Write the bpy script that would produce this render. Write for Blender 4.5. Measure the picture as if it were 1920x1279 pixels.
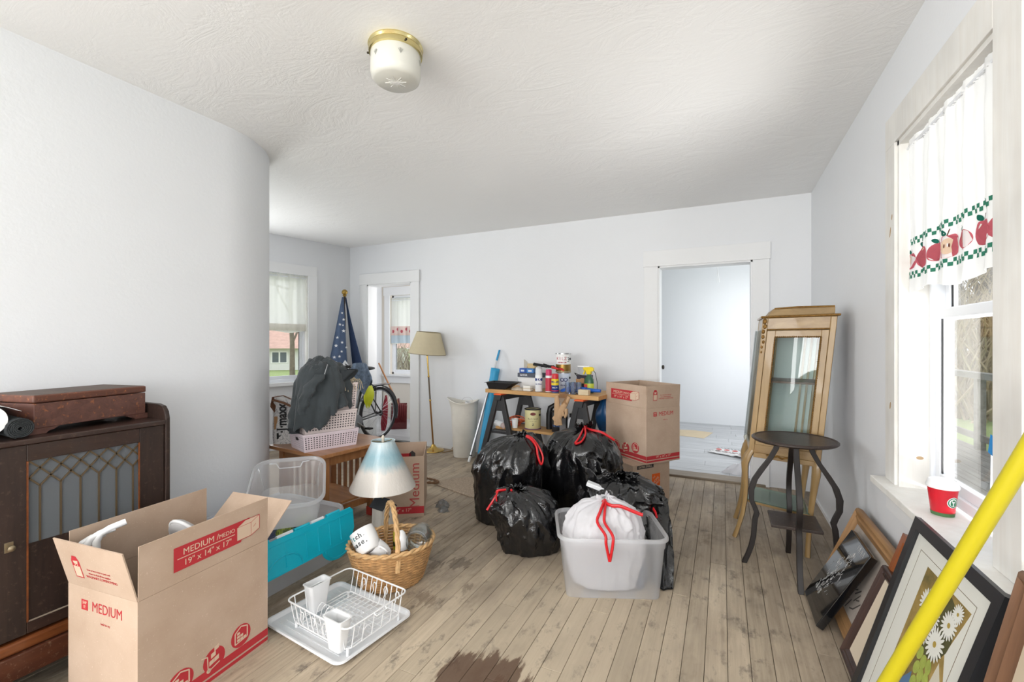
import bpy, bmesh, math, random
from mathutils import Vector, Matrix, noise
for o in list(bpy.data.objects): bpy.data.objects.remove(o, do_unlink=True)
S = bpy.context.scene
C = S.collection
R = math.radians
random.seed(7)
pi = math.pi

# ------------------------------------------------------------------ camera
cam_d = bpy.data.cameras.new('camera'); cam = bpy.data.objects.new('camera', cam_d); C.objects.link(cam)
cam_d.sensor_width = 36; cam_d.lens = 15.75; cam_d.shift_y = 2.5/1920; cam_d.clip_start = .05
cam.location = (0, 0, 1.25); cam.rotation_euler = (R(90), 0, R(25.185)); S.camera = cam
# ------------------------------------------------------------------ sky, daylight, added lamps
W = bpy.data.worlds.new('overcast_sky'); S.world = W; W.use_nodes = True
bg = W.node_tree.nodes['Background']; bg.inputs[0].default_value = (.93, .965, 1, 1); bg.inputs[1].default_value = 1.25
def area(name, loc, rot, sx, sy, power, col=(1, .975, .94)):
    l = bpy.data.lights.new(name, 'AREA'); l.shape = 'RECTANGLE'; l.size = sx; l.size_y = sy; l.energy = power; l.color = col
    o = bpy.data.objects.new(name, l); C.objects.link(o); o.location = loc; o.rotation_euler = rot; return o
area('daylight_rear_window', (-.95, -3.80, 1.5), (R(132), 0, 0), 2.6, 1.6, 142, (1, .99, .985))          # window behind the camera
area('daylight_side_window', (-2.63, -1.75, 1.45), (R(112), 0, R(-90)), 1.3, 1.5, 54, (1, .99, .975))      # window in the side wall behind the camera
area('daylight_far_room', (1.13, 6.0, 1.5), (R(90), 0, R(90)), 1.9, 1.5, 23, (.97, .99, 1))          # window of the room beyond the wide doorway
area('unseen_passage_lamp', (-3.42, 5.3, 1.5), (R(90), 0, R(90)), .8, 1.2, 12, (.99, .99, 1))          # unseen lamp inside the passage, before its closed right wall
area('added_right_rear_lamp', (.71, -1.05, 1.45), (R(122), 0, R(90)), 1.3, 1.5, 10, (.99, .99, 1))          # lamp in an added unseen opening, brightens the left wall
area('added_deck_lamp', (1.40, 1.45, .12), (R(138), 0, R(72)), 1.2, .9, 128, (1, .995, .985))          # unseen lamp added low over the deck, brightens the ceiling like ground bounce
area('added_alcove_lamp', (-5.02, 2.78, 1.45), (R(112), 0, R(-76)), .6, 1.25, 22, (.98, .99, 1))          # lamp in an added alcove opening, unseen behind the rounded wall end
S.view_settings.view_transform = 'Standard'; S.view_settings.look = 'None'
S.view_settings.exposure = 0.52; S.view_settings.gamma = 1; S.view_settings.use_curve_mapping = False

# ------------------------------------------------------------------ helpers
def lin(c):
    return tuple((v/255/12.92 if v/255 <= .04045 else ((v/255+.055)/1.055)**2.4) for v in c[:3]) + (1,)
class NT:
    def __init__(s, name):
        s.m = bpy.data.materials.new(name); s.m.use_nodes = True; s.t = s.m.node_tree; s.n = s.t.nodes
        s.b = s.n['Principled BSDF']; s.out = s.n['Material Output']
    def add(s, typ, **k):
        n = s.n.new(typ)
        for a, v in k.items():
            if a.startswith('i_'):
                key = a[2:]; key = int(key) if key.isdigit() else key.replace('_', ' ')
                n.inputs[key].default_value = v
            else: setattr(n, a, v)
        return n
    def l(s, a, b): s.t.links.new(a, b)
    def coord(s, kind='Object', scale=(1, 1, 1), loc=(0, 0, 0), rot=(0, 0, 0)):
        tc = s.add('ShaderNodeTexCoord'); mp = s.add('ShaderNodeMapping')
        mp.inputs['Scale'].default_value = scale; mp.inputs['Location'].default_value = loc; mp.inputs['Rotation'].default_value = rot
        if kind == 'World':
            g = s.add('ShaderNodeNewGeometry'); s.l(g.outputs['Position'], mp.inputs[0])
        else: s.l(tc.outputs[kind], mp.inputs[0])
        return mp.outputs[0]
    def noise(s, co, scale, detail=4, rough=.55, dist=0):
        n = s.add('ShaderNodeTexNoise'); s.l(co, n.inputs['Vector']); n.inputs['Scale'].default_value = scale
        n.inputs['Detail'].default_value = detail; n.inputs['Roughness'].default_value = rough; n.inputs['Distortion'].default_value = dist
        return n.outputs[0]
    def ramp(s, fac, stops):
        r = s.add('ShaderNodeValToRGB'); s.l(fac, r.inputs[0]); e = r.color_ramp.elements
        while len(e) < len(stops): e.new(.5)
        for i, (p, c) in enumerate(stops):
            e[i].position = p; e[i].color = (c, c, c, 1) if isinstance(c, (int, float)) else lin(c)
        return r.outputs[0]
    def mix(s, fac, a, b, typ='MIX'):
        m = s.add('ShaderNodeMix'); m.data_type = 'RGBA'; m.blend_type = typ
        for i, v in ((0, fac), (6, a), (7, b)):
            if isinstance(v, (int, float)): m.inputs[i].default_value = v
            elif isinstance(v, tuple): m.inputs[i].default_value = v
            else: s.l(v, m.inputs[i])
        return m.outputs[2]
    def math(s, op, a, b=0.):
        m = s.add('ShaderNodeMath'); m.operation = op
        for i, v in ((0, a), (1, b)):
            if isinstance(v, (int, float)): m.inputs[i].default_value = v
            else: s.l(v, m.inputs[i])
        return m.outputs[0]
    def bump(s, h, strength, dist=.01):
        b = s.add('ShaderNodeBump'); b.inputs['Strength'].default_value = strength; b.inputs['Distance'].default_value = dist
        s.l(h, b.inputs['Height']); s.l(b.outputs[0], s.b.inputs['Normal'])
    def base(s, c):
        if isinstance(c, tuple): s.b.inputs['Base Color'].default_value = c
        else: s.l(c, s.b.inputs['Base Color'])
    def set(s, **k):
        for a, v in k.items(): s.b.inputs[a.replace('_', ' ')].default_value = v
        return s
MATS = {}
def mat(name, col, rough=.5, metal=0., var=0., vscale=6., bump=0., bscale=60., coat=0., spec=.5, sheen=0.):
    if name in MATS: return MATS[name]
    t = NT(name); t.set(Roughness=rough, Metallic=metal, Coat_Weight=coat, Specular_IOR_Level=spec, Sheen_Weight=sheen)
    c = lin(col)
    if var or bump: co = t.coord('Object')
    if var:
        f = t.noise(co, vscale, 5, .6)
        d = tuple(v*(1-var) for v in c[:3])+(1,); u = tuple(min(1, v*(1+var*.6)) for v in c[:3])+(1,)
        t.base(t.mix(t.ramp(f, [(.3, 0.), (.7, 1.)]), d, u))
    else: t.base(c)
    if bump: t.bump(t.noise(co, bscale, 4), bump, .004)
    MATS[name] = t.m; return t.m
def wood(name, c1, c2, axis=0, scale=1., rough=.45, coat=0., wear=None):
    if name in MATS: return MATS[name]
    t = NT(name); sc = [14*scale]*3; sc[axis] = 1.2*scale
    co = t.coord('Object', tuple(sc)); n = t.noise(co, 2.2, 6, .62, .6)
    n2 = t.noise(t.coord('Object'), 3*scale, 3)
    col = t.mix(t.ramp(n, [(.32, 0.), (.68, 1.)]), lin(c1), lin(c2))
    col = t.mix(t.math('MULTIPLY', t.ramp(n2, [(.35, 0.), (.75, 1.)]), .35), col, lin(tuple(v*.6 for v in c1)))
    if wear:
        n3 = t.noise(t.coord('Object'), 60*scale, 6, .7)
        col = t.mix(t.math('MULTIPLY', t.ramp(n3, [(.57, 0.), (.68, 1.)]), .6), col, lin(wear))
    t.base(col); t.set(Roughness=rough, Coat_Weight=coat); t.bump(n, .15, .002)
    MATS[name] = t.m; return t.m
def glass(name, tint=(255, 255, 255), refl=.12, rough=.02, haze=0., hazecol=(235, 240, 245)):
    """thin pane: clear transmission, a fresnel gloss and, for cloudy plastic, a share of diffuse and translucent scatter"""
    if name in MATS: return MATS[name]
    t = NT(name); t.n.remove(t.b)
    tr = t.add('ShaderNodeBsdfTransparent'); tr.inputs[0].default_value = lin(tint)
    gl = t.add('ShaderNodeBsdfGlossy'); gl.inputs['Roughness'].default_value = rough
    lw = t.add('ShaderNodeLayerWeight'); lw.inputs[0].default_value = .35
    f = t.math('MULTIPLY', lw.outputs['Fresnel'], refl*5)
    f = t.math('MINIMUM', f, .75)
    m = t.add('ShaderNodeMixShader'); t.l(f, m.inputs[0])
    body = tr.outputs[0]
    if haze:
        df = t.add('ShaderNodeBsdfDiffuse'); df.inputs[0].default_value = lin(hazecol)
        tl = t.add('ShaderNodeBsdfTranslucent'); tl.inputs[0].default_value = lin(hazecol)
        a = t.add('ShaderNodeMixShader'); a.inputs[0].default_value = .5; t.l(df.outputs[0], a.inputs[1]); t.l(tl.outputs[0], a.inputs[2])
        b = t.add('ShaderNodeMixShader'); b.inputs[0].default_value = haze; t.l(tr.outputs[0], b.inputs[1]); t.l(a.outputs[0], b.inputs[2]); body = b.outputs[0]
    t.l(body, m.inputs[1]); t.l(gl.outputs[0], m.inputs[2]); t.l(m.outputs[0], t.out.inputs[0])
    MATS[name] = t.m; return t.m
def fabric(name, col, transl=.4, var=.06, weave=300, tr=0.):
    if name in MATS: return MATS[name]
    t = NT(name); t.n.remove(t.b)
    co = t.coord('Object'); f = t.noise(co, 25, 4)
    c = lin(col); cc = t.mix(f, tuple(v*(1-var) for v in c[:3])+(1,), c)
    df = t.add('ShaderNodeBsdfDiffuse'); tl = t.add('ShaderNodeBsdfTranslucent'); t.l(cc, df.inputs[0]); t.l(cc, tl.inputs[0])
    m = t.add('ShaderNodeMixShader'); m.inputs[0].default_value = transl; t.l(df.outputs[0], m.inputs[1]); t.l(tl.outputs[0], m.inputs[2])
    res = m.outputs[0]
    if tr:
        tp = t.add('ShaderNodeBsdfTransparent'); k = t.add('ShaderNodeMixShader'); k.inputs[0].default_value = tr
        t.l(res, k.inputs[1]); t.l(tp.outputs[0], k.inputs[2]); res = k.outputs[0]
    t.l(res, t.out.inputs[0]); MATS[name] = t.m; return t.m

class B:
    """collects verts and faces of ONE mesh"""
    def __init__(s): s.v = []; s.f = []; s.M = Matrix.Identity(4)
    def at(s, m): s.M = m; return s
    def p(s, *c):
        s.v.append(s.M @ Vector(c)); return len(s.v)-1
    def poly(s, *ids): s.f.append(tuple(ids))
    def box(s, x0, x1, y0, y1, z0, z1):
        i = [s.p(x, y, z) for z in (z0, z1) for y in (y0, y1) for x in (x0, x1)]
        for q in ((0, 2, 3, 1), (4, 5, 7, 6), (0, 1, 5, 4), (2, 6, 7, 3), (0, 4, 6, 2), (1, 3, 7, 5)): s.f.append(tuple(i[k] for k in q))
        return s
    def hexa(s, bot, top):
        """solid between two rings of the same corner count"""
        n = len(bot); a = [s.p(*c) for c in bot]; b = [s.p(*c) for c in top]
        s.f.append(tuple(reversed(a))); s.f.append(tuple(b))
        for k in range(n): s.f.append((a[k], a[(k+1) % n], b[(k+1) % n], b[k]))
        return s
    def prism(s, poly, z0, z1): return s.hexa([(x, y, z0) for x, y in poly], [(x, y, z1) for x, y in poly])
    def loft(s, rings, closed=True, cap0=True, cap1=True):
        ids = [[s.p(*c) for c in r] for r in rings]; n = len(rings[0])
        for a, b in zip(ids, ids[1:]):
            for k in range(n if closed else n-1): s.f.append((a[k], a[(k+1) % n], b[(k+1) % n], b[k]))
        if closed and cap0: s.f.append(tuple(reversed(ids[0])))
        if closed and cap1: s.f.append(tuple(ids[-1]))
        return s
    def lathe(s, prof, n=24, c=(0, 0, 0), cap0=True, cap1=True, sx=1., sy=1., ph=0.):
        return s.loft([[(c[0]+r*sx*math.cos(2*pi*k/n+ph), c[1]+r*sy*math.sin(2*pi*k/n+ph), c[2]+z) for k in range(n)] for r, z in prof], True, cap0, cap1)
    def tube(s, pts, r, n=8, closed=False, flat=1.):
        P = [Vector(p) for p in pts]; m = len(P); rr = r if isinstance(r, (list, tuple)) else [r]*m
        up = None; rings = []
        for i in range(m):
            a = P[(i-1) % m] if (closed or i > 0) else P[i]; b = P[(i+1) % m] if (closed or i < m-1) else P[i]
            d = (b-a).normalized() if (b-a).length > 1e-9 else Vector((0, 0, 1))
            if up is None: up = Vector((0, 0, 1)) if abs(d.z) < .9 else Vector((1, 0, 0))
            u = up-d*up.dot(d); u = u.normalized() if u.length > 1e-6 else d.orthogonal().normalized(); up = u; w = d.cross(u)
            rings.append([tuple(P[i]+u*(rr[i]*math.cos(2*pi*k/n))+w*(rr[i]*flat*math.sin(2*pi*k/n))) for k in range(n)])
        if closed: rings.append(rings[0])
        return s.loft(rings, True, not closed, not closed)
    def bar(s, a, b, w, h, up=(0, 0, 1)):
        """rectangular bar from a to b"""
        a = Vector(a); b = Vector(b); d = (b-a).normalized(); up = Vector(up); u = up-d*up.dot(d)
        if u.length < 1e-5: u = d.orthogonal()
        u.normalize(); q = d.cross(u)
        ring = lambda p: [tuple(p+q*(w/2*i)+u*(h/2*j)) for i, j in ((-1, -1), (1, -1), (1, 1), (-1, 1))]
        return s.loft([ring(a), ring(b)])
    def grid(s, nu, nv, fn, wrap=False):
        ids = [[s.p(*fn(i/(nu if wrap else nu-1), j/(nv-1))) for i in range(nu)] for j in range(nv)]
        for j in range(nv-1):
            for i in range(nu if wrap else nu-1): s.f.append((ids[j][i], ids[j][(i+1) % nu], ids[j+1][(i+1) % nu], ids[j+1][i]))
        return s
    def ball(s, c, r, n=12, m=8, sx=1, sy=1, sz=1):
        return s.loft([[(c[0]+r*sx*math.sin(pi*j/m)*math.cos(2*pi*k/n), c[1]+r*sy*math.sin(pi*j/m)*math.sin(2*pi*k/n), c[2]-r*sz*math.cos(pi*j/m)) for k in range(n)] for j in range(m+1)], True, False, False)
    def build(s, name, m, parent=None, smooth=None, bevel=0., solid=0., loc=None, rot=None):
        me = bpy.data.meshes.new(name); me.from_pydata([tuple(v) for v in s.v], [], s.f)
        bm = bmesh.new(); bm.from_mesh(me); bmesh.ops.remove_doubles(bm, verts=bm.verts, dist=1e-6)
        bmesh.ops.recalc_face_normals(bm, faces=bm.faces); bm.to_mesh(me); bm.free()
        if smooth:
            me.polygons.foreach_set('use_smooth', [True]*len(me.polygons)); me.set_sharp_from_angle(angle=R(smooth))
        o = bpy.data.objects.new(name, me); C.objects.link(o); me.materials.append(m)
        if parent: o.parent = parent
        if loc: o.location = loc
        if rot: o.rotation_euler = rot
        if solid:
            k = o.modifiers.new('s', 'SOLIDIFY'); k.thickness = solid; k.offset = 0
        if bevel:
            k = o.modifiers.new('b', 'BEVEL'); k.width = bevel; k.segments = 2; k.limit_method = 'ANGLE'; k.angle_limit = R(40)
        return o
def tag(o, label, cat, group=None, kind=None):
    o['label'] = label; o['category'] = cat
    if group: o['group'] = group
    if kind: o['kind'] = kind
    return o
def thing(name, label, cat, loc=(0, 0, 0), rz=0., group=None, rot=None):
    o = bpy.data.objects.new(name, None); C.objects.link(o); o.empty_display_size = .1
    o.location = loc; o.rotation_euler = rot if rot else (0, 0, rz)
    return tag(o, label, cat, group)
def struct(o): o['kind'] = 'structure'; return o
def frame(o, right, up):
    r = Vector(right).normalized(); u = Vector(up); u = (u-r*u.dot(r)).normalized(); n = r.cross(u)
    return Matrix(((r.x, u.x, n.x, o[0]), (r.y, u.y, n.y, o[1]), (r.z, u.z, n.z, o[2]), (0, 0, 0, 1)))
def text(body, size, m, parent, M, name='lettering', sx=1., align='CENTER', bold=0.):
    cu = bpy.data.curves.new('t', 'FONT'); cu.body = body; cu.size = size; cu.align_x = align; cu.align_y = 'CENTER'; cu.extrude = .0002; cu.offset = bold; cu.resolution_u = 3
    tmp = bpy.data.objects.new('t', cu); C.objects.link(tmp)
    me = bpy.data.meshes.new_from_object(tmp); bpy.data.objects.remove(tmp)
    me.transform(M @ Matrix.Diagonal((sx, 1, 1, 1))); me.materials.clear(); me.materials.append(m)
    o = bpy.data.objects.new(name, me); C.objects.link(o); o.parent = parent; return o
def flat(poly, m, parent, M, name='printed_mark', z0=0., z1=.0004):
    return B().at(M).prism(poly, z0, z1).build(name, m, parent)
def rrect(w, h, r, n=5, cx=0, cy=0):
    out = []
    for sx, sy, a in ((1, 1, 0), (-1, 1, 90), (-1, -1, 180), (1, -1, 270)):
        for k in range(n+1):
            t = R(a+90*k/n); out.append((cx+sx*(w/2-r)+r*math.cos(t), cy+sy*(h/2-r)+r*math.sin(t)))
    return out
def fbm(p, oct=4):
    return noise.fractal(Vector(p), .6, 2., oct)
def ridge(p): return 1-abs(noise.noise(Vector(p)))*2
def copy_thing(root, loc=None, rz=None, label=None):
    r = root.copy(); C.objects.link(r)
    if loc: r.location = loc
    if rz is not None: r.rotation_euler.z = rz
    if label: r['label'] = label
    for ch in root.children:
        c = ch.copy(); C.objects.link(c); c.parent = r
        for g in ch.children:
            d = g.copy(); C.objects.link(d); d.parent = c
    return r

# ------------------------------------------------------------------ setting materials
def paint(name, col, bump=.06, trowel=0.):
    t = NT(name); co = t.coord('World')
    f = t.noise(co, 1.3, 5, .6)
    c = lin(col); t.base(t.mix(f, tuple(v*.95 for v in c[:3])+(1,), c)); t.set(Roughness=.55)
    n = t.noise(co, 55, 4)
    if trowel:
        a = t.noise(t.coord('World', (1, 1.8, 1), rot=(0, 0, .6)), 2.6, 7, .62, 1.6)
        a = t.ramp(a, [(.36, 0.), (.47, .75), (.5, .35), (.6, 1.)])
        g = t.noise(co, .55, 2); a = t.math('MULTIPLY', a, t.ramp(g, [(.42, .12), (.6, 1.)]))
        n = t.math('ADD', t.math('MULTIPLY', n, .12), t.math('MULTIPLY', a, trowel))
    t.bump(n, bump, .02 if trowel else .003); return t.m
M_WALL = paint('white_wall_paint', (231, 233, 236), .25)
M_CEIL = paint('ceiling_plaster', (247, 247, 246), .15, 1.)
M_TRIM = paint('white_trim_paint', (236, 237, 238), .15)
M_FAR = paint('far_room_paint', (240, 242, 245), .1)
M_SILLP = wood('thin_whitewash', (240, 239, 235), (233, 230, 224), 2, 1., .5)
M_VINYL = mat('white_vinyl', (238, 241, 246), .35)
M_PANE = glass('window_pane', refl=.08)
M_BLACK = mat('black_plastic', (24, 24, 26), .45, var=.15)
M_WHITEP = mat('white_plastic', (238, 239, 240), .35)
def plankmat():
    t = NT('worn_floor_boards'); g = t.coord('World')
    oi = t.add('ShaderNodeObjectInfo')
    gr = t.noise(t.coord('World', (28, 1.1, 1)), 2.4, 7, .65, .5)
    off = t.add('ShaderNodeVectorMath'); off.operation = 'ADD'; t.l(g, off.inputs[0])
    cb = t.add('ShaderNodeCombineXYZ'); t.l(t.math('MULTIPLY', oi.outputs['Random'], 9.), cb.inputs[2]); t.l(cb.outputs[0], off.inputs[1])
    big = t.noise(t.coord('World', (1, .55, 1)), 1.05, 4, .6, .4)
    mid = t.noise(t.coord('World', (1, .4, 1)), 5.5, 5, .65, .4)
    per = t.noise(off.outputs[0], 3.4, 5, .62)
    col = t.mix(t.ramp(big, [(.36, 0.), (.62, 1.)]), lin((146, 132, 117)), lin((194, 178, 155)))
    col = t.mix(t.math('MULTIPLY', t.ramp(gr, [(.3, 1.), (.62, 0.)]), .38), col, lin((104, 87, 70)))
    col = t.mix(t.math('MULTIPLY', t.ramp(per, [(.52, 0.), (.68, 1.)]), .42), col, lin((112, 103, 94)))
    col = t.mix(t.math('MULTIPLY', t.ramp(mid, [(.56, 0.), (.7, 1.)]), .5), col, lin((84, 68, 55)))
    col = t.mix(t.math('MULTIPLY', t.ramp(mid, [(.28, 1.), (.42, 0.)]), .35), col, lin((214, 199, 172)))
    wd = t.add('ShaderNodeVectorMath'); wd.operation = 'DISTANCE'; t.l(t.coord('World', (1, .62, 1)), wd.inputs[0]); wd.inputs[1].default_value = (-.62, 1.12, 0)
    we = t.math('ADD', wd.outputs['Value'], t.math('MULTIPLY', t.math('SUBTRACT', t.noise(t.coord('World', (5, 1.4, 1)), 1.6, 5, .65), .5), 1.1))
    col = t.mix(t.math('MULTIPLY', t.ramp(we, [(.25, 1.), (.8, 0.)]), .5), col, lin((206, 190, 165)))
    v = t.math('ADD', .9, t.math('MULTIPLY', oi.outputs['Random'], .2))
    hs = t.add('ShaderNodeHueSaturation'); t.l(v, hs.inputs['Value']); t.l(col, hs.inputs['Color']); col = hs.outputs[0]
    # grey scuffs and the brown spill
    sc = t.noise(t.coord('World', (1.5, .8, 1), rot=(0, 0, .5)), 9, 6, .7)
    scm = t.math('MULTIPLY', t.ramp(sc, [(.55, 0.), (.68, 1.)]), t.ramp(big, [(.45, .4), (.6, .8)]))
    col = t.mix(scm, col, lin((92, 84, 78)))
    def blob(x, y, r, amt, c, col):
        d = t.add('ShaderNodeVectorMath'); d.operation = 'DISTANCE'; t.l(g, d.inputs[0]); d.inputs[1].default_value = (x, y, 0)
        e = t.math('ADD', d.outputs['Value'], t.math('MULTIPLY', t.math('SUBTRACT', t.noise(t.coord('World', (16, 3, 1)), 1.6, 5, .65), .5), .34))
        return t.mix(t.math('MULTIPLY', t.ramp(e, [(r*.86, 1.), (r, 0.)]), amt), col, lin(c))
    for a in ((-.79, 1.42, .20, .85, (84, 58, 42)), (-.66, 1.36, .15, .75, (92, 66, 48)), (-1.36, 2.16, .055, .5, (66, 54, 44)), (-1.47, 2.10, .045, .45, (70, 56, 46)), (-1.18, 1.98, .04, .4, (72, 60, 50)), (-1.30, 1.80, .05, .4, (88, 66, 50))):
        col = blob(*a, col)
    t.base(col); t.l(t.ramp(mid, [(.3, .5), (.7, .72)]), t.b.inputs['Roughness']); t.set(Specular_IOR_Level=.35)
    t.bump(gr, .18, .002); return t.m
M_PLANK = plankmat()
def lamimat():
    t = NT('grey_laminate'); oi = t.add('ShaderNodeObjectInfo')
    gr = t.noise(t.coord('World', (1.2, 14, 1)), 2., 6, .6, .4)
    col = t.mix(t.ramp(gr, [(.3, 0.), (.7, 1.)]), lin((168, 170, 173)), lin((200, 201, 203)))
    hs = t.add('ShaderNodeHueSaturation'); t.l(t.math('ADD', .93, t.math('MULTIPLY', oi.outputs['Random'], .13)), hs.inputs['Value']); t.l(col, hs.inputs['Color'])
    t.base(hs.outputs[0]); t.set(Roughness=.38); return t.m
M_LAMI = lamimat()

# ------------------------------------------------------------------ the room shell
XR, YB, XL, H = .67, 4.45, -2.59, 2.5
floor = struct(B().box(-5.25, .8, -4.0, 4.5, -.06, -.02).build('floor', mat('subfloor', (58, 48, 40), .9)))
PW = .0815; rng = random.Random(3)
def plank(x0, x1, y0, y1, m, parent, g=.0009, ch=.0012):
    b = B(); x0 += g; x1 -= g; y0 += g; y1 -= g; dz = rng.uniform(-.0006, .0006)
    b.hexa([(x0, y0, -.02), (x1, y0, -.02), (x1, y1, -.02), (x0, y1, -.02)], [(x0, y0, -ch+dz), (x1, y0, -ch+dz), (x1, y1, -ch+dz), (x0, y1, -ch+dz)])
    k = len(b.v); b.f.pop(1)
    b.p(x0+ch, y0+ch, dz); b.p(x1-ch, y0+ch, dz); b.p(x1-ch, y1-ch, dz); b.p(x0+ch, y1-ch, dz)
    t = [4, 5, 6, 7]; n = [k, k+1, k+2, k+3]; b.f.append(tuple(n))
    for i in range(4): b.f.append((t[i], t[(i+1) % 4], n[(i+1) % 4], n[i]))
    return b.build('plank', m, parent)
x = XR
while x > -4.75:
    x0 = x-PW; ys = -3.8 if x > XL-.1 else 2.15; y = ys+rng.uniform(-.1, .0)
    first = True
    while y < YB-.02:
        ln = rng.uniform(1.2, 2.9) if not first else rng.uniform(.6, 2.4); first = False
        y1 = min(YB+.02, y+ln)
        if YB-y1 < .3: y1 = YB+.02
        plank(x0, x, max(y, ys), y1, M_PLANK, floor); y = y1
    x = x0
ceiling = struct(B().box(-5.25, .82, -4.0, 4.6, H, H+.1).build('ceiling', M_CEIL))
# left partition: straight, a rounded end, then the return into the alcove
def ribbon(path, th, z0, z1):
    """wall of thickness th to the left of the walking direction"""
    b = B(); n = len(path); outer = []
    for i in range(n):
        a = Vector(path[max(i-1, 0)]); c = Vector(path[min(i+1, n-1)]); d = (c-a).normalized(); outer.append((path[i][0]-d.y*th, path[i][1]+d.x*th))
    prof = [[(path[i][0], path[i][1], z0), (path[i][0], path[i][1], z1), (outer[i][0], outer[i][1], z1), (outer[i][0], outer[i][1], z0)] for i in range(n)]
    return b.loft(prof)
arc = [(-3.16+.57*math.cos(R(a)), 1.62+.57*math.sin(R(a))) for a in range(0, 91, 5)]
wl = ribbon([(XL, -1.1)]+arc+[(-4.99, 2.19)], .12, 0, H).build('wall_left', M_WALL, smooth=30); struct(wl)
b = B()
for (y0, y1, z0, z1) in ((-3.9, -2.4, 0, H), (-2.4, -1.1, 0, .7), (-2.4, -1.1, 2.2, H)): b.box(XL-.12, XL, y0, y1, z0, z1)
struct(b.build('wall_left_rear', M_WALL))
# wall behind the camera, with its window opening
b = B()
for (x0, x1, z0, z1) in ((-2.71, -2.2, 0, H), (-2.2, .3, 0, .75), (-2.2, .3, 2.25, H), (.3, .82, 0, H)): b.box(x0, x1, -3.85, -3.73, z0, z1)
struct(b.build('wall_front', M_WALL))
# right wall with the window opening and an added unseen one behind the camera
WY0, WY1, WZ0, WZ1 = 1.62, 2.37, .655, 2.085
b = B()
for (y0, y1, z0, z1) in ((-3.9, -1.75, 0, H), (-.4, WY0, 0, H), (-1.75, -.4, 0, .7), (-1.75, -.4, 2.2, H), (WY1, YB+.14, 0, H), (WY0, WY1, 0, WZ0-.03), (WY0, WY1, WZ1, H)): b.box(XR, XR+.16, y0, y1, z0, z1)
struct(b.build('wall_right', M_WALL))
# back wall with the two doorways
D1 = (-4.15, -3.45, 1.99); D2 = (-.556, .237, 1.97)
b = B()
for (x0, x1, z0, z1) in ((-4.62, D1[0], 0, H), (D1[0], D1[1], D1[2], H), (D1[1], D2[0], 0, H), (D2[0], D2[1], D2[2], H), (D2[1], XR+.16, 0, H)): b.box(x0, x1, YB, YB+.13, z0, z1)
struct(b.build('wall_back', M_WALL))
def casing(name, x0, x1, z, w, hh, y=YB):
    e = bpy.data.objects.new(name, None); C.objects.link(e); struct(e)
    for a in ((x0-w, x0), (x1, x1+w)): B().box(a[0], a[1], y-.02, y, 0, z).build('casing_leg', M_TRIM, e, bevel=.002)
    B().box(x0-w-.006, x1+w+.008, y-.026, y, z, z+hh).build('casing_head', M_TRIM, e, bevel=.002)
    for a in ((x0-.001, x0+.015), (x1-.015, x1+.001)): B().box(a[0], a[1], y-.015, y+.145, 0, z).build('jamb', M_TRIM, e)
    B().box(x0, x1, y-.015, y+.145, z-.015, z+.001).build('head_jamb', M_TRIM, e)
    return e
casing('trim_1', D1[0], D1[1], D1[2], .118, .14); casing('trim_2', D2[0], D2[1], D2[2], .128, .15)
B().box(D2[0]-.1, D2[1]+.1, YB-.035, YB+.15, -.02, .02).build('door_threshold', wood('worn_threshold', (150, 136, 116), (120, 104, 86), 0), None, bevel=.008)['kind'] = 'structure'
# low baseboards
for nm, bx in (('baseboard_right', (XR-.010, XR, 2.5, YB, 0, .025)), ('baseboard_back', (-3.30, -.70, YB-.010, YB, 0, .03))):
    struct(B().box(*bx).build(nm, M_TRIM))
# alcove side wall (slightly out of square) with its window, plus an added opening for the unseen lamp
A0 = Vector((-4.455, 4.47, 0)); ad = Vector((-.237, -.9715, 0)).normalized(); an = Vector((ad.y, -ad.x, 0))   # an points out of the house
if an.x > 0: an = -an
MA = Matrix(((ad.x, an.x, 0, A0.x), (ad.y, an.y, 0, A0.y), (0, 0, 1, 0), (0, 0, 0, 1)))   # local x along the wall, y outwards
AW0, AW1, AZ0, AZ1 = .59, 1.30, .78, 2.06
b = B().at(MA)
for (s0, s1, z0, z1) in ((-.05, AW0, 0, H), (AW1, 1.52, 0, H), (2.12, 2.45, 0, H), (AW0, AW1, 0, AZ0), (AW0, AW1, AZ1, H), (1.52, 2.12, 0, AZ0), (1.52, 2.12, AZ1, H)): b.box(s0, s1, 0, .14, z0, z1)
struct(b.build('wall_alcove', M_WALL))
def window(name, M, s0, s1, z0, z1, depth, rail, parts=True):
    """double-hung vinyl window: local x along the wall, y outwards"""
    e = bpy.data.objects.new(name, None); C.objects.link(e); struct(e)
    w = .035
    b = B().at(M)
    for q in ((s0, s0+w, z0, z1), (s1-w, s1, z0, z1), (s0, s1, z0, z0+w), (s0, s1, z1-w, z1)): b.box(q[0], q[1], depth, depth+.07, q[2], q[3])
    b.build('window_frame', M_VINYL, e, bevel=.002)
    for nm, a0, a1, dy in (('lower_sash', z0+w, rail+.02, .012), ('upper_sash', rail-.02, z1-w, .042)):
        b = B().at(M); t = .038; x0, x1 = s0+w, s1-w
        for q in ((x0, x0+t, a0, a1), (x1-t, x1, a0, a1), (x0+t, x1-t, a0, a0+t), (x0+t, x1-t, a1-t, a1)): b.box(q[0], q[1], depth+dy, depth+dy+.026, q[2], q[3])
        sa = b.build(nm, M_VINYL, e, bevel=.003)
        B().at(M).box(x0+t-.004, x1-t+.004, depth+dy+.011, depth+dy+.015, a0+t-.004, a1-t+.004).build('pane', M_PANE, sa)
        b = B().at(M)
        for q in ((x0+t, x0+t+.006), (x1-t-.006, x1-t)): b.box(q[0], q[1], depth+dy+.006, depth+dy+.0105, a0+t, a1-t)
        b.build('gasket', M_BLACK, sa)
    return e
window('window_2', MA, AW0, AW1, AZ0, AZ1, .05, 1.42)
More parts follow.
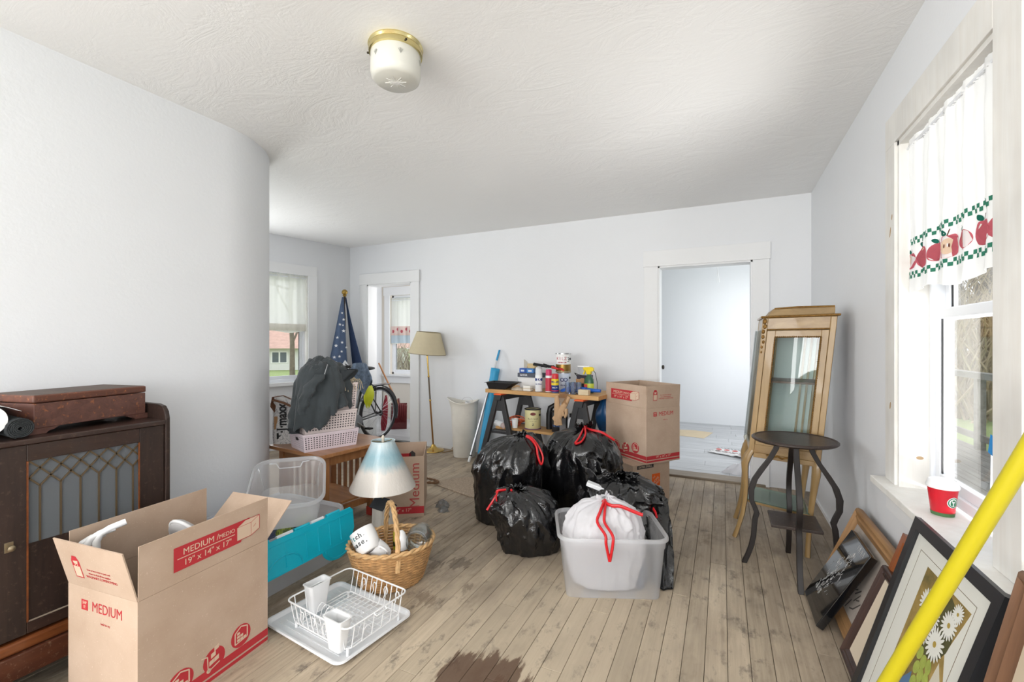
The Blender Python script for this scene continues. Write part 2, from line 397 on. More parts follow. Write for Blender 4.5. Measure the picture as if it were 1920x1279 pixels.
e = bpy.data.objects.new('trim_3', None); C.objects.link(e); struct(e)
for q in ((AW0-.11, AW0, AZ0-.1, AZ1), (AW1, AW1+.11, AZ0-.1, AZ1), (AW0-.11, AW1+.11, AZ1, AZ1+.12), (AW0-.13, AW1+.13, AZ0-.04, AZ0)):
    B().at(MA).box(q[0], q[1], -.02 if q[2] != AZ0-.04 else -.05, 0, q[2], q[3]).build('casing_board', M_TRIM, e, bevel=.002)
b = B().at(MA)
for q in ((AW0, AW0+.012, AZ0, AZ1), (AW1-.012, AW1, AZ0, AZ1)): b.box(q[0], q[1], 0, .05, q[2], q[3])
b.build('jamb', M_SILLP, e)
# big right-hand window: x along +y of the room, outwards = +x
MR = Matrix(((0, 1, 0, XR), (1, 0, 0, 0), (0, 0, 1, 0), (0, 0, 0, 1)))
window('window_1', MR, WY0, WY1, WZ0+.01, WZ1, .085, 1.36)
e = bpy.data.objects.new('trim_4', None); C.objects.link(e); struct(e)
for nm, q in (('casing_leg', (WY1, WY1+.115, WZ0, WZ1, .022)), ('casing_leg', (WY0-.13, WY0, WZ0, WZ1+.13, .022)), ('casing_head', (WY0, WY1+.115, WZ1, WZ1+.13, .022))):
    B().at(MR).box(q[0], q[1], -q[4], 0, q[2], q[3]).build(nm, M_SILLP, e, bevel=.002)
B().at(MR).box(WY1-.018, WY1, -.012, .085, WZ0, WZ1).build('jamb', M_SILLP, e)
B().at(MR).box(WY0, WY0+.018, -.012, .085, WZ0, WZ1).build('jamb', M_SILLP, e)
B().at(MR).box(WY0, WY1, -.012, .085, WZ1-.018, WZ1).build('head_jamb', M_SILLP, e)
B().at(MR).box(WY0-.16, WY1+.14, -.07, .095, WZ0-.028, WZ0).build('window_sill', M_SILLP, e, bevel=.003)
B().at(MR).box(WY0-.13, WY1+.115, -.02, 0, WZ0-.13, WZ0-.028).build('apron', M_TRIM, e, bevel=.002)
# knots that show through the thin paint
mk = mat('knot_brown', (176, 148, 112), .6)
for (Y, z, rx, rz) in ((WY1+.05, 1.72, .006, .022), (WY1+.05, .98, .007, .016), (WY1+.03, 1.78, .006, .012)):
    B().at(MR @ Matrix.Translation((Y, -.0222, z)) @ Matrix.Rotation(R(90), 4, 'X') @ Matrix.Rotation(.3, 4, 'Z')).lathe([(1, -.0005), (1, .0003)], 12, sx=rx, sy=rz).build('knot', mk, e)
B().at(Matrix.Translation((XR+.055, WY1-.0182, .78)) @ Matrix.Rotation(R(90), 4, 'X')).lathe([(1, -.0004), (1, .0004)], 12, sx=.012, sy=.007).build('knot', mk, e)

# ------------------------------------------------------------------ room beyond the wide doorway
YF = 7.5
fl2 = struct(B().box(-2.9, 1.3, 4.58, 7.6, -.06, -.02).build('floor_far_room', mat('subfloor', (58, 48, 40), .9)))
y = 4.58; k = 0
while y < YF:
    x = -2.9+rng.uniform(-1., 0)
    while x < 1.2:
        x1 = x+1.2
        if x1 > -1.6: plank(max(x, -2.2), min(x1, 1.18), y, y+.185, M_LAMI, fl2)
        x = x1
    y += .185
b = B()
b.box(-2.9, 1.3, YF, YF+.1, 0, H)
struct(b.build('wall_far_back', M_FAR))
struct(B().box(-3.0, -2.9, 4.58, YF, 0, H).build('wall_far_left', M_FAR))
b = B()
for q in ((4.58, 5.05, 0, H), (6.95, YF, 0, H), (5.05, 6.95, 0, .75), (5.05, 6.95, 2.25, H)): b.box(1.2, 1.3, q[0], q[1], q[2], q[3])
struct(b.build('wall_far_right', M_FAR))
struct(B().box(-3.0, 1.3, 4.58, 7.6, H, H+.1).build('ceiling_far_room', M_FAR))
struct(B().box(XR+.16, 1.3, YB, YB+.13, 0, H).build('wall_far_front', M_FAR))
# room beyond the narrow doorway
YG = 5.9
fl3 = struct(B().box(-5.2, -3.0, 4.58, 6.0, -.06, -.02).build('floor_passage', mat('subfloor', (58, 48, 40), .9)))
y = 4.58
while y < YG:
    for x in (-5.2, -4.35): plank(x, x+.85, y, y+.185, M_LAMI, fl3)
    y += .185
GX0, GX1, GZ0, GZ1 = -5.02, -4.25, .72, 2.03
b = B()
for (x0, x1, z0, z1) in ((-5.2, GX0, 0, H), (GX1, -3.0, 0, H), (GX0, GX1, 0, GZ0), (GX0, GX1, GZ1, H)): b.box(x0, x1, YG, YG+.12, z0, z1)
struct(b.build('wall_passage_back', paint('passage_paint', (226, 219, 208), .1)))
struct(B().box(-5.3, -5.2, 4.47, 6.02, 0, H).build('wall_passage_left', M_WALL))
struct(B().box(-5.3, -4.62, 4.47, 4.58, 0, H).build('wall_passage_front', M_WALL))
struct(B().box(-3.12, -3.0, 4.58, 6.0, 0, H).build('wall_passage_right', M_WALL))
struct(B().box(-5.3, -3.0, 4.58, 6.0, H, H+.1).build('ceiling_passage', M_CEIL))
MG = Matrix(((1, 0, 0, 0), (0, 1, 0, YG), (0, 0, 1, 0), (0, 0, 0, 1)))
window('window_3', MG, GX0, GX1, GZ0, GZ1, .05, 1.4)
e = bpy.data.objects.new('trim_5', None); C.objects.link(e); struct(e)
for q in ((GX0-.11, GX0, GZ0, GZ1), (GX1, GX1+.11, GZ0, GZ1), (GX0-.13, GX1+.13, GZ1, GZ1+.14), (GX0-.13, GX1+.13, GZ0-.03, GZ0), (GX0-.11, GX1+.11, GZ0-.14, GZ0-.03)):
    B().at(MG).box(q[0], q[1], -.02 if q[3] != GZ0 else -.05, 0, q[2], q[3]).build('casing_board', M_TRIM, e, bevel=.002)

# ================================================================== furniture and boxes
M_CARD = None
def cardmat():
    t = NT('corrugated_cardboard'); co = t.coord('Object'); n = t.noise(co, 7, 4, .6); f = t.noise(t.coord('Object', (1, 1, 160)), 3, 2)
    col = t.mix(t.ramp(n, [(.3, 0.), (.7, 1.)]), lin((184, 160, 139)), lin((197, 174, 154)))
    sp = t.noise(co, 160, 2); col = t.mix(t.math('MULTIPLY', t.ramp(sp, [(.66, 0.), (.72, 1.)]), .35), col, lin((226, 208, 188)))
    t.base(col); t.set(Roughness=.8, Specular_IOR_Level=.2); t.bump(f, .06, .001); return t.m
M_CARD = cardmat()
M_CARDE = mat('cardboard_edge', (160, 128, 100), .9)
M_RED = mat('red_print', (186, 56, 62), .7, spec=.2)
M_CARDPR = mat('cardboard_print_gap', (214, 190, 166), .8, spec=.2)
M_GREYPR = mat('dark_print', (70, 66, 66), .7, spec=.2)
M_ORANGEPR = mat('orange_print', (226, 98, 36), .7, spec=.2)

def boxwalls(L, Wd, Ht, root, flaps):
    """carton standing at the origin, x along L, y along Wd; flaps: dict side -> (length, opening angle from upright, degrees outwards)"""
    T = .004
    b = B(); b.box(-L/2, L/2, -Wd/2, -Wd/2+T, 0, Ht); b.box(-L/2, L/2, Wd/2-T, Wd/2, 0, Ht)
    b.box(-L/2, -L/2+T, -Wd/2+T, Wd/2-T, 0, Ht); b.box(L/2-T, L/2, -Wd/2+T, Wd/2-T, 0, Ht); b.box(-L/2+T, L/2-T, -Wd/2+T, Wd/2-T, 0, T)
    b.build('carton_body', M_CARD, root)
    out = {}
    for side, (fl, ang) in flaps.items():
        a = R(ang); n = {'+x': (1, 0), '-x': (-1, 0), '+y': (0, 1), '-y': (0, -1)}[side]
        half = Wd/2 if side[1] == 'x' else L/2; dist = L/2 if side[1] == 'x' else Wd/2
        M = frame((n[0]*(dist-T/2), n[1]*(dist-T/2), Ht), (-n[1], n[0], 0), (n[0]*math.sin(a), n[1]*math.sin(a), math.cos(a)))
        o = B().at(M).box(-half+.002, half-.002, .001, fl, -T/2, T/2).build('flap', M_CARD, root)
        out[side] = (o, M @ Matrix.Translation((0, 0, T/2)))
    return out
def cart_logo(parent, M, s):
    """cart tag print with the code square left blank"""
    flat([(-.5*s, 0), (.5*s, 0), (.5*s, 1.5*s), (.25*s, 1.95*s), (-.25*s, 1.95*s), (-.5*s, 1.5*s)], M_RED, parent, M)
    flat([(-.4*s, .1*s), (.4*s, .1*s), (.4*s, 1.05*s), (-.4*s, 1.05*s)], M_CARDPR, parent, M, z0=.0003, z1=.0007)
    flat([(-.3*s, 1.5*s), (.32*s, 1.55*s), (.22*s, 1.25*s), (-.18*s, 1.25*s)], M_CARDPR, parent, M, 'cart_mark', .0003, .0007)
    for x in (-.12, .16): B().at(M @ Matrix.Translation((x*s, 1.15*s, .0003))).lathe([(.06*s, 0), (.06*s, .0004)], 8).build('cart_mark', M_CARDPR, parent)
def open_box_icon(parent, M, w, m=M_RED, lw=.0018):
    """outline drawing of a closed carton"""
    h = w*.6; pts = [(0, 0), (.62*w, 0), (w, .25*h), (w, 1.15*h), (.36*w, 1.15*h), (0, .85*h)]
    b = B().at(M)
    B().at(M).prism(pts, .0002, .0006).build('box_icon', M_CARDPR, parent)
    for i, j in ((0, 1), (1, 2), (2, 3), (3, 4), (4, 5), (5, 0)): b.bar((*pts[i], .0008), (*pts[j], .0008), lw, .0004)
    b.bar((.62*w, 0, .0008), (.62*w, .85*h, .0008), lw*.7, .0004); b.bar((0, .85*h, .0008), (.62*w, .85*h, .0008), lw*.7, .0004); b.bar((.62*w, .85*h, .0008), (w, 1.15*h, .0008), lw*.7, .0004)
    b.bar((.72*w, .5*h, .0008), (.84*w, .66*h, .0008), lw*.8, .0004)
    b.build('box_icon', m, parent)
def disc_icon(parent, M, rx, ry, kind):
    B().at(M).lathe([(1, 0), (1, .0004)], 28, sx=rx, sy=ry).build('round_icon', M_RED, parent)
    N = M @ Matrix.Translation((0, 0, .0003)); b = B().at(N)
    if kind == 'truck':
        for x, y in ((-.25, -.15), (.2, -.05), (-.1, .42), (.2, .9)): b.hexa([((x-.2)*rx, (y-.2)*ry, 0), ((x+.22)*rx, (y-.1)*ry, 0), ((x+.22)*rx, (y+.28)*ry, 0), ((x-.2)*rx, (y+.18)*ry, 0)], [((x-.2)*rx, (y-.2)*ry, .0006), ((x+.22)*rx, (y-.1)*ry, .0006), ((x+.22)*rx, (y+.28)*ry, .0006), ((x-.2)*rx, (y+.18)*ry, .0006)])
        b.bar((-.55*rx, -.75*ry, .0003), (-.62*rx, .55*ry, .0003), rx*.09, .0006); b.bar((-.55*rx, -.75*ry, .0003), (.5*rx, -.45*ry, .0003), rx*.09, .0006); b.bar((-.62*rx, .55*ry, .0003), (-1.15*rx, .7*ry, .0003), rx*.1, .0006)
        b.lathe([(.2, 0), (.2, .0006)], 12, sx=rx, sy=ry, c=(-.5*rx, -.7*ry, 0))
    else:
        for a, c in (((-.6, -.55), (-.6, .45)), ((-.6, .45), (0, .85)), ((0, .85), (.65, .6)), ((.65, .6), (.65, -.4)), ((.65, -.4), (-.6, -.55))): b.bar((a[0]*rx, a[1]*ry, .0003), (c[0]*rx, c[1]*ry, .0003), rx*.1, .0006)
        for i in range(3):
            for j in range(3-i): b.box((-.4+i*.33)*rx, (-.12+i*.33)*rx, (-.4+j*.3)*ry, (-.18+j*.3)*ry, 0, .0006)
    b.build('round_icon', M_CARDPR, parent)
def stripes(parent, M, L, y0=.012, text_=None):
    flat([(-L/2, y0), (L/2, y0), (L/2, y0+.014), (-L/2, y0+.014)], M_RED, parent, M)
    flat([(-L/2, y0+.021), (L/2, y0+.021), (L/2, y0+.05), (-L/2, y0+.05)], M_RED, parent, M)
    if text_: text(text_, .026, M_CARDPR, parent, M @ Matrix.Translation((0, y0+.036, .0006)))
def medium_front(parent, M, L, hflap):
    """print of the long side: M at the bottom centre of the face (x right, y up), face running up into the raised flap"""
    stripes(parent, M, L)
    disc_icon(parent, M @ Matrix.Translation((L*.245, .105, .0001)), .042, .042, 'house')
    disc_icon(parent, M @ Matrix.Translation((L*.02, .085, .0001)), .042, .042, 'truck')
    disc_icon(parent, M @ Matrix.Translation((-L*.23, .085, .0001)), .045, .042, 'house')
def medium_banner(parent, M, L):
    """M at the top left corner of the banner"""
    flat([(0, 0), (.29, 0), (.25, -.082), (0, -.082)], M_RED, parent, M)
    T = Matrix.Translation
    text('MEDIUM /', .030, M_CARDPR, parent, M @ T((.095, -.024, .0006))); text('MEDIO', .021, M_CARDPR, parent, M @ T((.193, -.026, .0006)))
    flat([(.012, -.0405), (.225, -.0405), (.225, -.043), (.012, -.043)], M_CARDPR, parent, M, z0=.0003, z1=.0007)
    text('19" x 14" x 17"', .029, M_CARDPR, parent, M @ T((.122, -.062, .0006)))
    open_box_icon(parent, M @ T((.233, -.072, .0004)), .1)
def medium_side(parent, M, Wd, yb, flapM, fy):
    """print of the short side (M: bottom centre) and of its flap"""
    w = .034
    flat([(-.105, yb-.02), (-.105+w, yb-.02), (-.105+w, yb+w-.02), (-.105, yb+w-.02)], M_RED, parent, M)
    text('SHIP\nIT!', .014, M_CARDPR, parent, M @ Matrix.Translation((-.105+w/2, yb+w/2-.02, .0006)), sx=.8)
    text('MEDIUM', .046, M_RED, parent, M @ Matrix.Translation((.028, yb-.003, .0004)), sx=.9)
    text('hold to try', .011, M_RED, parent, M @ Matrix.Translation((.02, yb-.05, .0004)))
    cart_logo(parent, flapM @ Matrix.Translation((-.09, fy, 0)), .042)
    text('WALMART.COM/MOVING', .0135, M_RED, parent, flapM @ Matrix.Translation((.025, fy+.012, .0004)))
    for k, s in enumerate(('Scan to learn how to pack and', 'where to find all the supplies')): text(s, .0095, M_RED, parent, flapM @ Matrix.Translation((.02, fy+.04-.014*k, .0004)))

# --- big moving carton in front of the cabinet
def carton(label, loc, rz, flaps): return thing('moving_box', label, 'box', loc, rz), flaps
AL = Vector((-1.667, .775)); dirA = Vector((-.1, .995)).normalized(); 
cen = AL+dirA*.2415+Vector((-dirA.y, dirA.x))*.178
rz = math.atan2(dirA.y, dirA.x)   # local +x along the long face, local -y faces the room
root = thing('moving_box', 'big open cardboard moving carton in front of the dark cabinet', 'box', (cen.x, cen.y, 0), rz)
fm = boxwalls(.483, .356, .43, root, {'-y': (.175, 1), '+y': (.175, 0), '-x': (.175, 14), '+x': (.175, 48)})
MF = frame((0, -.178, 0), (1, 0, 0), (0, 0, 1)); medium_front(root, MF @ Matrix.Translation((0, 0, .0002)), .483, .175)
medium_banner(root, MF @ Matrix.Translation((-.135, .553, .0032)), .483)
MS = frame((-.2415, 0, 0), (0, -1, 0), (0, 0, 1)); F0 = fm['-x'][1]
medium_side(root, MS @ Matrix.Translation((0, 0, .0002)), .356, .375, F0 @ Matrix.Translation((0, 0, .0002)), .04)
# things in the carton
def carton_pt(x, y, z): return root.matrix_basis @ Vector((x, y, z))
mw = mat('white_tube_enamel', (236, 237, 238), .3)
t = thing('folding_chair_frame', 'bent white metal tube legs sticking out of the big carton', 'tube frame', (cen.x, cen.y, .004), rz)
for k, (x, dx, y) in enumerate(((-.222, .0, .150), (-.208, .006, .132), (-.186, .010, .118))):
    p = [(x, y, 0), (x-.004, y, .3), (x-.008, y, .48+.02*k), (x-.008, y, .53+.012*k), (x+.004, y-.004, .555+.012*k), (x+.025, y-.012, .566+.012*k), (x+.055+dx, y-.03, .573+.014*k)]
    B().tube(p, .0115, 12).build('tube_leg', mw, t, smooth=50)
t = thing('grey_pillow', 'pale grey padded cushion edge showing inside the big carton', 'cushion', (cen.x, cen.y, .004), rz)
B().at(Matrix.Translation((.09, .03, .43)) @ Matrix.Rotation(R(58), 4, 'Y') @ Matrix.Rotation(.2, 4, 'Z')).loft([[(.16*math.cos(a)*s, .10*math.sin(a)*s, zz) for a in [2*pi*k/32 for k in range(32)]] for s, zz in ((.2, -.02), (.8, -.022), (.96, -.014), (1, 0), (.96, .014), (.8, .022), (.2, .02))]).build('cushion_body', mat('grey_felt', (172, 170, 170), .9, var=.1, bump=.3, bscale=200), t, smooth=60)
B().at(Matrix.Translation((.09, .03, .43)) @ Matrix.Rotation(R(58), 4, 'Y') @ Matrix.Rotation(.2, 4, 'Z')).tube([(.16*math.cos(a), .10*math.sin(a), 0) for a in [2*pi*k/32 for k in range(32)]], .006, 6, True).build('piping', mat('pale_piping', (214, 214, 214), .8), t, smooth=60)
B().at(Matrix.Translation((.09, .03, 0))).box(-.05, .05, -.05, .05, .002, .28).build('stuffing', mat('grey_felt', (172, 170, 170)), t)
t = thing('game_box', 'red and grey printed box edge inside the big carton', 'box', (cen.x, cen.y, .004), rz)
B().box(-.23, -.05, -.17, -.12, .0, .415).build('box_body', mat('grey_card', (104, 106, 112), .6), t, bevel=.002)
B().box(-.2305, -.049, -.171, -.119, .37, .405).build('printed_band', mat('red_card', (200, 52, 40), .5), t)
t = thing('folded_clothes', 'dark brown folded cloth deep inside the big carton', 'cloth', (cen.x, cen.y, .004), rz)
B().grid(24, 18, lambda u, v: (-.02+.24*u, -.115+.27*v, .30+.05*fbm((u*4, v*4, 3)))).build('cloth_fold', mat('brown_cloth', (92, 74, 62), .95, var=.3), t, smooth=60, solid=.01)
B().box(-.01, .21, -.11, .15, 0, .26).build('cloth_fold', mat('brown_cloth', (92, 74, 62)), t)

# --- upper moving carton by the doorway and the small carton under it
a = Vector((-.531, 3.56)); dx = Vector((.61, .79)).normalized(); dl = Vector((-dx.y, dx.x))
cen2 = a+dx*.178+dl*.2415; rz2 = math.atan2(-dl.y, -dl.x)      # local +x runs from the left end to the near corner, local -y faces left... the room
root = thing('moving_box', 'open cardboard moving carton stacked on the small orange-printed carton', 'box', (cen2.x, cen2.y, .3065), rz2)
fm = boxwalls(.483, .356, .43, root, {'-y': (.175, 0), '+y': (.175, 3), '-x': (.175, -8), '+x': (.175, 2)})
MF = frame((0, -.178, 0), (1, 0, 0), (0, 0, 1)); medium_front(root, MF @ Matrix.Translation((0, 0, .0002)), .483, .175)
medium_banner(root, MF @ Matrix.Translation((-.17, .555, .003)), .483)
MS = frame((.2415, 0, 0), (0, 1, 0), (0, 0, 1)); stripes(root, MS @ Matrix.Translation((0, 0, .0002)), .352, text_='19" x 14" x 17"')
medium_side(root, MS @ Matrix.Translation((0, 0, .0002)), .356, .385, fm['+x'][1] @ Matrix.Translation((0, 0, .0002)), .06)
a = Vector((-.619, 3.488)); dx = Vector((.61, .79)).normalized(); dl = Vector((-dx.y, dx.x))
cen3 = a+dx*.19+dl*.127; rz3 = math.atan2(dx.y, dx.x)
root = thing('small_carton', 'small closed cardboard carton with orange square logo under the moving carton', 'box', (cen3.x, cen3.y, 0), rz3)
fm = boxwalls(.38, .254, .302, root, {'-y': (.126, -89.5), '+y': (.126, -89.5)})
MF = frame((0, -.127, 0), (1, 0, 0), (0, 0, 1)) @ Matrix.Translation((0, 0, .0003)); q = .085
flat([(.045-q/2, .12), (.045+q/2, .12), (.045+q/2, .12+q*1.15), (.045-q/2, .12+q*1.15)], M_ORANGEPR, root, MF)
for k, (s, sz) in enumerate((('THE', .017), ('HOME', .028), ('DEPOT', .024))): text(s, sz, M_CARDPR, root, MF @ Matrix.Translation((.045+(-.02, .0, .012)[k], .19-.024*k, .0006)) @ Matrix.Rotation(R(38), 4, 'Z'), sx=.9, bold=.0)
for k, s in enumerate(('More saving.', 'More doing.')): text(s, .016, M_GREYPR, root, MF @ Matrix.Translation((.045, .104-.017*k, .0004)))
flat([(-.15, .27), (.02, .27), (.02, .298), (-.15, .298)], M_GREYPR, root, MF); text('EXTRA SMALL', .022, M_CARDPR, root, MF @ Matrix.Translation((-.065, .284, .0006)))
ML = frame((-.19, 0, 0), (0, -1, 0), (0, 0, 1)) @ Matrix.Translation((0, 0, .0003)); flat([(-.07, .25), (.0, .25), (.0, .275), (-.07, .275)], M_GREYPR, root, ML)
flat([(-.05, .12), (.03, .12), (.03, .2), (-.05, .2)], M_ORANGEPR, root, ML)

# --- carton behind the birdhouse lamp
a = Vector((-1.942, 2.644)); dx = Vector((-.83, -.55)).normalized(); dl = Vector((-.55, .83)).normalized()
c4 = a+dx*.178+dl*.2415; rz4 = math.atan2(dl.y, dl.x)    # local x along depth; local +y side ... 
root = thing('moving_box', 'open cardboard carton with big red sideways word, behind the birdhouse lamp', 'box', (c4.x, c4.y, 0), rz4)
boxwalls(.483, .356, .432, root, {'+y': (.172, -178)})
ML = frame((-.2415, 0, 0), (0, -1, 0), (0, 0, 1)) @ Matrix.Translation((0, 0, .0003))
flat([(-.178, .025), (.178, .025), (.178, .075), (-.178, .075)], M_RED, root, ML)
text('14" x 17"', .032, M_CARDPR, root, ML @ Matrix.Translation((.03, .05, .0006)))
text('Medium', .1, mat('red_ink_faded', (178, 74, 70), .7), root, ML @ Matrix.Translation((.115, .225, .0003)) @ Matrix.Rotation(R(90), 4, 'Z'), bold=.0)
for x in (-.06, .06): flat([(x-.025, .30), (x+.025, .30), (x+.025, .34), (x, .362), (x-.025, .34)], M_GREYPR, root, frame((.2415-.0043, 0, 0), (0, -1, 0), (0, 0, 1)), 'house_print')
flat([(-.1, .3), (-.02, .3), (-.02, .34), (-.1, .34)], M_RED, root, frame((.2415-.0043, -.07, 0), (0, -1, 0), (0, 0, 1)), 'house_print')

# ------------------------------------------------------------------ dark cabinet with the leaded glass door
M_DARK = wood('dark_stained_oak', (56, 40, 33), (36, 25, 21), 2, 1., .45, .0, wear=(88, 68, 58))
M_DARKY = wood('dark_stained_oak_rail', (62, 42, 34), (42, 28, 23), 1, 1., .38, .25, wear=(88, 68, 58))
M_AMBER = wood('amber_moulding', (134, 74, 34), (92, 48, 24), 1, 1., .35, .3)
t = thing('china_cabinet', 'dark stained wooden cabinet with leaded glass door against the curved wall', 'cabinet', (-2.19, .62, 0))
CY0, CY1 = -.50, .515
b = B(); b.box(-.39, -.02, CY0, CY0+.02, .1, .9); b.box(-.39, -.02, CY1-.02, CY1, .1, .9); b.box(-.39, -.38, CY0, CY1, .1, .9); b.box(-.38, -.02, CY0+.02, CY1-.02, .19, .205)
b.build('carcass', M_DARK, t)
B().box(-.385, .012, CY0-.0, CY1-.018, .895, .915).build('cabinet_top', M_DARKY, t, bevel=.004)
pr = [(-.39, .09), (-.39, .98), (-.06, .98), (-.02, .972), (.0, .95), (.008, .92), (.008, .09)]
for y in (CY0-.018, CY1-.018): B().at(frame((0, y, 0), (1, 0, 0), (0, 0, 1))).prism(pr, -.018, 0).build('side_panel', M_DARK, t, bevel=.003)
# doors: stiles, rails, leaded glass above, panel below
for (y0, y1) in ((.0, .495), (-.497, -.002)):
    d = B(); d.box(-.022, 0, y0, y0+.072, .235, .893)
    dr = d.build('door', M_DARK, t, bevel=.002); B().box(-.022, 0, y1-.09, y1, .235, .893).build('door_stile', M_DARK, dr, bevel=.002)
    for z0, z1 in ((.835, .893), (.235, .275)): B().box(-.0215, -.0005, y0+.072, y1-.09, z0, z1).build('door_rail', M_DARKY, dr, bevel=.002)
    g0, g1, z0, z1 = y0+.072, y1-.09, .545, .835
    B().box(-.014, -.011, g0, g1, z0, z1).build('glass_pane', glass('grey_textured_glass', (178, 182, 188), .1, .12, .8, (150, 155, 160)), dr)
    B().box(-.018, -.008, g0, g1, .275, .545).build('door_panel', M_DARK, dr)
    B().box(-.008, -.002, g0, g1, .5, .503).build('panel_bead', M_AMBER, dr) if 0 else None
    # lead cames: uprights, and two rows of diamonds at the top
    n = 6; st = (g1-g0)/n; br = B()
    zt, zm = z1-.002, z1-.062
    for k in range(n+1):
        y = g0+st*k-st*.35
        if g0 < y < g1: br.bar((-.0095, y, z0), (-.0095, y, zm-.032), .0055, .004, (1, 0, 0))
    def clip(a, c):
        (ya, za), (yc, zc) = a, c
        if ya > yc: ya, za, yc, zc = yc, zc, ya, za
        if yc <= g0 or ya >= g1: return
        if ya < g0: za += (zc-za)*(g0-ya)/(yc-ya); ya = g0
        if yc > g1: zc = za+(zc-za)*(g1-ya)/(yc-ya); yc = g1
        br.bar((-.0095, ya, za), (-.0095, yc, zc), .0055, .004, (1, 0, 0))
    for k in range(-1, n+2):
        y = g0+st*k-st*.35
        clip((y, zm-.032), (y+st/2, zm)); clip((y, zm-.032), (y-st/2, zm)); clip((y-st/2, zm), (y, zm+.032)); clip((y+st/2, zm), (y, zm+.032)); clip((y, zm+.032), (y+st/2, zt)); clip((y, zm+.032), (y-st/2, zt))
    br.build('lead_came', mat('old_lead_came', (112, 96, 74), .4, .6), dr)
    B().box(-.003, .001, g0-.001, g0+.004, .275, .835).build('worn_bead', M_AMBER, dr); B().box(-.003, .001, g1-.004, g1+.001, .275, .835).build('worn_bead', M_AMBER, dr)
    B().box(-.004, .0, g0, g1, .275, .279).build('panel_ledge', mat('dusty_ledge', (148, 134, 118), .8), dr)
    B().at(frame((0, (y0+.028) if y0 >= 0 else y1-.028, .555), (0, 1, 0), (0, 0, 1))).box(-.011, .011, -.017, .017, 0, .004).build('knob', mat('aged_brass_plate', (152, 138, 112), .4, .8), dr, bevel=.001)
    B().at(frame((0, (y0+.028) if y0 >= 0 else y1-.028, .555), (0, 1, 0), (0, 0, 1))).lathe([(.004, .004), (.005, .014), (.010, .02), (.010, .026), (.004, .03)], 14).build('knob', mat('aged_brass_plate', (152, 138, 112)), dr, smooth=50)
B().box(-.03, .006, CY0, CY1-.018, .185, .225).build('moulding', M_AMBER, t, bevel=.008)
B().box(-.03, .016, CY0, CY1-.018, .1, .183).build('base_board', wood('reddish_base_board', (96, 52, 32), (68, 36, 24), 1, 1., .4, .2, wear=(150, 120, 96)), t, bevel=.004)
B().box(-.38, -.03, CY0+.02, CY1-.02, .55, .565).build('shelf', M_DARKY, t)
for y in (CY0+.03, CY1-.06):
    for x in (-.36, -.04): B().lathe([(.018, 0), (.024, .04), (.03, .1)], 12, (x, y, 0)).build('foot', M_DARK, t, smooth=50)

# wooden document box on the cabinet
M_CEDAR = wood('red_cedar', (116, 78, 67), (88, 57, 50), 1, 1., .42, .1, wear=(190, 116, 62))
M_CEDART = wood('dusty_dark_lid', (96, 78, 66), (72, 56, 48), 1, 1., .6)
p0 = Vector((-2.245, .727)); p1 = Vector((-2.315, 1.105)); dd = (p1-p0).normalized(); n = Vector((-dd.y, dd.x)); L = .385; cb = p0+dd*L/2+n*.13
t = thing('keepsake_box', 'long worn reddish wooden keepsake box on top of the dark cabinet', 'wooden box', (cb.x, cb.y, .9155), math.atan2(dd.y, dd.x))
B().box(-L/2, L/2, -.13, .12, .022, .112).build('box_body', M_CEDAR, t, bevel=.002)
B().box(-L/2-.002, L/2+.002, -.132, .122, .114, .142).build('lid', wood('red_cedar_lid', (116, 70, 52), (84, 52, 42), 0, 1., .45, wear=(196, 120, 66)), t, bevel=.005)
B().box(-L/2+.004, L/2-.004, -.126, .116, .142, .1428).build('lid_top', M_CEDART, t)
ft = [(0, .0), (.05, .0), (.058, .008), (.075, .012), (.09, .022), (0, .022)]
for sx in (-1, 1):
    for y in (-.145, .112):
        B().at(frame((sx*(L/2+.012), y+.018, 0), (-sx, 0, 0), (0, 0, 1))).prism([(a, c) for a, c in ft], -.018 if sx < 0 else 0, 0 if sx < 0 else .018).build('foot', M_CEDAR, t, bevel=.001)
# paper towel roll and black mesh roll
t = thing('paper_towel_roll', 'white paper towel roll lying beside the wooden keepsake box', 'paper roll', (-2.215, .603, .9155), R(-4))
RZ = Matrix.Translation((0, 0, .071)) @ Matrix.Rotation(R(90), 4, 'Y')     # roll axis across the cabinet top, one end towards the room
B().at(RZ).loft([[(r*math.cos(2*pi*k/36), r*math.sin(2*pi*k/36), z) for k in range(36)] for r, z in ((.018, 0), (.05, 0), (.0505, -.0005), (.0505, -.26), (.05, -.26), (.018, -.26), (.018, 0))], True, False, False).build('paper', mat('tissue_paper', (244, 244, 243), .95, bump=.2, bscale=120), t, smooth=40)
B().at(RZ).loft([[(r*math.cos(2*pi*k/24), r*math.sin(2*pi*k/24), z) for k in range(24)] for r, z in ((.0165, .0008), (.0183, .0008), (.0183, -.26), (.0165, -.26), (.0165, .0008))], True, False, False).build('cardboard_core', mat('core_card', (168, 138, 106), .9), t, smooth=40)
B().at(RZ).grid(18, 2, lambda u, v: (-(.0505+.012*u)*math.cos(1.25*u-.1)+.002, (.0505+.018*u*u)*math.sin(1.25*u-.1)+.02*u*u, -.25*v-.002)).build('loose_sheet', mat('tissue_paper', (244, 244, 243)), t, smooth=60, solid=.001)
t = thing('mesh_roll', 'black rubbery mesh liner roll lying beside the wooden keepsake box', 'mesh roll', (-2.19, .678, .9155), R(-3))
sp = []
for k in range(90): a = k*.42; r = .005+.030*k/89; sp.append((r*math.cos(a), r*math.sin(a)))
b = B().at(Matrix.Translation((0, 0, .0375)) @ Matrix.Rotation(R(90), 4, 'Y'))
b.loft([[(x, y, -.30) for x, y in sp], [(x, y, 0) for x, y in sp]], False)
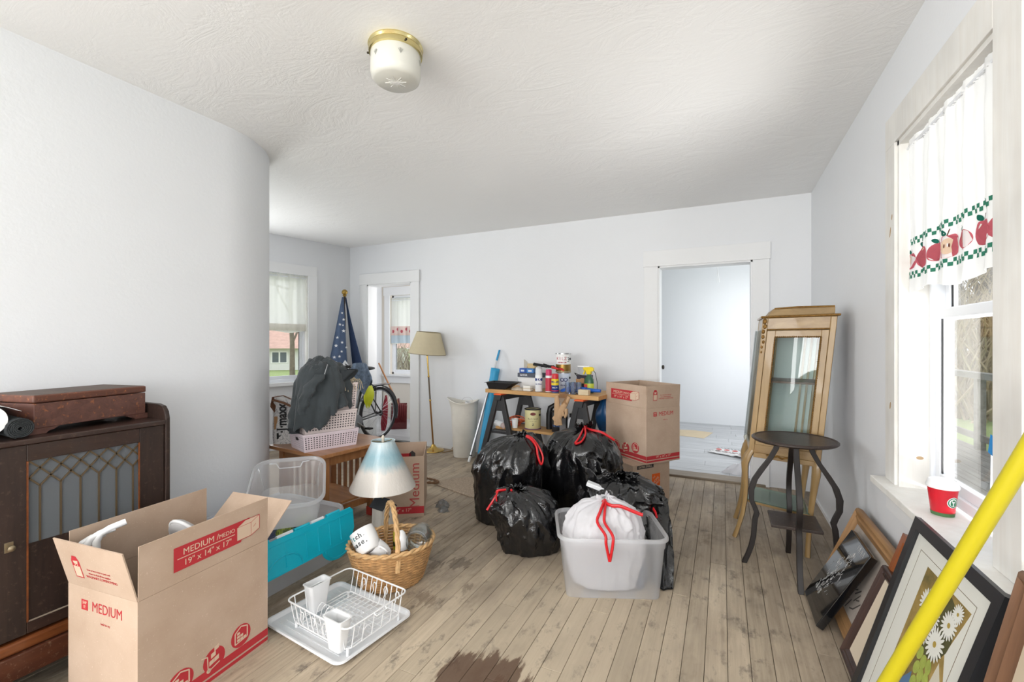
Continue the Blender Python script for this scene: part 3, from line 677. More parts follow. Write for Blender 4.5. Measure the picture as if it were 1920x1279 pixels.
b.build('rolled_mesh', mat('black_mesh', (40, 44, 46), .8, var=.5, vscale=160, bump=1., bscale=180), t, smooth=60, solid=.004)
# black plastic sack on the floor under the cabinet front
t = tag(B().at(Matrix.Translation((-2.03, .50, 0))).grid(40, 24, lambda u, v: (.13*(1-.55*v)*math.cos(2*pi*u)*(1+.12*ridge((u*6, v*3, 1))), .3*(1-.6*v)*math.sin(2*pi*u), .10*math.sin(v*pi/2)*(1+.25*fbm((u*9, v*5, 2)))), True).build('plastic_sack', mat('black_bag_film', (12, 12, 14), .22), None, smooth=60), 'glossy black plastic lying on the floor below the dark cabinet', 'plastic sack')
# white rod in the gap beside the cabinet
t = tag(B().tube([(-2.572, 1.20, .66), (-2.563, 1.56, .0)], .0085, 10).build('white_rod', mw, None, smooth=50), 'thin white metal rod leaning on the wall beside the dark cabinet', 'rod')

# ================================================================== left middle: end table and what is piled on it
M_OAK = wood('golden_oak', (176, 122, 76), (146, 94, 54), 2, 1., .4, .2)
M_OAKT = wood('golden_oak_top', (178, 126, 80), (150, 100, 60), 0, 1., .35, .3)
TBL = (-2.57, 2.385, 0); TR = R(-7)
t = thing('end_table', 'small golden oak end table with slatted sides beside the curved wall', 'table', TBL, TR)
B().box(-.285, .31, -.305, .305, .505, .53).build('table_top', M_OAKT, t, bevel=.004)
for x in (-.22, .235):
    for y in (-.225, .165): B().box(x-.024, x+.024, y-.024, y+.024, 0, .505).build('leg', M_OAK, t, bevel=.003)
for y in (-.225, .165):
    B().box(-.196, .211, y-.012, y+.012, .435, .505).build('apron', M_OAKT, t, bevel=.002)
    B().box(-.196, .211, y-.012, y+.012, .10, .14).build('stretcher', M_OAKT, t, bevel=.002)
    for k in range(5): x = -.13+.0685*k; B().box(x-.014, x+.014, y-.006, y+.006, .14, .435).build('slat', M_OAK, t)
for x in (-.22, .235): B().box(x-.011, x+.011, -.2, .14, .435, .505).build('apron', M_OAK, t)
for x in (-.22, .235): B().box(x-.011, x+.011, -.2, .14, .10, .14).build('stretcher', M_OAK, t)
B().box(-.205, .22, -.212, .152, .142, .158).build('lower_shelf', M_OAKT, t, bevel=.002)
B().box(.2095, .2605, .139, .191, .0, .06).build('red_tape', mat('red_tape', (186, 60, 48), .5), t)

# --- three perforated plastic baskets
def lattice_basket(label, loc, rz, L, Wd, Ht, col, nx, nz, tilt=0., slots=True):
    root = thing('plastic_basket', label, 'basket', loc, rot=(tilt, 0, rz), group='pale plastic baskets on the end table')
    m = mat('lilac_plastic_'+str(col[0]), col, .45); fl = .012
    for side in range(4):
        ln = L if side % 2 == 0 else Wd; n = nx if side % 2 == 0 else max(5, int(nx*Wd/L)); nn = 2*n+1; mm = 2*nz+1
        off = (Wd if side % 2 == 0 else L)/2; ang = side*pi/2
        b = B().at(Matrix.Rotation(ang, 4, 'Z'))
        xs = [0.]
        for i in range(nn): xs.append(xs[-1]+(.9 if i % 2 == 0 else 1.1))
        zs = [0.]
        for j in range(mm): zs.append(zs[-1]+((1.0 if 0 < j < mm-1 else 2.2) if j % 2 == 0 else 1.0))
        ids = [[b.p((xs[i]/xs[-1]-.5)*(ln+2*fl*zs[j]/zs[-1]-.002*0), -(off+fl*zs[j]/zs[-1]), .004+zs[j]/zs[-1]*(Ht-.012)) for i in range(nn+1)] for j in range(mm+1)]
        for j in range(mm):
            for i in range(nn):
                hole = (i % 2 == 1 and j % 2 == 1)
                if side % 2 == 1 and abs(i-nn/2) < 3.2 and mm-5 <= j <= mm-3: hole = True
                if not hole: b.f.append((ids[j][i], ids[j][i+1], ids[j+1][i+1], ids[j+1][i]))
        b.build('basket_wall', m, root, solid=.0022)
    b = B(); rr = lambda e, z: [(x, y, z) for x, y in rrect(L+2*e, Wd+2*e, .012, 3)]
    b.loft([rr(fl-.001, Ht-.012), rr(fl+.006, Ht-.010), rr(fl+.006, Ht), rr(fl-.004, Ht), rr(fl-.004, Ht-.012), rr(fl-.001, Ht-.012)], True, False, False).build('rim', m, root)
    B().box(-L/2, L/2, -Wd/2, Wd/2, 0, .004).build('basket_base', m, root); return root
BC = Vector((-2.509, 2.266)); BR = R(69.8)
lattice_basket('lowest pale lilac perforated basket, standing on the oak end table', (BC.x, BC.y, .5305), BR, .35, .235, .118, (222, 208, 214), 20, 6)
lattice_basket('middle pale pink perforated basket nested in the lowest one', (BC.x-.004, BC.y+.006, .640), BR, .335, .212, .142, (226, 212, 208), 18, 6)
lattice_basket('topmost pale pink perforated basket under the dark grey hooded top', (BC.x-.008, BC.y+.026, .776), BR, .325, .20, .19, (224, 208, 204), 17, 9, 0)
for z_, h_, L_, w_, lb in ((.535, .085, .33, .215, 'added dark block standing in for shade inside the lowest lilac basket'), (.645, .11, .315, .195, 'added dark block standing in for shade inside the middle pink basket')):  # dark blocks added so the basket holes look shaded inside
    tag(B().at(Matrix.Translation((BC.x, BC.y, z_)) @ Matrix.Rotation(BR, 4, 'Z')).box(-L_/2, L_/2, -w_/2, w_/2, 0, h_).build('folded_towels', mat('dark_towel', (86, 78, 80), .95, var=.3, vscale=14), None, bevel=.012), lb, 'shade block', 'added shade blocks in the baskets')
# dark grey hooded top thrown over the pile
M_HOOD = mat('charcoal_fleece', (58, 64, 67), .95, var=.18, vscale=8, bump=.3, bscale=220, sheen=.2)
root = thing('hooded_top', 'dark charcoal hooded sweatshirt thrown over the stacked baskets', 'sweatshirt', (BC.x+.022, BC.y-.026, .80))
def hood(u, v):
    a = 2*pi*u; s = v
    cam = -1.0                                         # direction of the room
    long_ = max(0, math.cos(a-R(215)))**2; med = max(0, math.cos(a-R(300)))**3
    rad = .02*s+.135*math.sin(min(1, s*1.3)*pi/2)*(1+.14*math.cos(2*(a-R(70))))
    f = ridge((math.cos(a)*1.6+3, math.sin(a)*1.6, s*1.5))*.016+.010*math.cos(6*a+4*s+3*fbm((math.cos(a), math.sin(a), s)))*min(1, s*1.4)
    f += .004*math.cos(13*a-4*s)*s
    drop = (max(0, s-.45)/.55)**1.15*(.10+.14*long_+.13*med)
    top = .31*math.exp(-(s*1.2)**2)+.03*fbm((math.cos(a)*s*4, math.sin(a)*s*4, 1.))
    z = .035+top*.95-drop+.02*ridge((math.cos(a)*s*5, math.sin(a)*s*5, 4.))*(1-s*.6)
    return ((rad+f*(.3+s))*math.cos(a)-.01, (rad+f*(.3+s))*math.sin(a)*1.08, z)
B().grid(110, 44, hood, True).build('body', M_HOOD, root, smooth=70, solid=.004)
def sleeve(pts, r0, r1, seed):
    P = [Vector(p) for p in pts]; n = 30; m = 26
    def fn(u, v):
        k = v*(len(P)-1); i = min(int(k), len(P)-2); q = P[i].lerp(P[i+1], k-i); a = 2*pi*u
        r = (r0+(r1-r0)*v)*(1+.16*math.sin(v*21+2*math.cos(a)+seed)*(.4+.6*abs(math.cos(a)))+.12*fbm((math.cos(a)*2, math.sin(a)*2, v*5+seed)))
        return (q.x+r*math.cos(a), q.y+r*.62*math.sin(a), q.z)
    return fn
B().grid(30, 26, sleeve([(-.05, -.04, .19), (-.075, -.10, .13), (-.065, -.16, .04), (-.06, -.185, -.04), (-.055, -.19, -.11)], .06, .042, 1), True).build('sleeve', M_HOOD, root, smooth=70)
B().grid(30, 8, sleeve([(-.055, -.19, -.108), (-.055, -.19, -.145)], .040, .040, 6), True).build('cuff', mat('charcoal_rib', (46, 50, 53), .95, bump=.6, bscale=90), root, smooth=70)
B().grid(30, 26, sleeve([(.06, -.09, .24), (.06, -.16, .16), (.03, -.19, .06), (.015, -.19, -.02)], .058, .03, 3), True).build('sleeve', M_HOOD, root, smooth=70)
B().grid(28, 16, lambda u, v: (.10+(.075-.03*v)*math.cos(2*pi*u)*(1+.2*math.cos(5*2*pi*u+6*v)), .11+(.07+.02*v)*math.sin(2*pi*u), .26-.06*v+.04*math.sin(pi*u*2)*v), True).build('hood', mat('charcoal_rib', (46, 50, 53)), root, smooth=70)
for s in (-1, 1): B().tube([(.05+.02*s, -.03, .30), (.07+.03*s, -.07, .27), (.08+.03*s, -.10, .22)], .003, 6).build('drawcord', mat('grey_cord', (150, 152, 154), .8), root, smooth=60)
# beige fringed scarf behind the hooded top
def heap(cx, cy, z0, rx, ry, h, seed, k=5, floor_=None):
    def fn(u, v):
        a = 2*pi*u; s = v; f = 1+.16*math.cos(k*a+4*s+seed)*s+.12*fbm((math.cos(a)*1.5+seed, math.sin(a)*1.5, s*2))
        return (cx+rx*s*f*math.cos(a), cy+ry*s*f*math.sin(a), z0+h*max(0, 1-s**2.4)*(1+.35*ridge((math.cos(a)*s*3+seed, math.sin(a)*s*3, seed))))
    return fn
root = thing('knit_scarf', 'beige crocheted scarf lying on the topmost basket beside the sweatshirt', 'scarf', (BC.x+.05, BC.y+.13, .975))
B().grid(48, 16, heap(0, 0, .0, .085, .08, .04, 3.3), True).build('scarf_folds', mat('beige_knit', (196, 180, 152), .95, var=.3, vscale=60, bump=1., bscale=130), root, smooth=70)
b = B()
for k in range(9): a = -.5+k*.13; b.tube([(.07*math.cos(a), -.075+.02*k, .01), (.095*math.cos(a)+.005, -.08+.02*k, -.01), (.10+.003*(k % 3), -.082+.02*k, -.06-.01*(k % 2))], .003, 5)
b.build('fringe', mat('beige_knit', (196, 180, 152)), root, smooth=60)['kind'] = 'stuff'

# printed shopping bag, canvas tote behind it
t = thing('shopping_bag', 'white printed shopping bag with bold black letters on the oak table', 'bag', (-2.83, 2.245, .5305), R(38))
m = NT('swirl_print'); co = m.coord('Object'); n1 = m.noise(co, 14, 2, .5, 3.); 
c = m.mix(m.ramp(n1, [(.47, 0.), (.49, 1.), (.51, 1.), (.53, 0.)]), lin((216, 214, 212)), lin((150, 150, 152))); m.base(c); m.set(Roughness=.45); swirl = m.m
def bagbody(w, d, h, puff, seed):
    def fn(u, v):
        a = 2*pi*u; e = 5.; c, s = math.cos(a), math.sin(a)
        k = (abs(c)**e+abs(s)**e)**(-1/e); pf = 1+puff*math.sin(v*pi)+.03*fbm((c*2+seed, s*2, v*3))
        return (w/2*k*c*pf, (d/2*k*s*pf)*(1-.45*v*v), h*v*(1+.05*fbm((c*2, s*2, seed+v))))
    return fn
b = B().grid(40, 18, bagbody(.2, .115, .33, .05, 1), True); b.f.append(tuple(range(40))); b.build('bag_body', swirl, t, smooth=60, solid=.002)
mk = mat('black_ink', (22, 22, 24), .5)
LM = frame((-.012, -.0645, .165), (0, -.06, 1), (-1, 0, 0))
text('T·J·maxx', .088, mk, t, LM @ Matrix.Translation((-.005, .022, .0)), sx=.8, bold=.003)
text('shop. shop. happy.', .026, mk, t, LM @ Matrix.Translation((.0, -.052, .001)), sx=.9)
flat([(-.14, -.083), (.10, -.083), (.10, -.077), (-.14, -.077)], mat('pink_print', (206, 150, 140), .6), t, LM)
t = thing('canvas_tote', 'cream canvas tote with brown leather handles behind the printed shopping bag', 'bag', (-2.76, 2.45, .5305), R(30))
mc = mat('cream_canvas', (212, 202, 186), .9, var=.12, bump=.4, bscale=200)
b = B().grid(40, 18, bagbody(.24, .12, .44, .06, 4), True); b.f.append(tuple(range(40))); b.build('bag_body', mc, t, smooth=60, solid=.004)
ml = mat('brown_leather', (110, 72, 48), .5, var=.2)
for y, dx in ((-.055, -.02), (.055, .02)):
    B().tube([(-.08+dx, y, .40), (-.085+dx, y-.02, .50), (-.04+dx, y-.03, .545), (.03+dx, y-.03, .545), (.07+dx, y-.02, .50), (.07+dx, y, .40)], .010, 8, flat=.35).build('handle', ml, t, smooth=60)
t = thing('leather_strap_bag', 'brown leather straps and hang tag of a bag between the wall and shopping bag', 'bag', (-2.87, 2.22, .5305), R(36))
B().grid(24, 10, bagbody(.05, .04, .30, .1, 9), True).build('bag_body', mc, t, smooth=60, solid=.003)
for k in (0, 1): B().tube([(-.02, -.035, .20+.03*k), (-.055, -.06, .27+.02*k), (-.04, -.08, .335-.02*k), (.03, -.09, .345-.05*k), (.085, -.085, .315-.05*k), (.10, -.08, .27-.05*k)], .011, 8, flat=.3).build('handle', ml, t, smooth=60)
B().at(frame((-.028, -.06, .15), (1, .3, 0), (0, 0, 1))).box(-.011, .011, -.045, .045, 0, .001).build('hang_tag', mat('kraft_tag', (168, 128, 88), .8), t)
t = thing('pale_garment', 'pale grey sheer garment heaped between the tote and the sweatshirt', 'garment', (-2.70, 2.37, .96))
B().grid(40, 16, heap(0, 0, .0, .09, .085, .13, 7.7, 6), True).build('garment_folds', mat('pale_grey_cloth', (176, 178, 180), .9, var=.12), t, smooth=70)

# ------------------------------------------------------------------ turquoise-lidded tote and the clear totes
M_CLEAR = glass('cloudy_plastic', (253, 254, 255), .07, .15, .36, (250, 251, 253))
M_CLEAR2 = glass('milky_plastic', (252, 253, 255), .06, .18, .58, (246, 249, 254))
M_TURQ = mat('turquoise_plastic', (16, 190, 216), .35, var=.04)
def tote(root, L, Wd, Ht, fl, m, rim=.014, r=.045):
    b = B(); q = lambda e, z, rr=r: [(x, y, z) for x, y in rrect(L+2*e, Wd+2*e, rr+e, 6)]
    b.loft([q(0, 0), q(fl*.06, .004), q(fl*.74, Ht*.8), q(fl*.76+.004, Ht*.8+.004), q(fl, Ht-.018)], True, True, False)
    o = b.build('tote_body', m, root, smooth=50)
    b = B().loft([q(fl, Ht-.018), q(fl+rim, Ht-.016), q(fl+rim, Ht-.008), q(fl+rim-.004, Ht), q(fl-.002, Ht), q(fl-.003, Ht-.02)], True, False, False)
    b.build('rim', m, root, smooth=50); return o
t = thing('storage_tote', 'clear storage tote with an open turquoise lid by the curved wall', 'storage tote', (-2.245, 1.625, 0))
tote(t, .46, .56, .3, .045, M_CLEAR2)
lid = [(-.335, 0), (.305, 0), (.325, -.02), (.325, -.12), (.30, -.17)]
tong = [(.10+.105+.105*math.cos(a), -.17-.075*math.sin(a)) for a in [pi*k/14 for k in range(15)]]
LMt = frame((.305, .0, .305), (0, 1, 0), (-.10, 0, 1))
pl = lid+[(x-.005, y) for x, y in tong]+[(-.335, -.17)]
lo = B().at(LMt).prism(pl, 0, .007).build('lid', M_TURQ, t, bevel=.002)
for x in (-.12, .0, .075, .15, .225): B().at(LMt).hexa([(x-.003, -.155, .006), (x+.003, -.155, .006), (x+.003, -.03, .006), (x-.003, -.03, .006)], [(x-.001, -.15, .012), (x+.001, -.15, .012), (x+.001, -.035, .008), (x-.001, -.035, .008)]).build('lid_rib', M_TURQ, lo)
b = B().at(LMt).tube([(-.13+.10*math.cos(a), -.165+.075*math.sin(a), .007) for a in [pi*k/16 for k in range(17)]], .004, 6); b.build('lid_arch', M_TURQ, lo, smooth=60)
B().at(LMt).tube([(.205+.09*math.cos(a), -.172-.062*math.sin(a), .007) for a in [pi*k/16 for k in range(17)]], .003, 6).build('lid_arch', M_TURQ, lo, smooth=60)
B().at(LMt).box(-.33, .32, -.032, -.028, .004, .010).build('lid_ridge', M_TURQ, lo); B().at(LMt).box(-.33, .30, -.173, -.168, .004, .010).build('lid_ridge', M_TURQ, lo)
for x0, x1, mm in ((-.30, -.2, M_TURQ), (-.16, -.07, M_VINYL), (-.06, .03, M_TURQ), (.04, .12, M_VINYL), (.14, .23, M_TURQ)): B().at(LMt).tube([(x0, .004, -.002), (x1, .004, -.002)], .0085, 8).build('hinge', mm, lo, smooth=50)
for k, (x, y, a, c, z) in enumerate(((.14, .02, .4, (150, 164, 60), .25), (.10, .17, .9, (166, 176, 66), .245))):
    g = thing('striped_gourd', ('green striped gourd in the turquoise-lidded tote, nearest the big carton', 'green striped gourd in the turquoise-lidded tote, farther from the big carton')[k], 'gourd', (-2.245+x, 1.625+y, .235), a)
    b = B().grid(32, 16, lambda u, v: (lambda r: (-.055+.11*v, r*math.cos(2*pi*u), r*math.sin(2*pi*u)))((.036*math.sin(pi*min(max(v, .001), .999))**.6)*(1+.07*math.cos(8*2*pi*u))), True)
    mm = NT('gourd_skin_%d' % k); co = mm.coord('Object', (3, 1, 1)); mm.base(mm.mix(mm.ramp(mm.noise(co, 30, 3), [(.45, 0.), (.55, 1.)]), lin(c), lin((70, 92, 34)))); mm.set(Roughness=.4); b.build('rind', mm.m, g, smooth=70)
    B().tube([(.05, 0, 0), (.07, .004, .006)], [.007, .005], 8).build('stem', mat('gourd_stem', (120, 104, 60), .8), g, smooth=60)
tag(B().at(Matrix.Translation((-2.245, 1.625, .0))).box(-.21, .08, -.2, .25, .012, .2).build('dark_clothing', mat('navy_cloth', (66, 74, 96), .95, var=.3), None, bevel=.03), 'dark navy folded clothing inside the turquoise-lidded tote', 'clothing')
t = thing('clear_bin', 'empty clear plastic bin tilted on top of the turquoise-lidded tote', 'storage tote', (-2.20, 1.74, .335), rot=(R(20), R(0), R(47)))
tote(t, .30, .36, .17, .03, M_CLEAR, .012, .05)
B().tube([(-.11, .185, .16), (-.075, .187, .155), (-.06, .183, .125), (.05, .183, .125), (.065, .187, .155), (.10, .185, .16)], .0035, 6).build('moulded_handle', M_CLEAR2, t, smooth=60)
t = thing('tote_cover', 'milky clear plastic lid resting behind the big carton against the wall', 'lid', (-2.47, 1.60, .305), rot=(0, R(-22), R(3)))
q = lambda e, z: [(x, y, z) for x, y in rrect(.22+2*e, .44+2*e, .04+e, 5)]
B().loft([q(0, .006), q(.004, .012), q(.012, .012), q(.014, .0), q(.017, .0), q(.015, .015), q(.002, .015), q(-.003, .009)], True, True, True).build('lid_panel', M_CLEAR2, t, smooth=50)

# ------------------------------------------------------------------ birdhouse lamp
t = thing('birdhouse_lamp', 'table lamp with white birdhouse base and blue dip-dyed shade on the floor', 'lamp', (-1.925, 2.195, 0), R(80))
mwd = wood('weathered_white_wood', (226, 222, 214), (196, 190, 180), 2, 1., .8)
body = [(-.054, 0), (.054, 0), (.047, .222), (0, .272), (-.047, .222)]
B().at(frame((0, .045, 0), (1, 0, 0), (0, 0, 1))).prism(body, 0, .09).build('birdhouse', mwd, t, bevel=.001)
for s in (-1, 1): B().at(frame((0, 0, .276), (0, -s, 0), (s*.72, 0, -.69))).box(-.062, .062, -.002, .078, -.004, .004).build('roof_panel', mat('slate_paint', (58, 62, 66), .7, var=.2), t)
B().at(frame((0, -.0452, .165), (1, 0, 0), (0, 0, 1))).lathe([(.014, 0), (.014, .001)], 18).build('entry_hole', M_BLACK, t)
B().lathe([(.008, .265), (.008, .40), (.014, .41), (.014, .45), (.006, .455), (.006, .63)], 12).build('stem', mat('lamp_brass', (188, 160, 96), .3, 1.), t, smooth=40)
sh = NT('dip_dyed_shade'); tc = sh.add('ShaderNodeTexCoord'); sx_ = sh.add('ShaderNodeSeparateXYZ'); sh.l(tc.outputs['Object'], sx_.inputs[0])
zz = sh.math('ADD', sx_.outputs[2], sh.math('MULTIPLY', sh.noise(sh.coord('Object', (14, 14, 2)), 2, 4), .06))
sh.base(sh.ramp(sh.math('MULTIPLY', sh.math('SUBTRACT', zz, .36), 3.2), [(.42, (226, 220, 212)), (.58, (160, 190, 198)), (.72, (150, 186, 198)), (1., (206, 222, 226))])); sh.set(Roughness=.3, Coat_Weight=.6, Coat_Roughness=.12)
sh.bump(sh.noise(sh.coord('Object', (40, 40, 3)), 1.6, 4), .5, .006)
o = B().lathe([(.2, .345), (.2, .35), (.072, .625), (.074, .635), (.074, .637), (.07, .637), (.069, .625), (.197, .35), (.197, .345), (.2, .345)], 48, cap0=False, cap1=False).build('lamp_shade', sh.m, t, smooth=40)
b = B()
for k in range(3): a = 2*pi*k/3; b.bar((0, 0, .625), (.07*math.cos(a), .07*math.sin(a), .63), .003, .003)
b.build('shade_spider', mat('lamp_brass', (188, 160, 96)), t); B().lathe([(.004, .62), (.009, .63), (.008, .645), (.011, .655), (.006, .667), (.001, .67)], 12).build('finial', mat('bone_finial', (214, 206, 190), .5), t, smooth=50)

# ------------------------------------------------------------------ wicker basket with mugs and jar
M_WICK = mat('wicker', (192, 148, 98), .6, var=.35, vscale=30)
M_WICK2 = mat('wicker_light', (208, 168, 118), .6, var=.25, vscale=30)
WC = (-1.575, 1.862); WR = math.atan2(.336, .278)
t = thing('wicker_basket', 'oval woven wicker basket with hoop handle, full of mugs', 'basket', (WC[0], WC[1], 0), WR)
rx0, ry0, rx1, ry1, wh = .158, .128, .215, .182, .205
rows = 26; ns = 30
b = B()
for j in range(rows):
    v = (j+.5)/rows; z = .008+v*(wh-.016); n = ns*4; P = []
    for i in range(n):
        a = 2*pi*i/n; w = .0042*math.cos(ns/2*a*1.0+(pi if j % 2 else 0)); e = rx0+(rx1-rx0)*v**.85+w; f = ry0+(ry1-ry0)*v**.85+w
        P.append((e*math.cos(a), f*math.sin(a), z))
    b.tube(P, .0042, 5, True)
b.build('woven_wall', M_WICK, t, smooth=60)['kind'] = 'stuff'
for k in range(ns//1):
    a = 2*pi*(k+.5)/ns; B().bar((rx0*math.cos(a), ry0*math.sin(a), .002), ((rx1)*math.cos(a), (ry1)*math.sin(a), wh), .007, .005, (math.cos(a), math.sin(a), 0)).build('stake', M_WICK2, t)
b = B().lathe([(1, .002), (1, .01)], 40, sx=rx0, sy=ry0); b.build('basket_base', M_WICK, t)
for ph in (0, pi):
    B().tube([((rx1+.002+.006*math.cos(14*a+ph))*math.cos(a), (ry1+.002+.006*math.cos(14*a+ph))*math.sin(a), wh+.004+.006*math.sin(14*a+ph)) for a in [2*pi*i/112 for i in range(112)]], .0075, 6, True).build('braided_rim', M_WICK2, t, smooth=60)
for k in range(3):
    ph = 2*pi*k/3
    B().tube([(.007*math.cos(9*s*pi+ph), (ry1-.006)*math.cos(pi*s)+.007*math.sin(9*s*pi+ph)*math.sin(pi*s), .12+.285*math.sin(pi*s)**.75) for s in [i/48 for i in range(49)]], .0075, 6).build('handle', M_WICK2, t, smooth=60)
M_MUG = mat('white_glaze', (240, 240, 240), .12, coat=.5)
def mug(name, label, loc, rot, r, h, grp='mugs in the wicker basket'):
    g = thing(name, label, 'mug', loc, rot=rot, group=grp)
    B().lathe([(.001, 0), (r*.72, 0), (r*.8, .004), (r*.97, h*.35), (r, h*.6), (r*.98, h), (r*.94, h), (r*.95, h*.6), (r*.9, h*.3), (r*.7, .006), (.001, .006)], 32).build('cup', M_MUG, g, smooth=40)
    B().tube([(r*.96, 0, h*.8), (r*1.3, 0, h*.82), (r*1.55, 0, h*.62), (r*1.45, 0, h*.35), (r*.95, 0, h*.22)], .0065, 8, flat=.8).build('handle', M_MUG, g, smooth=60)
    return g
# big mug lying tilted towards the left, bottom up
g = mug('lettered_mug', 'big white mug with black script lettering, tipped in the wicker basket', (-1.60, 1.705, .19), (0, 0, 0), .062, .115)
ax = Vector((-.62, .10, .72)).normalized(); cc_ = Vector((.655, -.676, .5)); xl = (cc_-ax*cc_.dot(ax)).normalized(); yl = ax.cross(xl); bc = Vector((-1.615, 1.722, .248))-ax*.05
g.matrix_basis = Matrix(((xl.x, yl.x, ax.x, bc.x), (xl.y, yl.y, ax.y, bc.y), (xl.z, yl.z, ax.z, bc.z), (0, 0, 0, 1)))
for ch_ in g.children:
    if ch_.name.startswith('handle'): ch_.data.transform(Matrix.Rotation(R(150), 4, 'Z'))
mi = mat('script_ink', (30, 34, 36), .4)
for s, zz, cc in (('itch.', .085, 0), ('ease.', .052, 0)):
    for k, ch in enumerate(s):
        a = R(-38)+(.30*(k-1.8)); rr = .0615
        Mc = Matrix.Rotation(a, 4, 'Z') @ frame((rr, 0, zz), (0, 1, .0), (0, 0, 1))
        text(ch, .034, mat('teal_script_ink', (40, 120, 120), .4) if (ch == 't' and s == 'itch.') else mi, g, Mc, bold=.0008)
g = mug('white_mug', 'smaller plain white mug tipped in the middle of the wicker basket', (0, 0, 0), (0, 0, 0), .043, .09)
g.matrix_basis = frame((-1.545, 1.79, .165), (.5, -.2, .2), (-.2, .3, .8)) @ Matrix.Rotation(R(-35), 4, 'X')
t = thing('glass_jar', 'clear glass jar lying on its side on the wicker basket rim', 'jar', (0, 0, 0)); t.matrix_basis = frame((-1.475, 1.985, .215), (.8, .35, -.2), (.25, -.75, .55)) @ Matrix.Rotation(R(-60), 4, 'X')
mj = glass('clear_glass', (246, 250, 250), .16, .02, .05)
B().lathe([(.03, 0), (.062, .003), (.066, .02), (.066, .09), (.058, .108), (.052, .112), (.052, .13), (.048, .13), (.049, .11), (.06, .09), (.06, .02), (.03, .008)], 32).build('jar_body', mj, t, smooth=40)
B().tube([(.054*math.cos(a), .054*math.sin(a), .118) for a in [2*pi*k/28 for k in range(28)]], .0016, 6, True).build('wire_bail', mat('bright_wire', (190, 192, 196), .25, 1.), t, smooth=60)
t = thing('ceramic_shaker', 'small white ceramic piece in the wicker basket between mug and jar', 'ceramic', (0, 0, 0)); t.matrix_basis = frame((-1.50, 1.86, .175), (.8, .4, .1), (-.3, .6, .7)) @ Matrix.Rotation(R(-50), 4, 'X')
B().lathe([(.001, 0), (.024, .002), (.03, .02), (.032, .05), (.022, .075), (.02, .085), (.01, .098), (.001, .1)], 24).build('shaker_body', M_MUG, t, smooth=50)
t = thing('candy_packet', 'small green and yellow packet standing at the back of the wicker basket', 'packet', (-1.62, 1.96, .11), 0.4)
B().box(-.02, .02, -.005, .005, 0, .10).build('packet_body', mat('lime_foil', (190, 196, 30), .3), t, bevel=.003); B().box(-.0202, .0202, -.0053, .0053, .02, .045).build('packet_label', mat('dark_green_foil', (40, 70, 30), .3), t)

# ------------------------------------------------------------------ dish rack on its tray
M_WIRE = mat('white_coated_wire', (240, 241, 242), .35)
q0 = Vector((-1.555, 1.488)); ra = math.atan2(-.115, .99)
t = thing('drain_tray', 'flat white plastic drain tray on the floor under the wire dish rack', 'tray', (q0.x, q0.y, 0), ra)
q = lambda e, z: [(x, y, z) for x, y in rrect(.50+2*e, .385+2*e, .03+e, 5)]
B().loft([q(-.02, 0), q(-.004, .004), q(.004, .016), q(.006, .018), q(.007, .014), q(.010, .014), q(.008, .022), q(.0, .021), q(-.012, .008), q(-.02, .007)], True, True, True).build('tray_body', mat('white_tray_plastic', (236, 238, 241), .28), t, smooth=40)
for k in range(12): y = -.15+.0273*k; B().box(-.21, .2, y-.003, y+.003, .007, .0095).build('tray_rib', mat('white_tray_plastic', (236, 238, 241)), t)
rk = Vector((-1.497, 1.482)); t = thing('dish_rack', 'white wire dish rack standing on the drain tray', 'dish rack', (rk.x, rk.y, .0085), ra)
Lr, Wr, Hr, zb = .40, .33, .125, .028
def rring(e, z, r=.03): return [(x, y, z) for x, y in rrect(Lr+2*e, Wr+2*e, r, 4)]
B().tube(rring(0, Hr), .0036, 8, True).build('rim_wire', M_WIRE, t, smooth=60); B().tube(rring(-.022, zb), .0032, 8, True).build('base_wire', M_WIRE, t, smooth=60)
for s in (-1, 1): B().tube([(s*(Lr/2), -.03, Hr), (s*(Lr/2+.014), -.028, Hr-.008), (s*(Lr/2+.014), .028, Hr-.008), (s*(Lr/2), .03, Hr)], .003, 6).build('grip_wire', M_WIRE, t, smooth=60)
b = B()
for s in (-1, 1):
    for k in range(11): x = -.165+.033*k; b.tube([(x, s*Wr/2, Hr), (x, s*(Wr/2-.018), zb+.01), (x, s*(Wr/2-.022), zb)], .0022, 5)
    for k in range(6 if s > 0 else 3): y = -.125+.05*k; b.tube([(s*Lr/2, y, Hr), (s*(Lr/2-.018), y, zb+.01), (s*(Lr/2-.022), y, zb)], .0022, 5)
b.build('side_wires', M_WIRE, t, smooth=60)['kind'] = 'stuff'
b = B()
for k in range(13): x = -.165+.0275*k; b.tube([(x, -Wr/2+.022, zb), (x, -.06, zb), (x, -.05, zb+.03), (x+.004, -.036, zb+.042), (x+.008, -.022, zb+.03), (x+.008, -.01, zb), (x+.008, Wr/2-.022, zb)], .0022, 5)
b.build('bottom_wires', M_WIRE, t, smooth=60)['kind'] = 'stuff'
b = B()
for s in (-1, 1):
    for k in range(4):
        x = -.10+.075*k; y = s*(Wr/2-.004); b.tube([(x, y-s*.012, zb+.012), (x+.004, y, Hr-.06), (x, y, Hr-.035), (x+.008, y, Hr-.02), (x+.02, y, Hr-.022), (x+.024, y, Hr-.036), (x+.018, y, Hr-.052)], .0024, 6)
b.build('cup_hooks', M_WIRE, t, smooth=60)['kind'] = 'stuff'
for x, y in ((-.17, -.135), (.17, -.135), (-.17, .135), (.17, .135)): B().lathe([(.0065, 0), (.0065, .03)], 10, (x, y, .0)).build('foot', M_WIRE, t, smooth=50)
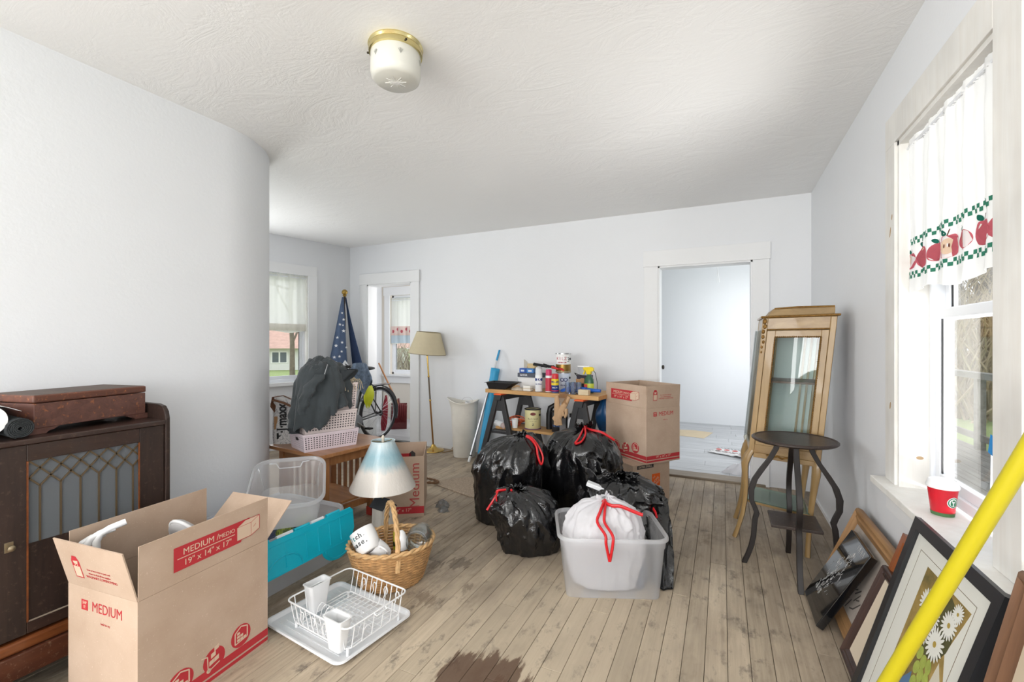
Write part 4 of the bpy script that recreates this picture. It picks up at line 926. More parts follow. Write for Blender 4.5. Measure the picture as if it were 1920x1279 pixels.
for k, (x, y, rr_) in enumerate(((-.175, -.03, 0), (.125, -.148, 0))):
    g = thing('cutlery_cup', ('white cutlery cup clipped to the dish rack end nearest the turquoise lid', 'white cutlery cup clipped to the front side of the dish rack')[k], 'cutlery cup', (rk.x+x*math.cos(ra)-y*math.sin(ra), rk.y+x*math.sin(ra)+y*math.cos(ra), .03), ra+(R(90) if k == 0 else 0))
    q = lambda w, d, z, ph=.012: [(a, c, z) for a, c in rrect(w, d, ph, 3)]
    B().loft([q(.07, .042, 0), q(.105, .06, .125), q(.112, .066, .127), q(.112, .066, .13), q(.100, .056, .13), q(.066, .038, .003)], True, True, True).build('cup_body', M_WHITEP, g, smooth=40)

# ================================================================== middle: sacks, work table, corner things
def bagmat(name, col, rough, bump):
    t = NT(name); co = t.coord('Object'); t.base(lin(col)); t.set(Roughness=rough, Specular_IOR_Level=.75)
    n = t.noise(co, 7, 5, .6, 1.2); n2 = t.noise(co, 30, 4, .6, .8); v = t.add('ShaderNodeTexVoronoi'); t.l(co, v.inputs['Vector']); v.inputs['Scale'].default_value = 130
    h = t.math('ADD', t.math('ADD', n, t.math('MULTIPLY', n2, .35)), t.math('MULTIPLY', v.outputs[0], .06)); t.bump(h, bump, .02); MATS[name] = t.m; return t.m
M_BAG = bagmat('black_trash_bag', (14, 14, 16), .19, .4)
M_BAGW = fabric('white_trash_bag', (244, 243, 246), .4, .05)
M_DRAW = mat('red_drawstring', (206, 26, 34), .3, coat=.2)
def sack(root, rx, ry, h, seed, m=M_BAG, neck=.06, ruff=.05, lean=(0, 0), pl=13, crease=1., nu=150, nv=96, nz=.84, bulge=1.):
    mx = max(rx, ry)
    def fn(u, v):
        a = 2*pi*u; c, s = math.cos(a), math.sin(a)
        ns = fbm((c*1.1+seed, s*1.1, v*1.7), 3)
        if v < .1: r = v/.1*.82; z = 0.; w = 0.
        elif v < .84:
            k = (v-.1)/.74; w = k
            r = .82+.18*math.sin(min(1, k*2.6)*pi/2) if k < .38 else neck/mx+(1-neck/mx)*math.cos((k-.38)/.62*pi/2)**(.85)
            z = h*nz*math.sin(k*pi/2)**.9
        else: k = (v-.84)/.16; w = 1.; r = neck/mx+ruff/mx*k**1.2; z = h*nz+h*(1-nz)*k
        g = max(0, (w-.45)/.55)
        pleat = (math.cos(pl*a+4*ns+seed)*.011+math.cos((2*pl+3)*a-5*ns)*.005)*g*min(1, r*2.5)
        cr = (ridge((c*1.6+seed, s*1.6, v*3.2+.6*ns))**3*.017+ridge((c*3.4-seed, s*3.4, v*5))**4*.012+ridge((c*7+seed*2, s*7, v*8))**4*.006)*crease*min(1, v*7)
        R_ = r*(1+.15*ns*(1-g*.6))
        x = (rx*R_+pleat+cr*.8)*c+lean[0]*w**1.6; y = (ry*R_+pleat+cr*.8)*s+lean[1]*w**1.6
        zz = z*(1+.05*fbm((c+seed, s, 7.)))+(.010*noise.noise(Vector((c*3, s*3, v*8+seed)))*min(1, w*3))
        if v > .84: zz += (.014*math.sin(5*a+seed)+.008*math.sin(11*a))*(v-.84)/.16*min(1, ruff/.03)
        return (x, y, max(0, zz))
    root_fn[root.name] = fn
    return B().grid(nu, nv, fn, True).build('sack_body', m, root, smooth=80)
root_fn = {}
def lay(root, uv, lift=.012):
    """points lying on the sack skin"""
    out = []
    for u, v in uv:
        p = Vector(root_fn[root.name](u % 1, v)); a = 2*pi*u; out.append(tuple(p+Vector((math.cos(a)*.8, math.sin(a)*.8, .6))*lift))
    return out
def smoothpath(pts, n=5):
    P = [Vector(p) for p in pts]; Q = [P[0]]+P+[P[-1]]; out = []
    for i in range(1, len(Q)-2):
        a, b, c, d = Q[i-1:i+3]
        for k in range(n):
            t = k/n; out.append(tuple(.5*((2*b)+(c-a)*t+(2*a-5*b+4*c-d)*t*t+(3*b-a-3*c+d)*t**3)))
    return out+[tuple(P[-1])]
def ribbon_loop(root, pts, w=.011, m=None, name='drawstring'):
    pts = smoothpath(pts)
    return B().tube(pts, w*.8, 8, flat=.75).build(name, m or M_DRAW, root, smooth=60)
t = thing('trash_bag', 'big round black trash bag in front of the sawhorse, red drawstring hanging at its side', 'trash bag', (-1.405, 2.895, 0), 0, 'black trash bags on the floor')
sack(t, .268, .25, .60, 1.3, lean=(.10, .02), neck=.02, ruff=.012, nz=.97)
ribbon_loop(t, lay(t, [(.925, .80), (.93, .72), (.935, .62), (.94, .52), (.95, .45), (.962, .50), (.958, .60), (.95, .72), (.945, .80)]))
t = thing('trash_bag', 'big black trash bag with red ties standing beside the stacked cartons', 'trash bag', (-.955, 3.20, 0), 0, 'black trash bags on the floor')
sack(t, .275, .26, .65, 4.1, lean=(.03, .0), neck=.03, ruff=.028, nz=.93)
ribbon_loop(t, lay(t, [(.80, .86), (.79, .80), (.785, .74), (.775, .66), (.765, .60)], .014))
ribbon_loop(t, lay(t, [(.82, .86), (.815, .78), (.81, .70), (.79, .63), (.768, .595)], .012))
ribbon_loop(t, lay(t, [(.84, .88), (.88, .84), (.92, .78), (.95, .72), (.975, .65), (.99, .60)], .016), .013)
t = thing('trash_bag', 'small slumped black trash bag on the floor in front of the big round one', 'trash bag', (-1.09, 2.53, 0), R(15), 'black trash bags on the floor')
sack(t, .205, .185, .36, 7.7, lean=(-.06, .0), neck=.03, ruff=.015, crease=1.2, nz=.96)
for p in ([(.60, .80), (.585, .72), (.575, .62), (.57, .50), (.575, .42)], [(.66, .86), (.68, .82), (.70, .80)], [(.58, .70), (.60, .64), (.62, .58)]): ribbon_loop(t, lay(t, p, .008), .009)
t = thing('trash_bag', 'half-open black trash bag slumped behind the clear tote, its tail on the floor', 'trash bag', (-.545, 2.745, 0), R(-8), 'black trash bags on the floor')
sack(t, .25, .18, .445, 11.2, lean=(-.02, .02), neck=.08, ruff=.012, crease=1.5, nz=.95)
B().grid(40, 40, lambda u, v: (lambda a: ((.16+.11*math.sin(min(1, v*1.3)*pi/2)+.12*max(0, v-.6)+(.085-.045*v)*math.cos(a)*(1+.25*math.cos(5*a+8*v)), -.02-.28*v+(.05-.008*v)*math.sin(a)*(1+.2*math.cos(4*a+5*v)), max(.006, .34-.35*v**1.15+(.03*math.sin(a)+.02*ridge((math.cos(a)*2, math.sin(a)*2, v*5))))))) (2*pi*u), True).build('bag_tail', M_BAG, t, smooth=80)
B().grid(40, 24, lambda u, v: (lambda a: (-.17+(.06+.05*v)*math.cos(a)*(1+.2*math.cos(5*a+3)), -.04+(.05+.03*v)*math.sin(a)*(1+.2*math.cos(7*a)), .27+.24*v-.05*v*v+.03*ridge((math.cos(a)*2, math.sin(a)*2, v*3))-.05*v*math.cos(a)))(2*pi*u), True).build('bag_mouth', M_BAG, t, smooth=80, solid=.002)
B().tube([(.205, -.09, .31), (.225, -.115, .30), (.235, -.125, .275)], .012, 8, flat=.4).build('drawstring', M_DRAW, t, smooth=60)
t = tag(B().at(frame((-.62, 2.63, .375), (.78, .05, -.22), (.1, 1, .1))).box(-.12, .13, -.018, .018, -.012, .012).build('white_trim_board', mat('white_board', (232, 234, 236), .4), None, bevel=.003), 'short white trim board poking out of the half-open black bag', 'board')

# clear tote with the white trash bag
fx = Vector((.423, .174)).normalized(); fy = Vector((-fx.y, fx.x)); fc = Vector((-.4805, 2.184))
tc_ = fc+fy*.168
t = thing('clear_tote', 'cloudy clear plastic tote holding a tied white bag, in the middle of the floor', 'storage tote', (tc_.x, tc_.y, 0), math.atan2(fx.y, fx.x))
tote(t, .452, .326, .305, .034, M_CLEAR, .012, .03)
B().box(-.20, .20, -.14, .14, .0, .0).build('tote_floor', M_CLEAR2, t) if 0 else None
t = thing('white_trash_bag', 'tied white trash bag with red drawstring inside the clear tote', 'trash bag', (tc_.x-.015, tc_.y-.005, .008), math.atan2(fx.y, fx.x))
sack(t, .195, .145, .43, 21.5, M_BAGW, neck=.012, ruff=.018, crease=.9, pl=15, nz=.965)
ribbon_loop(t, lay(t, [(.73, .88), (.76, .80), (.80, .74), (.84, .70)], .012)+[(.15, -.10, .385), (.172, -.105, .38)], .012)
ribbon_loop(t, lay(t, [(.725, .88), (.715, .78), (.705, .66), (.70, .56)], .010)+[(-.03, -.205, .318), (-.028, -.217, .28), (-.012, -.218, .20)], .012)
ribbon_loop(t, lay(t, [(.735, .86), (.735, .76), (.73, .66), (.73, .56)], .010)+[(.004, -.205, .318), (.004, -.217, .28), (-.010, -.218, .20)], .012)
ribbon_loop(t, lay(t, [(.70, .87), (.66, .84), (.63, .84)], .006), .008)
for k, (x, y, z, r, c) in enumerate(((-.09, -.09, .14, .06, (150, 178, 206)), (.06, -.10, .10, .055, (190, 176, 196)), (.14, .0, .09, .07, (90, 104, 130)))):
    pass
tag(B().at(Matrix.Translation((tc_.x, tc_.y, .008)) @ Matrix.Rotation(math.atan2(fx.y, fx.x), 4, 'Z')).grid(28, 14, heap(.15, .03, 0, .06, .10, .16, 2.2, 4), True).build('grey_cloth_bundle', mat('slate_cloth', (96, 104, 120), .9, var=.2), None, smooth=70), 'slate grey cloth bundle seen through the clear tote side', 'cloth')

# ------------------------------------------------------------------ work table: two sawhorses, boards
PL = Vector((-2.083, 3.82)); TA = math.atan2(-.138, .990)
def tw(x, y, z=0): c, s = math.cos(TA), math.sin(TA); return (PL.x+x*c-y*s, PL.y+x*s+y*c, z)
M_SAW = mat('black_resin', (46, 46, 48), .5, var=.15, bump=.2, bscale=150)
M_ORANGE = mat('orange_resin', (236, 96, 40), .45)
def sawhorse(label, x, spread):
    r = thing('sawhorse', label, 'sawhorse', tw(x, .24), TA, 'sawhorses under the work boards')
    B().hexa([(-.028, -.27, .70), (.028, -.27, .70), (.028, .27, .70), (-.028, .27, .70)], [(-.04, -.27, .752), (.04, -.27, .752), (.04, .27, .752), (-.04, .27, .752)]).build('beam', M_SAW, r, bevel=.004)
    B().box(-.042, .042, -.275, .275, .752, .7645).build('beam_pad', M_ORANGE, r, bevel=.003)
    for y in (-.235, .235):
        for s in (-1, 1):
            b = B().bar((s*.028, y, .735), (s*spread, y*1.12, .0), .05, .034, (0, 1, 0)); b.build('leg', M_SAW, r, bevel=.004)
        B().at(frame((0, y, 0), (1, 0, 0), (0, 0, 1))).prism([(-.10, .47), (.10, .47), (.07, .60), (.035, .70), (-.035, .70), (-.07, .60), (-.06, .55), (0, .64), (.06, .55)] if 0 else [(-.06, .60), (.06, .60), (.035, .71), (-.035, .71)], -.012, .012).build('gusset', M_SAW, r)
        B().at(frame((0, y, 0), (1, 0, 0), (0, 0, 1))).box(-spread*.48, spread*.48, .385, .405, -.012, .012).build('spreader', M_SAW, r)
    B().box(-.10, .10, -.22, .22, .4055, .4145).build('tray_shelf', M_SAW, r, bevel=.003)
    return r
sawhorse('black and orange plastic sawhorse nearest the tall cream bin', .165, .23)
sawhorse('black and orange plastic sawhorse behind the big black bag and cartons', 1.0, .19)
M_PINE = wood('pine_board', (214, 170, 112), (192, 144, 88), 0, 1., .6)
for nm, y0, y1, lb, x0, x1 in (('work_board', .0, .235, 'front pine board of the work table, carrying the spray cans', 0, 1.165), ('work_board', .245, .48, 'rear pine board of the work table, behind the paint cans', .02, 1.24)):
    tag(B().at(Matrix.Translation(tw(0, 0)) @ Matrix.Rotation(TA, 4, 'Z')).box(x0, x1, y0, y1, .765, .80).build(nm, M_PINE, None, bevel=.002), lb, 'board', 'pine boards on the sawhorses')
tag(B().at(Matrix.Translation(tw(0, 0)) @ Matrix.Rotation(TA, 4, 'Z')).box(.08, 1.10, .06, .30, .415, .437).build('shelf_board', M_PINE, None, bevel=.002), 'low pine shelf board between the two sawhorses', 'board', 'pine boards on the sawhorses')
ZT = .8005
def on(name, label, cat, x, y, z=ZT, rz=0., group=None): return thing(name, label, cat, tw(x, y, z), TA+rz, group)
M_TIN = mat('tin_metal', (176, 176, 178), .28, 1.)
def text_ring(root, s, r, z, size, m, a0, sp=None, bold=.0006):
    sp = sp or size*.66/r
    for k, ch in enumerate(s):
        if ch == ' ': continue
        a = a0+sp*(k-(len(s)-1)/2); text(ch, size, m, root, Matrix.Rotation(a, 4, 'Z') @ frame((r+.0006, 0, z), (0, 1, 0), (0, 0, 1)), bold=bold)
CAMA = R(-90)-TA*0+R(18)     # facing the room from the table
def gallon(name, label, x, y, z, col, rim_, band=None, r=.082, h=.19, dark=False, grp=None):
    g = on(name, label, 'paint can', x, y, z, 0, grp)
    B().lathe([(r-.002, 0), (r, .003), (r, h-.004), (r-.002, h)], 36).build('can_body', mat(name+'_'+str(col)+'_label', col, .4, var=.05), g, smooth=40)
    B().loft([[(q*math.cos(2*pi*k/36), q*math.sin(2*pi*k/36), zz) for k in range(36)] for q, zz in ((r, h-.006), (r+.004, h-.004), (r+.004, h+.004), (r-.008, h+.004), (r-.01, h-.004))], True, False, False).build('lid_rim', mat('dark_rim', (44, 42, 42), .35, .4) if dark else M_TIN, g, smooth=40)
    B().lathe([(r-.009, h-.004), (r-.009, h-.002), (.03, h-.002), (.03, h)], 30).build('lid', mat('lid_pale', (206, 206, 204), .4), g, smooth=30)
    B().lathe([(r+.003, 0), (r+.003, .006), (r, .008)], 36).build('bottom_rim', mat('can_base_'+str(rim_), rim_, .4), g, smooth=40)
    for s in (-1, 1): B().at(frame((s*(r), 0, h*.72), (0, 1, 0), (0, 0, 1))).lathe([(.011, -.002), (.011, .004), (.004, .007)], 12).build('bail_ear', M_BLACK if dark or 1 else M_TIN, g, smooth=40)
    return g
# cans on top
W1 = (236, 237, 239)
g = gallon('primer_can', 'white paint can stacked under the big red-lettered primer can', .695, .30, ZT, (214, 224, 240), (120, 120, 122), r=.062, h=.165)
text_ring(g, 'OO', .0625, .10, .05, mat('navy_print', (36, 52, 120), .5), R(-62)); text_ring(g, 'PRIMER', .0625, .05, .016, mat('navy_print', (36, 52, 120)), R(-62))
g = gallon('sealer_can', 'big white and gold primer can with red lettering atop the paint can', .69, .30, ZT+.169, (238, 238, 236), (150, 128, 70), r=.07, h=.175)
B().lathe([(.0706, .01), (.0706, .075)], 36, cap0=False, cap1=False).build('gold_band', mat('gold_band', (150, 120, 62), .35, .7), g, smooth=40)
text_ring(g, 'KILZ', .0705, .128, .042, mat('crimson_print', (176, 24, 56), .5), R(-78), .36, .0); text_ring(g, '3', .0705, .118, .062, mat('grey_numeral', (70, 70, 74), .5), R(-22), bold=.0); text_ring(g, 'PREMIUM', .0705, .092, .016, mat('crimson_print', (176, 24, 56)), R(-74), .17)
def spray(name, label, x, y, z, col, cap, r=.033, h=.17, lab=None, txt=None, caph=.045, tcol=(40, 60, 130)):
    g = on(name, label, 'spray can', x, y, z, 0, 'spray cans on the work board')
    B().lathe([(r-.003, 0), (r, .004), (r, h-.02), (r*.8, h-.004), (r*.62, h)], 28).build('can_body', mat(name+'_'+str(col), col, .35), g, smooth=40)
    B().lathe([(r-.001, .0), (r+.0008, .003), (r-.001, .007)], 28, cap0=False, cap1=False).build('seam_ring', M_TIN, g, smooth=40)
    B().lathe([(r*.93, h-.015), (r*.93, h+caph*.7), (r*.8, h+caph), (.001, h+caph)], 28).build('cap', mat(name+'_cap', cap, .4), g, smooth=40)
    if lab: B().lathe([(r+.0005, lab[0]), (r+.0005, lab[1])], 28, cap0=False, cap1=False).build('label_band', mat(name+'_band', lab[2], .4), g, smooth=40)
    if txt: text_ring(g, txt[0], r+.001, txt[1], txt[2], mat(name+'_text', tcol, .5), R(-64), txt[3] if len(txt) > 3 else None, .001)
    return g
spray('white_enamel_can', 'white spray can standing behind the one with the blue 2X band', .50, .17, ZT, (230, 231, 232), (226, 226, 226), h=.165, caph=.05)
g = spray('spray_paint_can', 'white spray paint can with a blue 2X band, front of the work board', .565, .055, ZT, (234, 236, 238), (222, 224, 226), h=.165, lab=(.10, .125, (34, 58, 128)), txt=('2X', .1125, .03, .55), tcol=(236, 238, 240)); text_ring(g, 'ULTRA', .0335, .07, .018, mat('navy_print', (36, 52, 120)), R(-64), .36)
spray('primer_spray_can', 'white spray can with magenta cap beside the blue and yellow can', .66, .07, ZT, (226, 226, 228), (200, 40, 96), r=.03, h=.165, lab=(.012, .13, (190, 42, 66)), caph=.04)
g = spray('lubricant_can', 'blue and yellow lubricant spray can with red cap on the work board', .735, .05, ZT, (30, 56, 128), (202, 34, 44), r=.033, h=.135, caph=.035, lab=(.07, .125, (232, 204, 32)), txt=('WD-40', .098, .024, .42), tcol=(26, 44, 110)); B().lathe([(.0338, .018), (.0338, .024)], 28, cap0=False, cap1=False).build('red_line', mat('lubricant_line', (206, 36, 40), .4), g, smooth=40); text_ring(g, 'MULTI', .0335, .048, .014, mat('cap_white', (238, 238, 238), .5), R(-64), .3)
# black and red work gloves on the cans
def glove(root, m, m2, L=.1, sc=1.):
    pal = [(-.04, 0), (.04, 0), (.045, .09), (-.045, .09)]
    b = B(); b.loft([[(.033*sc*math.cos(a)*s, y*sc, .012*sc*math.sin(a)*s2+.012*sc) for a in [2*pi*k/16 for k in range(16)]] for y, s, s2 in ((-.07, .95, 1.3), (-.02, .9, 1.1), (.02, 1.15, 1.), (.07, 1.3, 1.), (.095, 1.15, .8))])
    b.build('palm', m, root, smooth=60)
    for k, (x, ln, an) in enumerate(((-.032, .06, 12), (-.011, .072, 4), (.011, .07, -4), (.032, .055, -12))):
        d = R(an); P = [(x*sc, .085*sc, .012*sc), ((x-math.sin(d)*ln*.6)*sc, (.085+ln*.6)*sc, .018*sc), ((x-math.sin(d)*ln)*sc, (.085+ln)*sc, .008*sc)]
        B().tube(P, [.0115*sc, .011*sc, .007*sc], 8).build('finger', m2, root, smooth=60)
    B().tube([(.04*sc, .02*sc, .012*sc), (.07*sc, .05*sc, .015*sc), (.078*sc, .085*sc, .01*sc)], [.013*sc, .012*sc, .008*sc], 8).build('thumb', m2, root, smooth=60)
M_GLV = mat('black_knit', (36, 36, 38), .9, var=.2); M_GLR = mat('red_rubber', (200, 44, 40), .6)
for k, (x, y, z, rz, tl) in enumerate(((.50, .20, ZT+.222, -75, -8), (.60, .20, ZT+.212, -62, -14))):
    g = thing('work_glove', ('black knit work glove with red trim lying across the white spray can tops', 'second black and red work glove, crumpled against the primer can')[k], 'glove', tw(x, y, z), rot=(R(tl), 0, TA+R(rz)), group='black and red work gloves'); glove(g, M_GLV, M_GLR if k else M_GLV, sc=.95)
    B().tube([(-.045, .0, .014), (-.05, .05, .016), (-.04, .09, .014)], .005, 6).build('trim', M_GLR, g, smooth=60)
g = on('paint_tray', 'black plastic paint tray lying at the end of the work board by the blue roll', 'paint tray', .13, .10, ZT, R(8))
q = lambda x0, x1, w, z: [(x0, -w, z), (x1, -w, z), (x1, w, z), (x0, w, z)]
B().loft([q(-.11, .06, .07, 0), q(-.13, .15, .085, .06), q(-.145, .165, .095, .062), q(-.145, .165, .095, .066), q(-.126, .148, .082, .066), q(-.106, .055, .066, .006)], True, True, True).build('tray_body', M_BLACK, g)
g = on('beige_rag', 'crumpled beige rag on the work board next to the black tray', 'rag', .335, .07, ZT); B().grid(36, 12, heap(0, 0, 0, .075, .04, .022, 5.5, 5), True).build('rag_folds', mat('beige_rag', (190, 176, 158), .95, var=.25), g, smooth=70)
g = on('white_bin', 'white plastic bin on the work board holding sandpaper packs', 'bin', .36, .30, ZT)
q = lambda w, d, z: [(a, c, z) for a, c in rrect(w, d, .02, 4)]
B().loft([q(.22, .15, 0), q(.26, .18, .105), q(.275, .195, .105), q(.275, .195, .11), q(.255, .175, .11), q(.215, .145, .004)], True, True, True).build('bin_body', M_WHITEP, g, smooth=40)
g = on('sandpaper_box', 'grey printed display box resting across the white bin', 'box', .36, .285, ZT+.1115)
B().box(-.12, .12, -.08, .08, 0, .04).build('box_body', mat('slate_card', (78, 82, 94), .6), g, bevel=.002); text('GATOR', .024, mat('pale_print', (220, 222, 226), .6), g, frame((-.05, -.0805, .02), (1, 0, 0), (0, 0, 1)), bold=.0008)
for k, (x, c, lb) in enumerate(((-.07, (36, 84, 168), 'dark blue sandpaper pack in the grey display box'), (.01, (66, 128, 196), 'lighter blue sandpaper pack in the grey display box'))):
    g = on('sandpaper_pack', lb, 'sandpaper', .36+x, .25, ZT+.152, R(-4+8*k)); B().box(-.038, .038, -.03, .03, 0, .045).build('pack_body', mat('blue_pack_%d' % k, c, .4), g, bevel=.003)
    B().box(-.02, .02, -.0305, .0, .012, .03).build('pack_label', mat('pack_white', (210, 220, 230), .5), g)
g = on('sanding_sponge', 'tan sanding sponge block on top of the blue sandpaper packs', 'sponge', .375, .255, ZT+.198); B().box(-.04, .045, -.025, .03, 0, .045).build('sponge_block', mat('tan_sponge', (206, 184, 140), .95, var=.15, bump=.6, bscale=200), g, bevel=.005)
g = on('crumpled_paper', 'curled pale sheet sticking up beside the sandpaper packs', 'paper', .285, .30, ZT+.152); B().grid(10, 10, lambda u, v: (-.03+.06*u, .02*math.sin(3*u), .0+.13*v-.05*u*v)).build('sheet', mat('pale_paper', (204, 200, 188), .8), g, smooth=60, solid=.001)
g = on('leather_scrap', 'brown rolled leather scrap between the pale sheet and the sponge', 'leather', .33, .31, ZT+.152); B().at(Matrix.Translation((0, 0, .05)) @ Matrix.Rotation(R(70), 4, 'X')).lathe([(.02, -.03), (.034, -.02), (.034, .02), (.02, .03)], 16).build('leather_roll', mat('tan_leather', (168, 132, 100), .7), g, smooth=50)
g = on('masking_tape', 'small white block of tape rolls in front of the white spray cans', 'tape', .455, .05, ZT); B().box(-.04, .04, -.03, .03, 0, .05).build('wrapper', mat('white_wrap', (226, 222, 214), .5), g, bevel=.008); B().box(-.0405, .0405, -.0305, .0305, .022, .028).build('seam', mat('tan_seam', (196, 180, 150), .6), g)
# right end of the table
g = on('spray_bottle', 'dark green spray bottle with yellow trigger head on the work board', 'spray bottle', .985, .22, ZT)
B().lathe([(.04, 0), (.045, .006), (.045, .10), (.04, .125), (.018, .155), (.016, .175)], 28, sx=1, sy=.7).build('bottle', mat('bottle_green', (44, 92, 64), .35), g, smooth=40)
B().lathe([(.0456, .03), (.0456, .085)], 28, sx=1, sy=.705, cap0=False, cap1=False).build('label', mat('lime_label', (188, 196, 60), .4), g, smooth=40); B().at(frame((-.018, -.0325, .06), (1, 0, 0), (0, 0, 1))).box(-.016, .016, -.018, .018, 0, .001).build('label_patch', mat('red_patch', (200, 70, 50), .5), g)
my = mat('yellow_plastic', (236, 208, 28), .4)
hd = B().at(frame((0, .016, 0), (1, 0, 0), (0, 0, 1))).prism([(-.018, .165), (.018, .165), (.022, .19), (.045, .195), (.045, .222), (.02, .232), (-.05, .225), (-.055, .205), (-.03, .2)], 0, .032).build('trigger_head', my, g, bevel=.004)
B().at(frame((0, .006, 0), (1, 0, 0), (0, 0, 1))).prism([(-.035, .205), (-.045, .20), (-.058, .16), (-.045, .165), (-.033, .195)], 0, .012).build('trigger', my, g)
B().tube([(.04, .0, .20), (.06, .0, .18), (.085, -.02, .10), (.09, -.03, .01)], .003, 6).build('hose', M_BLACK, g, smooth=60)
g = on('tool_kit_box', 'black and tan cardboard tool box under the clear container', 'box', .905, .31, ZT); B().box(-.06, .06, -.05, .05, 0, .075).build('lower_case', M_BLACK, g, bevel=.002); B().box(-.065, .065, -.055, .055, .076, .115).build('tan_sleeve', mat('kraft_tag', (168, 128, 88)), g, bevel=.002); B().box(-.06, .06, -.05, .05, .116, .15).build('upper_case', mat('purple_black', (44, 36, 52), .5), g, bevel=.002)
B().box(-.018, .018, -.056, -.054, .085, .125).build('hang_tab', mat('kraft_tag', (168, 128, 88)), g); B().tube([(-.05, -.056, .14), (-.07, -.07, .17), (-.03, -.07, .155), (0, -.058, .145)], .004, 6).build('strap', M_BLACK, g, smooth=60)
g = on('clear_container', 'clear lidded plastic container on the black and tan tool box', 'container', .91, .31, ZT+.1505); B().loft([[(a, c, z) for a, c in rrect(w, d, .01, 3)] for w, d, z in ((.10, .08, 0), (.115, .09, .075))]).build('container_body', glass('container_plastic', (246, 248, 250), .1, .1, .4, (232, 234, 238)), g, smooth=40); B().loft([[(a, c, z) for a, c in rrect(.12, .095, .01, 3)] for z in (.0755, .084)]).build('lid', M_WHITEP, g, smooth=40)
mj = glass('clear_glass')
for k, (x, y) in enumerate(((.86, .045), (.915, .04), (.885, .105), (.94, .10))):
    g = on('shot_glass', ('faceted clear glass at the front left of the four on the work board', 'faceted clear glass at the front right, next to the pale wood block', 'faceted clear glass at the back left, by the blue scoop', 'faceted clear glass at the back right, by the blue tool')[k], 'glass', x, y, ZT, .2*k, 'clear glasses on the work board'); B().loft([[(r*(1+.03*(j % 2))*math.cos(2*pi*j/20), r*(1+.03*(j % 2))*math.sin(2*pi*j/20), z) for j in range(20)] for r, z in ((.021, 0), (.0235, .1), (.0205, .1), (.018, .012))]).build('glass_body', glass('cut_glass', (226, 236, 250), .2, .03, .12), g)
g = on('wood_block', 'small pale wood block at the right end of the work board', 'wood block', 1.015, .05, ZT, R(4)); B().box(-.045, .045, -.03, .03, 0, .045).build('block', wood('pale_pine', (226, 210, 178), (210, 190, 152), 0), g, bevel=.002)
g = on('blue_caulk_tool', 'bright blue plastic tool lying behind the clear glasses', 'tool', .97, .15, ZT, R(3)); B().tube([(-.16, 0, .018), (-.04, 0, .022), (.02, 0, .03), (.15, .0, .03)], [.012, .016, .02, .014], 10).build('handle', mat('royal_blue', (24, 92, 190), .4), g, smooth=50); B().box(-.06, .02, -.02, .02, .03, .055).build('blade_guard', mat('royal_blue', (24, 92, 190)), g, bevel=.004)
g = on('blue_tape_roll', 'blue plastic scoop leaning in front of the white paint can', 'scoop', .795, .14, ZT, R(12)); B().at(Matrix.Translation((0, 0, .004))).hexa([(-.06, -.02, 0), (.06, -.02, 0), (.06, .04, 0), (-.06, .04, 0)], [(-.05, .01, .02), (.06, .0, .055), (.06, .04, .06), (-.05, .04, .022)]).build('scoop_body', mat('royal_blue', (24, 92, 190)), g, bevel=.006)
# tan gloves hanging from the board edge
M_TAN = mat('tan_suede', (190, 156, 120), .95, var=.15, bump=.3, bscale=120)
for k, (x, rz, lb) in enumerate(((.795, 3, 'tan suede glove hanging straight below the board edge'), (.905, -30, 'tan suede glove hanging askew beside the red-tied bag'))):
    g = thing('suede_glove', lb, 'glove', tw(x, -.022, .775), TA, 'tan suede gloves hanging from the board')
    M0 = Matrix.Rotation(R(-rz), 4, 'Y')
    B().at(M0).loft([[(w*c, -.012+d*s, z) for c, s in [(math.cos(2*pi*j/20), math.sin(2*pi*j/20)) for j in range(20)]] for w, d, z in ((.018, .012, .015), (.022, .016, -.02), (.028, .02, -.09), (.033, .022, -.16), (.040, .02, -.225), (.041, .014, -.238))]).build('glove_body', M_TAN, g, smooth=60)
    B().at(M0).tube([(.03, -.015, -.09), (.055, -.02, -.12), (.06, -.02, -.16)], [.016, .015, .01], 8).build('thumb', M_TAN, g, smooth=60)
    B().at(M0).tube([(-.041, -.012, -.236), (0, -.034, -.24), (.041, -.012, -.236)], .004, 6).build('cuff_hem', M_TAN, g, smooth=60)
g = thing('plastic_clip_bag', 'clear plastic wrapper crumpled over the glove tops at the board edge', 'wrapper', tw(.865, -.012, .765), TA); B().grid(20, 10, lambda u, v: (.045*math.cos(2*pi*u)*(1-.2*v), -.03+.012*math.sin(2*pi*u), .06-.10*v+.01*math.cos(10*pi*u)), True).build('film', glass('thin_film', (236, 226, 214), .15, .1, .2, (200, 170, 140)), g, smooth=60)
# lower shelf
ZS = .4375
g = gallon('yellow_paint_can', 'cream and yellow labelled paint can on the low shelf board', .44, .16, ZS, (222, 214, 160), (110, 70, 120), r=.075, h=.185, dark=True)
B().at(Matrix.Rotation(R(-58), 4, 'Z') @ frame((.0755, 0, .145), (0, 1, 0), (0, 0, 1))).lathe([(1, -.001), (1, .0012)], 20, sx=.026, sy=.014).build('brand_oval', mat('maroon_oval', (110, 40, 34), .5), g); text_ring(g, 'Refresh', .0755, .10, .022, mat('grey_numeral', (70, 70, 74)), R(-58), .19, 0); text_ring(g, 'interior', .0755, .078, .013, mat('grey_numeral', (70, 70, 74)), R(-58), .12, 0); text_ring(g, 'Z', .0755, .045, .03, mat('grey_numeral', (70, 70, 74)), R(-58))
g = gallon('black_paint_can', 'black labelled paint can on the low shelf behind the tan gloves', .72, .17, ZS, (36, 36, 40), (40, 40, 44), r=.072, h=.18, dark=True)
